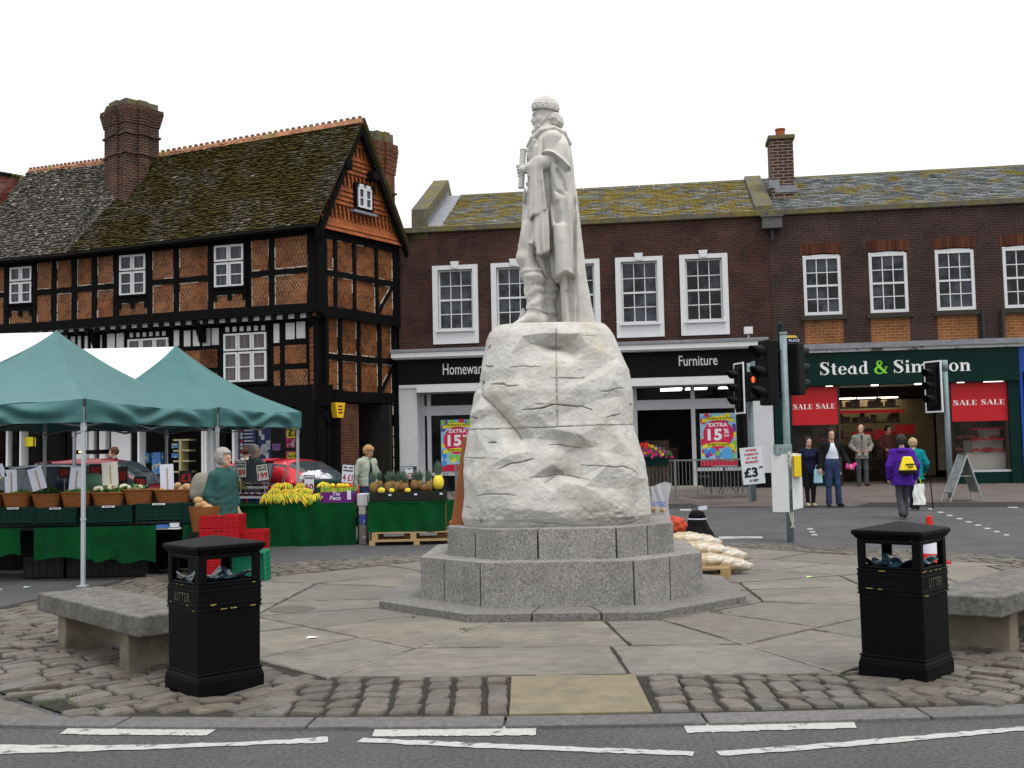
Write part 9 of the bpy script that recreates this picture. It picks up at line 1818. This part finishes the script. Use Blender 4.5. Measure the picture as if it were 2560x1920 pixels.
# TRAFFIC SIGNALS
m_galv = mat('galvanised', (.20,.26,.27), .5, var=.25, vs=14, metal=.1); m_head = mat('signal_black', (.005,.005,.0055), .5, spec=.12); m_wht = mat('signal_border', (.75,.76,.78), .4); m_lens = mat('dark_lens', (.03,.025,.02), .2)
def signal_head(t, c, fd, n=3, pitch=.33, w_=.29, border=False, lit=None, hood=.24, name='signal_head'):
 """housing with n hooded lenses; fd = direction the lights face"""
 fd = Vector((*fd, 0)).normalized(); sd2 = Vector((-fd.y, fd.x, 0)); c = Vector(c); Hh = n*pitch+.06
 def bx_(mb, f0, f1, s0, s1, z0, z1): mb.hexa([c+fd*f+sd2*s+Vector((0,0,z0)) for f, s in ((f0,s0),(f1,s0),(f1,s1),(f0,s1))], [c+fd*f+sd2*s+Vector((0,0,z1)) for f, s in ((f0,s0),(f1,s0),(f1,s1),(f0,s1))])
 mb = MB(); bx_(mb, -.11, .09, -w_/2, w_/2, -Hh/2, Hh/2); hd_ = bevel(mb.build(name, m_head, t, world=True), .03, 3)
 sub = lambda mb2, nm, m, **k: (lambda o: (setattr(o, 'parent', hd_), setattr(o, 'location', (0,0,0))))(mb2.build(nm, m, None, world=True, loc=t.location, **k))
 if border:
  mb = MB(); W2, H2 = w_/2+.11, Hh/2+.10; bx_(mb, .0, .012, -W2, W2, -H2, H2); sub(mb, 'backing_board', m_head); mb = MB()
  for s in (-1, 1): bx_(mb, -.006, .02, s*W2-.018, s*W2+.018, -H2-.018, H2+.018)
  for z in (-1, 1): bx_(mb, -.006, .02, -W2+.018, W2-.018, z*H2-.018, z*H2+.018)
  sub(mb, 'white_border', m_wht)
 for i in range(n):
  z = (n-1)*pitch/2-i*pitch; mb = MB(); r = .105; k = 14; vs = []; 
  for j, (f0, rr) in enumerate(((.09, r+.012), (.09+hood, r+.002))):
   for q in range(k+1):
    a = R(-40)+R(260)*q/k; cut = 1 if j == 0 else 1; ff = f0 if j == 0 else .09+hood*(.35+.65*max(0, math.sin((a+R(0)))*.5+.5)); vs.append(c+fd*ff+sd2*(rr*math.cos(a))+Vector((0,0,z+rr*math.sin(a))))
  ins = [v-fd*0+(c+fd*((v-c).dot(fd))+Vector((0,0,z))-v)*.08 for v in vs]; mb.add(vs+ins, [(q, q+1, k+1+q+1, k+1+q) for q in range(k)]+[(2*(k+1)+q, 3*(k+1)+q, 3*(k+1)+q+1, 2*(k+1)+q+1) for q in range(k)]+[(k+1+q, k+1+q+1, 3*(k+1)+q+1, 3*(k+1)+q) for q in range(k)]); sub(mb, 'hood', m_head, smooth=True)
  mb = MB(); mb.add([c+fd*.097+sd2*(.1*math.cos(a/16*6.283))+Vector((0,0,z+.1*math.sin(a/16*6.283))) for a in range(16)], [tuple(range(16))]); sub(mb, 'lens', m_lens, fix=False)
  if lit == i:   # red standing figure
   mb = MB(); s_ = .9; P3 = lambda x, z2: c+fd*.104+sd2*(x*s_)+Vector((0,0,z+z2*s_)); mb.add([P3(.012*math.cos(a/10*6.283), .062+.014*math.sin(a/10*6.283)) for a in range(10)], [tuple(range(10))])
   for pl_ in (((-.03,.044),(.03,.044),(.034,-.005),(-.034,-.005)), ((-.026,-.005),(-.006,-.005),(-.008,-.075),(-.028,-.075)), ((.006,-.005),(.026,-.005),(.03,-.075),(.01,-.075))): mb.add([P3(*v) for v in pl_], [(0,1,2,3)])
   sub(mb, 'red_figure', mat('lit_red', (1,.06,.01), emit=5), fix=False)
 return hd_
npos = gnd(*DD(1708,1171), .03); Yn = npos.y; zt3 = at(*L_(1478,118), Yn).z; t = thing('traffic_signal', 'tall grey signal pole with black heads seen from the side, right of the monument', 'traffic signal', (npos.x, Yn, .03)); mb = MB(); mb.tube([Vector((npos.x, Yn, .0)), Vector((npos.x, Yn, zt3))], .057, 20); mb.build('pole', m_galv, t, world=True, smooth=True); mb = MB(); mb.tube([Vector((npos.x, Yn, zt3-.01)), Vector((npos.x, Yn, zt3+.03))], .066, 20); mb.tube([Vector((npos.x, Yn, .9)), Vector((npos.x, Yn, 1.6))], .064, 20); mb.build('sleeve', m_galv, t, world=True)
hc = at(*L_(1312,455), Yn-.05); signal_head(t, (hc.x, Yn-.05, hc.z), (-.93,-.36), pitch=.34)
hc2 = at(*L_(1550,425), Yn+.15); signal_head(t, (hc2.x, Yn+.15, hc2.z), (.75,.65), pitch=.27, w_=.27)
hc3 = at(*L_(1400,430), Yn+.3); mb = MB(); mb.box((hc3.x, Yn+.32, hc3.z), (.26,.06,.98)); bevel(mb.build('backing_board', m_head, t, world=True), .02)
hc4 = at(*L_(1423,150), Yn+.1); mb = MB(); mb.tube([Vector((hc4.x, Yn+.1, hc4.z-.35)), Vector((hc4.x, Yn+.1, hc4.z+.22)), Vector((hc4.x, Yn+.1, hc4.z+.27))], [.042,.042,.01], 12); mb.build('dark_green_post', m_green, t, world=True)
mb = MB(); z_ = hc.z
for dz in (-.35, .35): mb.tube([Vector((hc.x+.1, Yn-.03, z_+dz)), Vector((npos.x, Yn, z_+dz)), Vector((hc2.x-.1, Yn+.12, z_+dz))], .02, 8)
mb.build('bracket', m_head, t, world=True)
bx0, bx1 = at(*L_(1368,1400), Yn-.1).x, at(*L_(1475,1400), Yn-.1).x; zt4, zb4 = at(*L_(1420,1160), Yn-.1).z, at(*Q_(630,75), Yn-.1).z; mb = MB(); mb.hexa([Vector((bx0-.02, Yn-.02, zb4)), Vector((npos.x-.03, Yn-.13, zb4)), Vector((npos.x-.03, Yn-.11, zb4)), Vector((bx0-.02, Yn+.01, zb4))], [Vector((bx0-.02, Yn-.02, zt4)), Vector((npos.x-.03, Yn-.13, zt4)), Vector((npos.x-.03, Yn-.11, zt4)), Vector((bx0-.02, Yn+.01, zt4))]); mb.build('white_board', m_wpaint, t, world=True)
bx2 = at(*L_(1612,1400), Yn).x; mb = MB(); mb.hexa([Vector((npos.x+.04, Yn-.08, zb4+.03)), Vector((bx2, Yn+.02, zb4+.06)), Vector((bx2, Yn+.04, zb4+.06)), Vector((npos.x+.04, Yn-.05, zb4+.03))], [Vector((npos.x+.04, Yn-.08, zt4+.02)), Vector((bx2, Yn+.02, zt4+.0)), Vector((bx2, Yn+.04, zt4+.0)), Vector((npos.x+.04, Yn-.05, zt4+.02))]); mb.build('white_board', m_wpaint, t, world=True)
a_, b_ = at(*L_(1528,1172), Yn-.1), at(*L_(1598,1355), Yn-.1); mb = MB(); mb.box(((a_.x+b_.x)/2, Yn-.1, (a_.z+b_.z)/2), (b_.x-a_.x, .12, a_.z-b_.z)); yb2 = bevel(mb.build('push_button_box', mat('signal_yellow', (.72,.52,.02), .45), t, world=True), .01); mb = MB(); mb.box((b_.x+.012, Yn-.09, (a_.z+b_.z)/2), (.02,.13,a_.z-b_.z)); mb.build('button_face', m_head, t, world=True)
a_, b_ = at(*L_(1372,1078), Yn-.06), at(*L_(1520,1165), Yn-.06); mb = MB(); mb.box(((a_.x+b_.x)/2, Yn-.02, (a_.z+b_.z)/2), (b_.x-a_.x, .14, a_.z-b_.z)); bevel(mb.build('control_box', m_galv, t, world=True), .01); p = at(*L_(1424,1112), Yn-.1); mb = MB(); mb.ball((p.x, Yn-.095, p.z), .013, 8); mb.build('red_button', m_redsale, t, world=True)
mb = MB(); p = at(*L_(1500,1180), Yn-.15); 
for k_ in range(7): a0_ = rnd.uniform(-.06,.06); mb.tube([Vector((p.x+a0_*.3, Yn-.14, p.z+.08)), Vector((p.x+a0_, Yn-.16, p.z)), Vector((p.x-a0_*.6, Yn-.15, p.z-.09-rnd.random()*.1))], .006, 5)
for k_ in range(3): mb.tube([Vector((npos.x+.03*k_-.03, Yn-.08, zb4-.0)), Vector((npos.x+.02*k_, Yn-.09, zb4-.15)), Vector((npos.x+.05-.03*k_, Yn-.08, zb4-.26))], .007, 5)
mb.build('string', mat('white_string', (.55,.53,.48), .8), t, world=True)['kind'] = 'stuff'
fp = onpav(*L_(1192,1560)); Yf = fp.y; zt5 = at(*L_(1175,372), Yf).z; t = thing('traffic_signal', 'signal post on the far pavement with the lit red standing figure', 'traffic signal', (fp.x, Yf, .26)); mb = MB(); mb.tube([Vector((fp.x, Yf, fp.z-.02)), Vector((fp.x, Yf, zt5))], .060, 16); mb.build('pole', m_galv, t, world=True, smooth=True)
c_ = at(*L_(1068,590), Yf-.05); signal_head(t, (c_.x, Yf-.05, c_.z), (-.97,-.25), border=True, pitch=.31, w_=.26)
c_ = at(*L_(1180,515), Yf-.22); hd3 = signal_head(t, (c_.x, Yf-.22, c_.z-.16), (-.1,-1), n=2, pitch=.32, w_=.36, lit=0, hood=.17)
c_ = at(*L_(1180,395), Yf); mb = MB(); mb.tube([Vector((c_.x, Yf-.05, c_.z-.1)), Vector((c_.x, Yf-.05, c_.z+.1))], .05, 12); c_ = at(*L_(1130,700), Yf); mb.box((c_.x, Yf-.1, c_.z), (.14,.1,.18)); mb.each('sensor', m_galv, t, world=True)
Ys = Yf-.12; TL, BR = at(*L_(1083,1100), Ys), at(*L_(1300,1415), Ys); w_, h = BR.x-TL.x, TL.z-BR.z; t = thing('carrot_sign', 'white handwritten sign selling horse carrots tied to the far signal post', 'sign', ((TL.x+BR.x)/2, Ys, BR.z)); t.rotation_euler.y = R(-4.5)*-1*-1
mb = MB(); mb.box((0,0,h/2), (w_*.93,.012,h)); mb.build('board', mat('sign_white', (.6,.64,.66), .5), t)
def TS(s2, x, z, fw, fh, m, b_=.05): MM = Matrix.Translation((x*w_, -.009, z*h)) @ Matrix(((1,0,0,0),(0,0,-1,0),(0,1,0,0),(0,0,0,1))); text(s2, .1, m, M=MM, parent=t, bold=b_, fit=(fw*w_, fh*h), depth=.001)
m_rl = mat('sign_red_ink', (.42,.02,.04), .6)
TS('HORSE', .0, .92, .44, .065, m_rl); TS('CARROTS', .0, .81, .60, .065, m_rl); TS('AT THE', .0, .705, .46, .06, m_rl); TS('MARKET', .0, .60, .56, .065, m_rl); TS('£3', -.10, .32, .58, .27, m_ink, .04); TS('.00', .33, .44, .2, .06, m_ink); TS('A NET', .0, .10, .40, .07, m_ink)
fp = onpav(*M_(1510,1400)); Yf = fp.y; zt6 = at(*M_(1472,212), Yf).z; t = thing('traffic_signal', 'signal post in front of the green shoe shop with a white edged black head', 'traffic signal', (fp.x, Yf, .25)); mb = MB(); mb.tube([Vector((fp.x, Yf, fp.z-.02)), Vector((fp.x, Yf, zt6))], .062, 16); mb.tube([Vector((fp.x, Yf, zt6-.25)), Vector((fp.x, Yf, zt6+.01))], .07, 16); mb.build('pole', m_galv, t, world=True, smooth=True)
c_ = at(*M_(1362,438), Yf-.05); signal_head(t, (c_.x, Yf-.05, c_.z), (-.9,-.45), border=True, pitch=.31, w_=.26); mb = MB(); mb.tube([Vector((c_.x, Yf, c_.z+.2)), Vector((fp.x, Yf, c_.z+.2))], .02, 8); mb.tube([Vector((c_.x, Yf, c_.z-.3)), Vector((fp.x, Yf, c_.z-.3))], .02, 8); mb.build('bracket', m_head, t, world=True)
c_ = at(*L_(1540,162), 24.5); t = thing('finger_sign', 'small yellow pointed finger sign high beside the near signal pole', 'sign', (c_.x, 24.5, .15)); a_, b_, d_ = at(*L_(1500,135), 24.5), at(*L_(1545,135), 24.5), at(*L_(1580,165), 24.5); z0_, z1_ = at(*L_(1540,192), 24.5).z, at(*L_(1540,133), 24.5).z; zm_ = (z0_+z1_)/2
mb = MB(); v = [(a_.x-.12,z0_),(b_.x,z0_),(d_.x,zm_),(b_.x,z1_),(a_.x-.12,z1_)]; mb.hexa([Vector((x,24.5,z)) for x, z in v], [Vector((x,24.47,z)) for x, z in v]); mb.build('finger', mat('sign_yellow', (.62,.42,.08), .5), t, world=True)
mb = MB(); mb.box(((a_.x+b_.x)/2, 24.465, zm_-.04), (.30,.004,.12)); mb.build('blue_patch', m_navy, t, world=True); pa = Vector(t.location); MM = Matrix.Translation(((a_.x+b_.x)/2+.03-pa.x, 24.461-pa.y, zm_-.04-pa.z)) @ Matrix(((1,0,0,0),(0,0,-1,0),(0,1,0,0),(0,0,0,1))); text('PLACE', .1, m_card, M=MM, parent=t, bold=.02, fit=(.24,.06), depth=.001)
mb = MB(); mb.tube([Vector((a_.x-.1,24.55,.15)), Vector((a_.x-.1,24.55,z1_+.05))], .04, 10); mb.build('post', m_green, t, world=True)
# RAILING, FLOWERS, CAFE FURNITURE, A-BOARD
m_rail = mat('grey_rail', (.15,.16,.16), .5, var=.2, vs=9); yR = onpav(*L_(510,1562)).y
RP = Plane((0, yR), R(-3)); ru0, ru1 = RP.uz(L_(-500,1300))[0], RP.uz(L_(1150,1300))[0]; rzT = (RP.uz(L_(300,1205))[1]+RP.uz(L_(1000,1203))[1])/2; pu0 = RP.uz(L_(510,1300))[0]; rzB = .40
t = thing('guard_rail', 'grey metal pedestrian guard rail along the kerb in front of the homeware shop', 'railing', RP.pt((ru0+ru1)/2, .25)); pit = RP.uz(L_(1150,1300))[0]-pu0
x = pu0+pit; k = 0
posts_ = [pu0+pit*i for i in range(-3, 2)]
for u in posts_: mb = MB(); mb.slab(RP, u-.028, u+.028, .2, rzT+.01, -.028, .028); mb.build('post', m_rail, t, world=True)
for u0, u1 in zip(posts_, posts_[1:]):
 mb = MB(); mb.slab(RP, u0+.028, u1-.028, rzT-.04, rzT, -.018, .018); mb.slab(RP, u0+.028, u1-.028, rzB, rzB+.035, -.018, .018); n = 20
 for i in range(1, n): a = u0+(u1-u0)*i/n; mb.slab(RP, a-.007, a+.007, rzB+.035, rzT-.04, -.007, .007)
 mb.build('panel', m_rail, t, world=True)
fu, fz = RP.uz(L_(285,1180)); fb_ = RP.pt(fu, fz, .12); t = thing('flower_trough', 'dark green trough of red, pink and yellow petunias hung on the guard rail', 'flower trough', (fb_.x, fb_.y, fz-.12)); mb = MB(); mb.box((0,0,.0), (.85,.26,.24), taper=1.15); bevel(mb.build('trough', m_green, t), .02)
mb = MB(); leaves(mb, (0,0,.12), .55, .25, .25, 900, .05); mb.build('foliage', m_leaf2, t, fix=False)
for nm, c, n in (('pink_flowers', (.42,.015,.16), 60), ('red_flowers', (.48,.02,.015), 40), ('yellow_flowers', (.5,.38,.03), 12), ('purple_flowers', (.09,.03,.24), 14)):
 mb = MB()
 for _ in range(n):
  th, ph = rnd.random()*6.28, rnd.random()*1.5; p = Vector((.58*math.cos(th)*math.sin(ph), -abs(.28*math.sin(th)*math.sin(ph)), .12+.28*math.cos(ph))); 
  if nm == 'red_flowers': p.x = -abs(p.x)*.9-.05; p.z += .05
  if nm == 'pink_flowers': p.z -= .07
  r = rnd.uniform(.025,.045); mb.add([p+Vector((r*math.cos(a)*(1 if a_i % 2 else .8), -.02-rnd.random()*.01, r*math.sin(a)*(1 if a_i % 2 else .8))) for a_i, a in enumerate([q/10*6.283 for q in range(10)])], [tuple(range(10))])
 mb.build(nm, mat(nm, c, .6), t, fix=False)['kind'] = 'stuff'
m_cafe = mat('cafe_metal', (.03,.033,.036), .5)
def cafe(px, lab, Yc, chairs):
 c = at(*px, Yc); z0_ = .40; t = thing('cafe_table', lab, 'table', (c.x, Yc, z0_)); mb = MB(); mb.lathe([(.0,.70),(.34,.70),(.34,.72),(.0,.72)], (0,0,0), 24); mb.build('tabletop', m_rim, t); mb = MB()
 for a in range(3): q = a*2.09; mb.tube([(.06*math.cos(q),.06*math.sin(q),.70), (.03*math.cos(q+1),.03*math.sin(q+1),.35), (.28*math.cos(q),.28*math.sin(q),.0)], .012, 6)
 mb.each('leg', m_cafe, t)
 for dx, rz, l2 in chairs:
  ch = thing('cafe_chair', l2, 'chair', (c.x+dx, Yc+.05, z0_), rz); mb = MB(); mb.box((0,0,.45), (.38,.38,.025)); mb.build('seat', m_cafe, ch); mb = MB(); mb.box((0,.18,.76), (.36,.02,.22)); mb.build('backrest', m_cafe, ch); mb = MB()
  for x in (-1,1):
   for y in (-1,1): mb.tube([(x*.17,y*.17,.0), (x*.17,y*.17,.45 if y < 0 else .88)], .012, 6)
  mb.each('leg', m_cafe, ch)
cafe(L_(940,1210), 'small round metal cafe table behind the rail in front of the poster', 28.3, ((-.55, R(80), 'metal cafe chair left of the table in front of the homeware poster'), (.55, R(-80), 'metal cafe chair right of the table in front of the homeware poster')))
cafe(F_(2120,490), 'metal cafe table left of the monument outside the homeware shop', 28.0, ((-.62, R(85), 'metal cafe chair left of the monument, beside the white tiled pier'),))
ab = onpav(*M_(1610,1425)); Ya = ab.y; t = thing('a_board', 'folding metal A board standing open on the pavement before the shoe shop', 'A board', (at(*M_(1600,1200), Ya).x, Ya, ab.z)); ap = at(*M_(1610,1032), Ya); b0 = at(*M_(1478,1340), Ya); b1 = at(*M_(1735,1340), Ya); h = ap.z-t.location.z; xw0 = b0.x-.04-t.location.x; xw1 = b1.x+.02-t.location.x; xa = ap.x-t.location.x
m_alu = mat('aluminium', (.33,.36,.37), .4, metal=.3)
for s, nm in ((xw0, 'board_leaf'), (xw1, 'board_leaf')):
 mb = MB()
 for y in (-.26, .26): mb.tube([Vector((xa, y*.96, h)), Vector((s, y, .0))], .018, 8)
 for f0 in (.02, .80): mb.tube([Vector((xa+(s-xa)*f0, -.26, h*(1-f0))), Vector((xa+(s-xa)*f0, .26, h*(1-f0)))], .016, 8)
 o = mb.build(nm, m_alu, t); a0_ = Vector((xa+(s-xa)*.04, -.24, h*.96)); a1_ = Vector((xa+(s-xa)*.04, .24, h*.96)); b0_ = Vector((xa+(s-xa)*.78, .24, h*.22)); b1_2 = Vector((xa+(s-xa)*.78, -.24, h*.22)); mb = MB(); mb.poly([a0_, a1_, b0_, b1_2], .012, (1,0,.3)); mb.build('panel', mat('board_panel', (.20,.23,.23), .4, var=.3, vs=9, col2=(.4,.42,.42), c2s=12, c2p=(.55,.6)), o)
mb = MB(); mb.tube([Vector((xa+(xw0-xa)*.45, -.2, h*.55)), Vector((xa+(xw1-xa)*.45, -.2, h*.55))], .008, 6); mb.build('stay', m_alu, t)
u, z = P0.uz(L_(1133,90)); mb = MB(); mb.slab(P0, u-.12, u+.12, cT+.12, cT+.32, .3, .5); mb.slab(P0, u-.02, u+.02, cT, cT+.12, .38, .42); o = mb.build('cornice_sensor', m_wpaint, world=True, loc=P0.pt(u, cT, .4)); tag(o, 'small white box on top of the black shop fascia cornice', 'sensor')
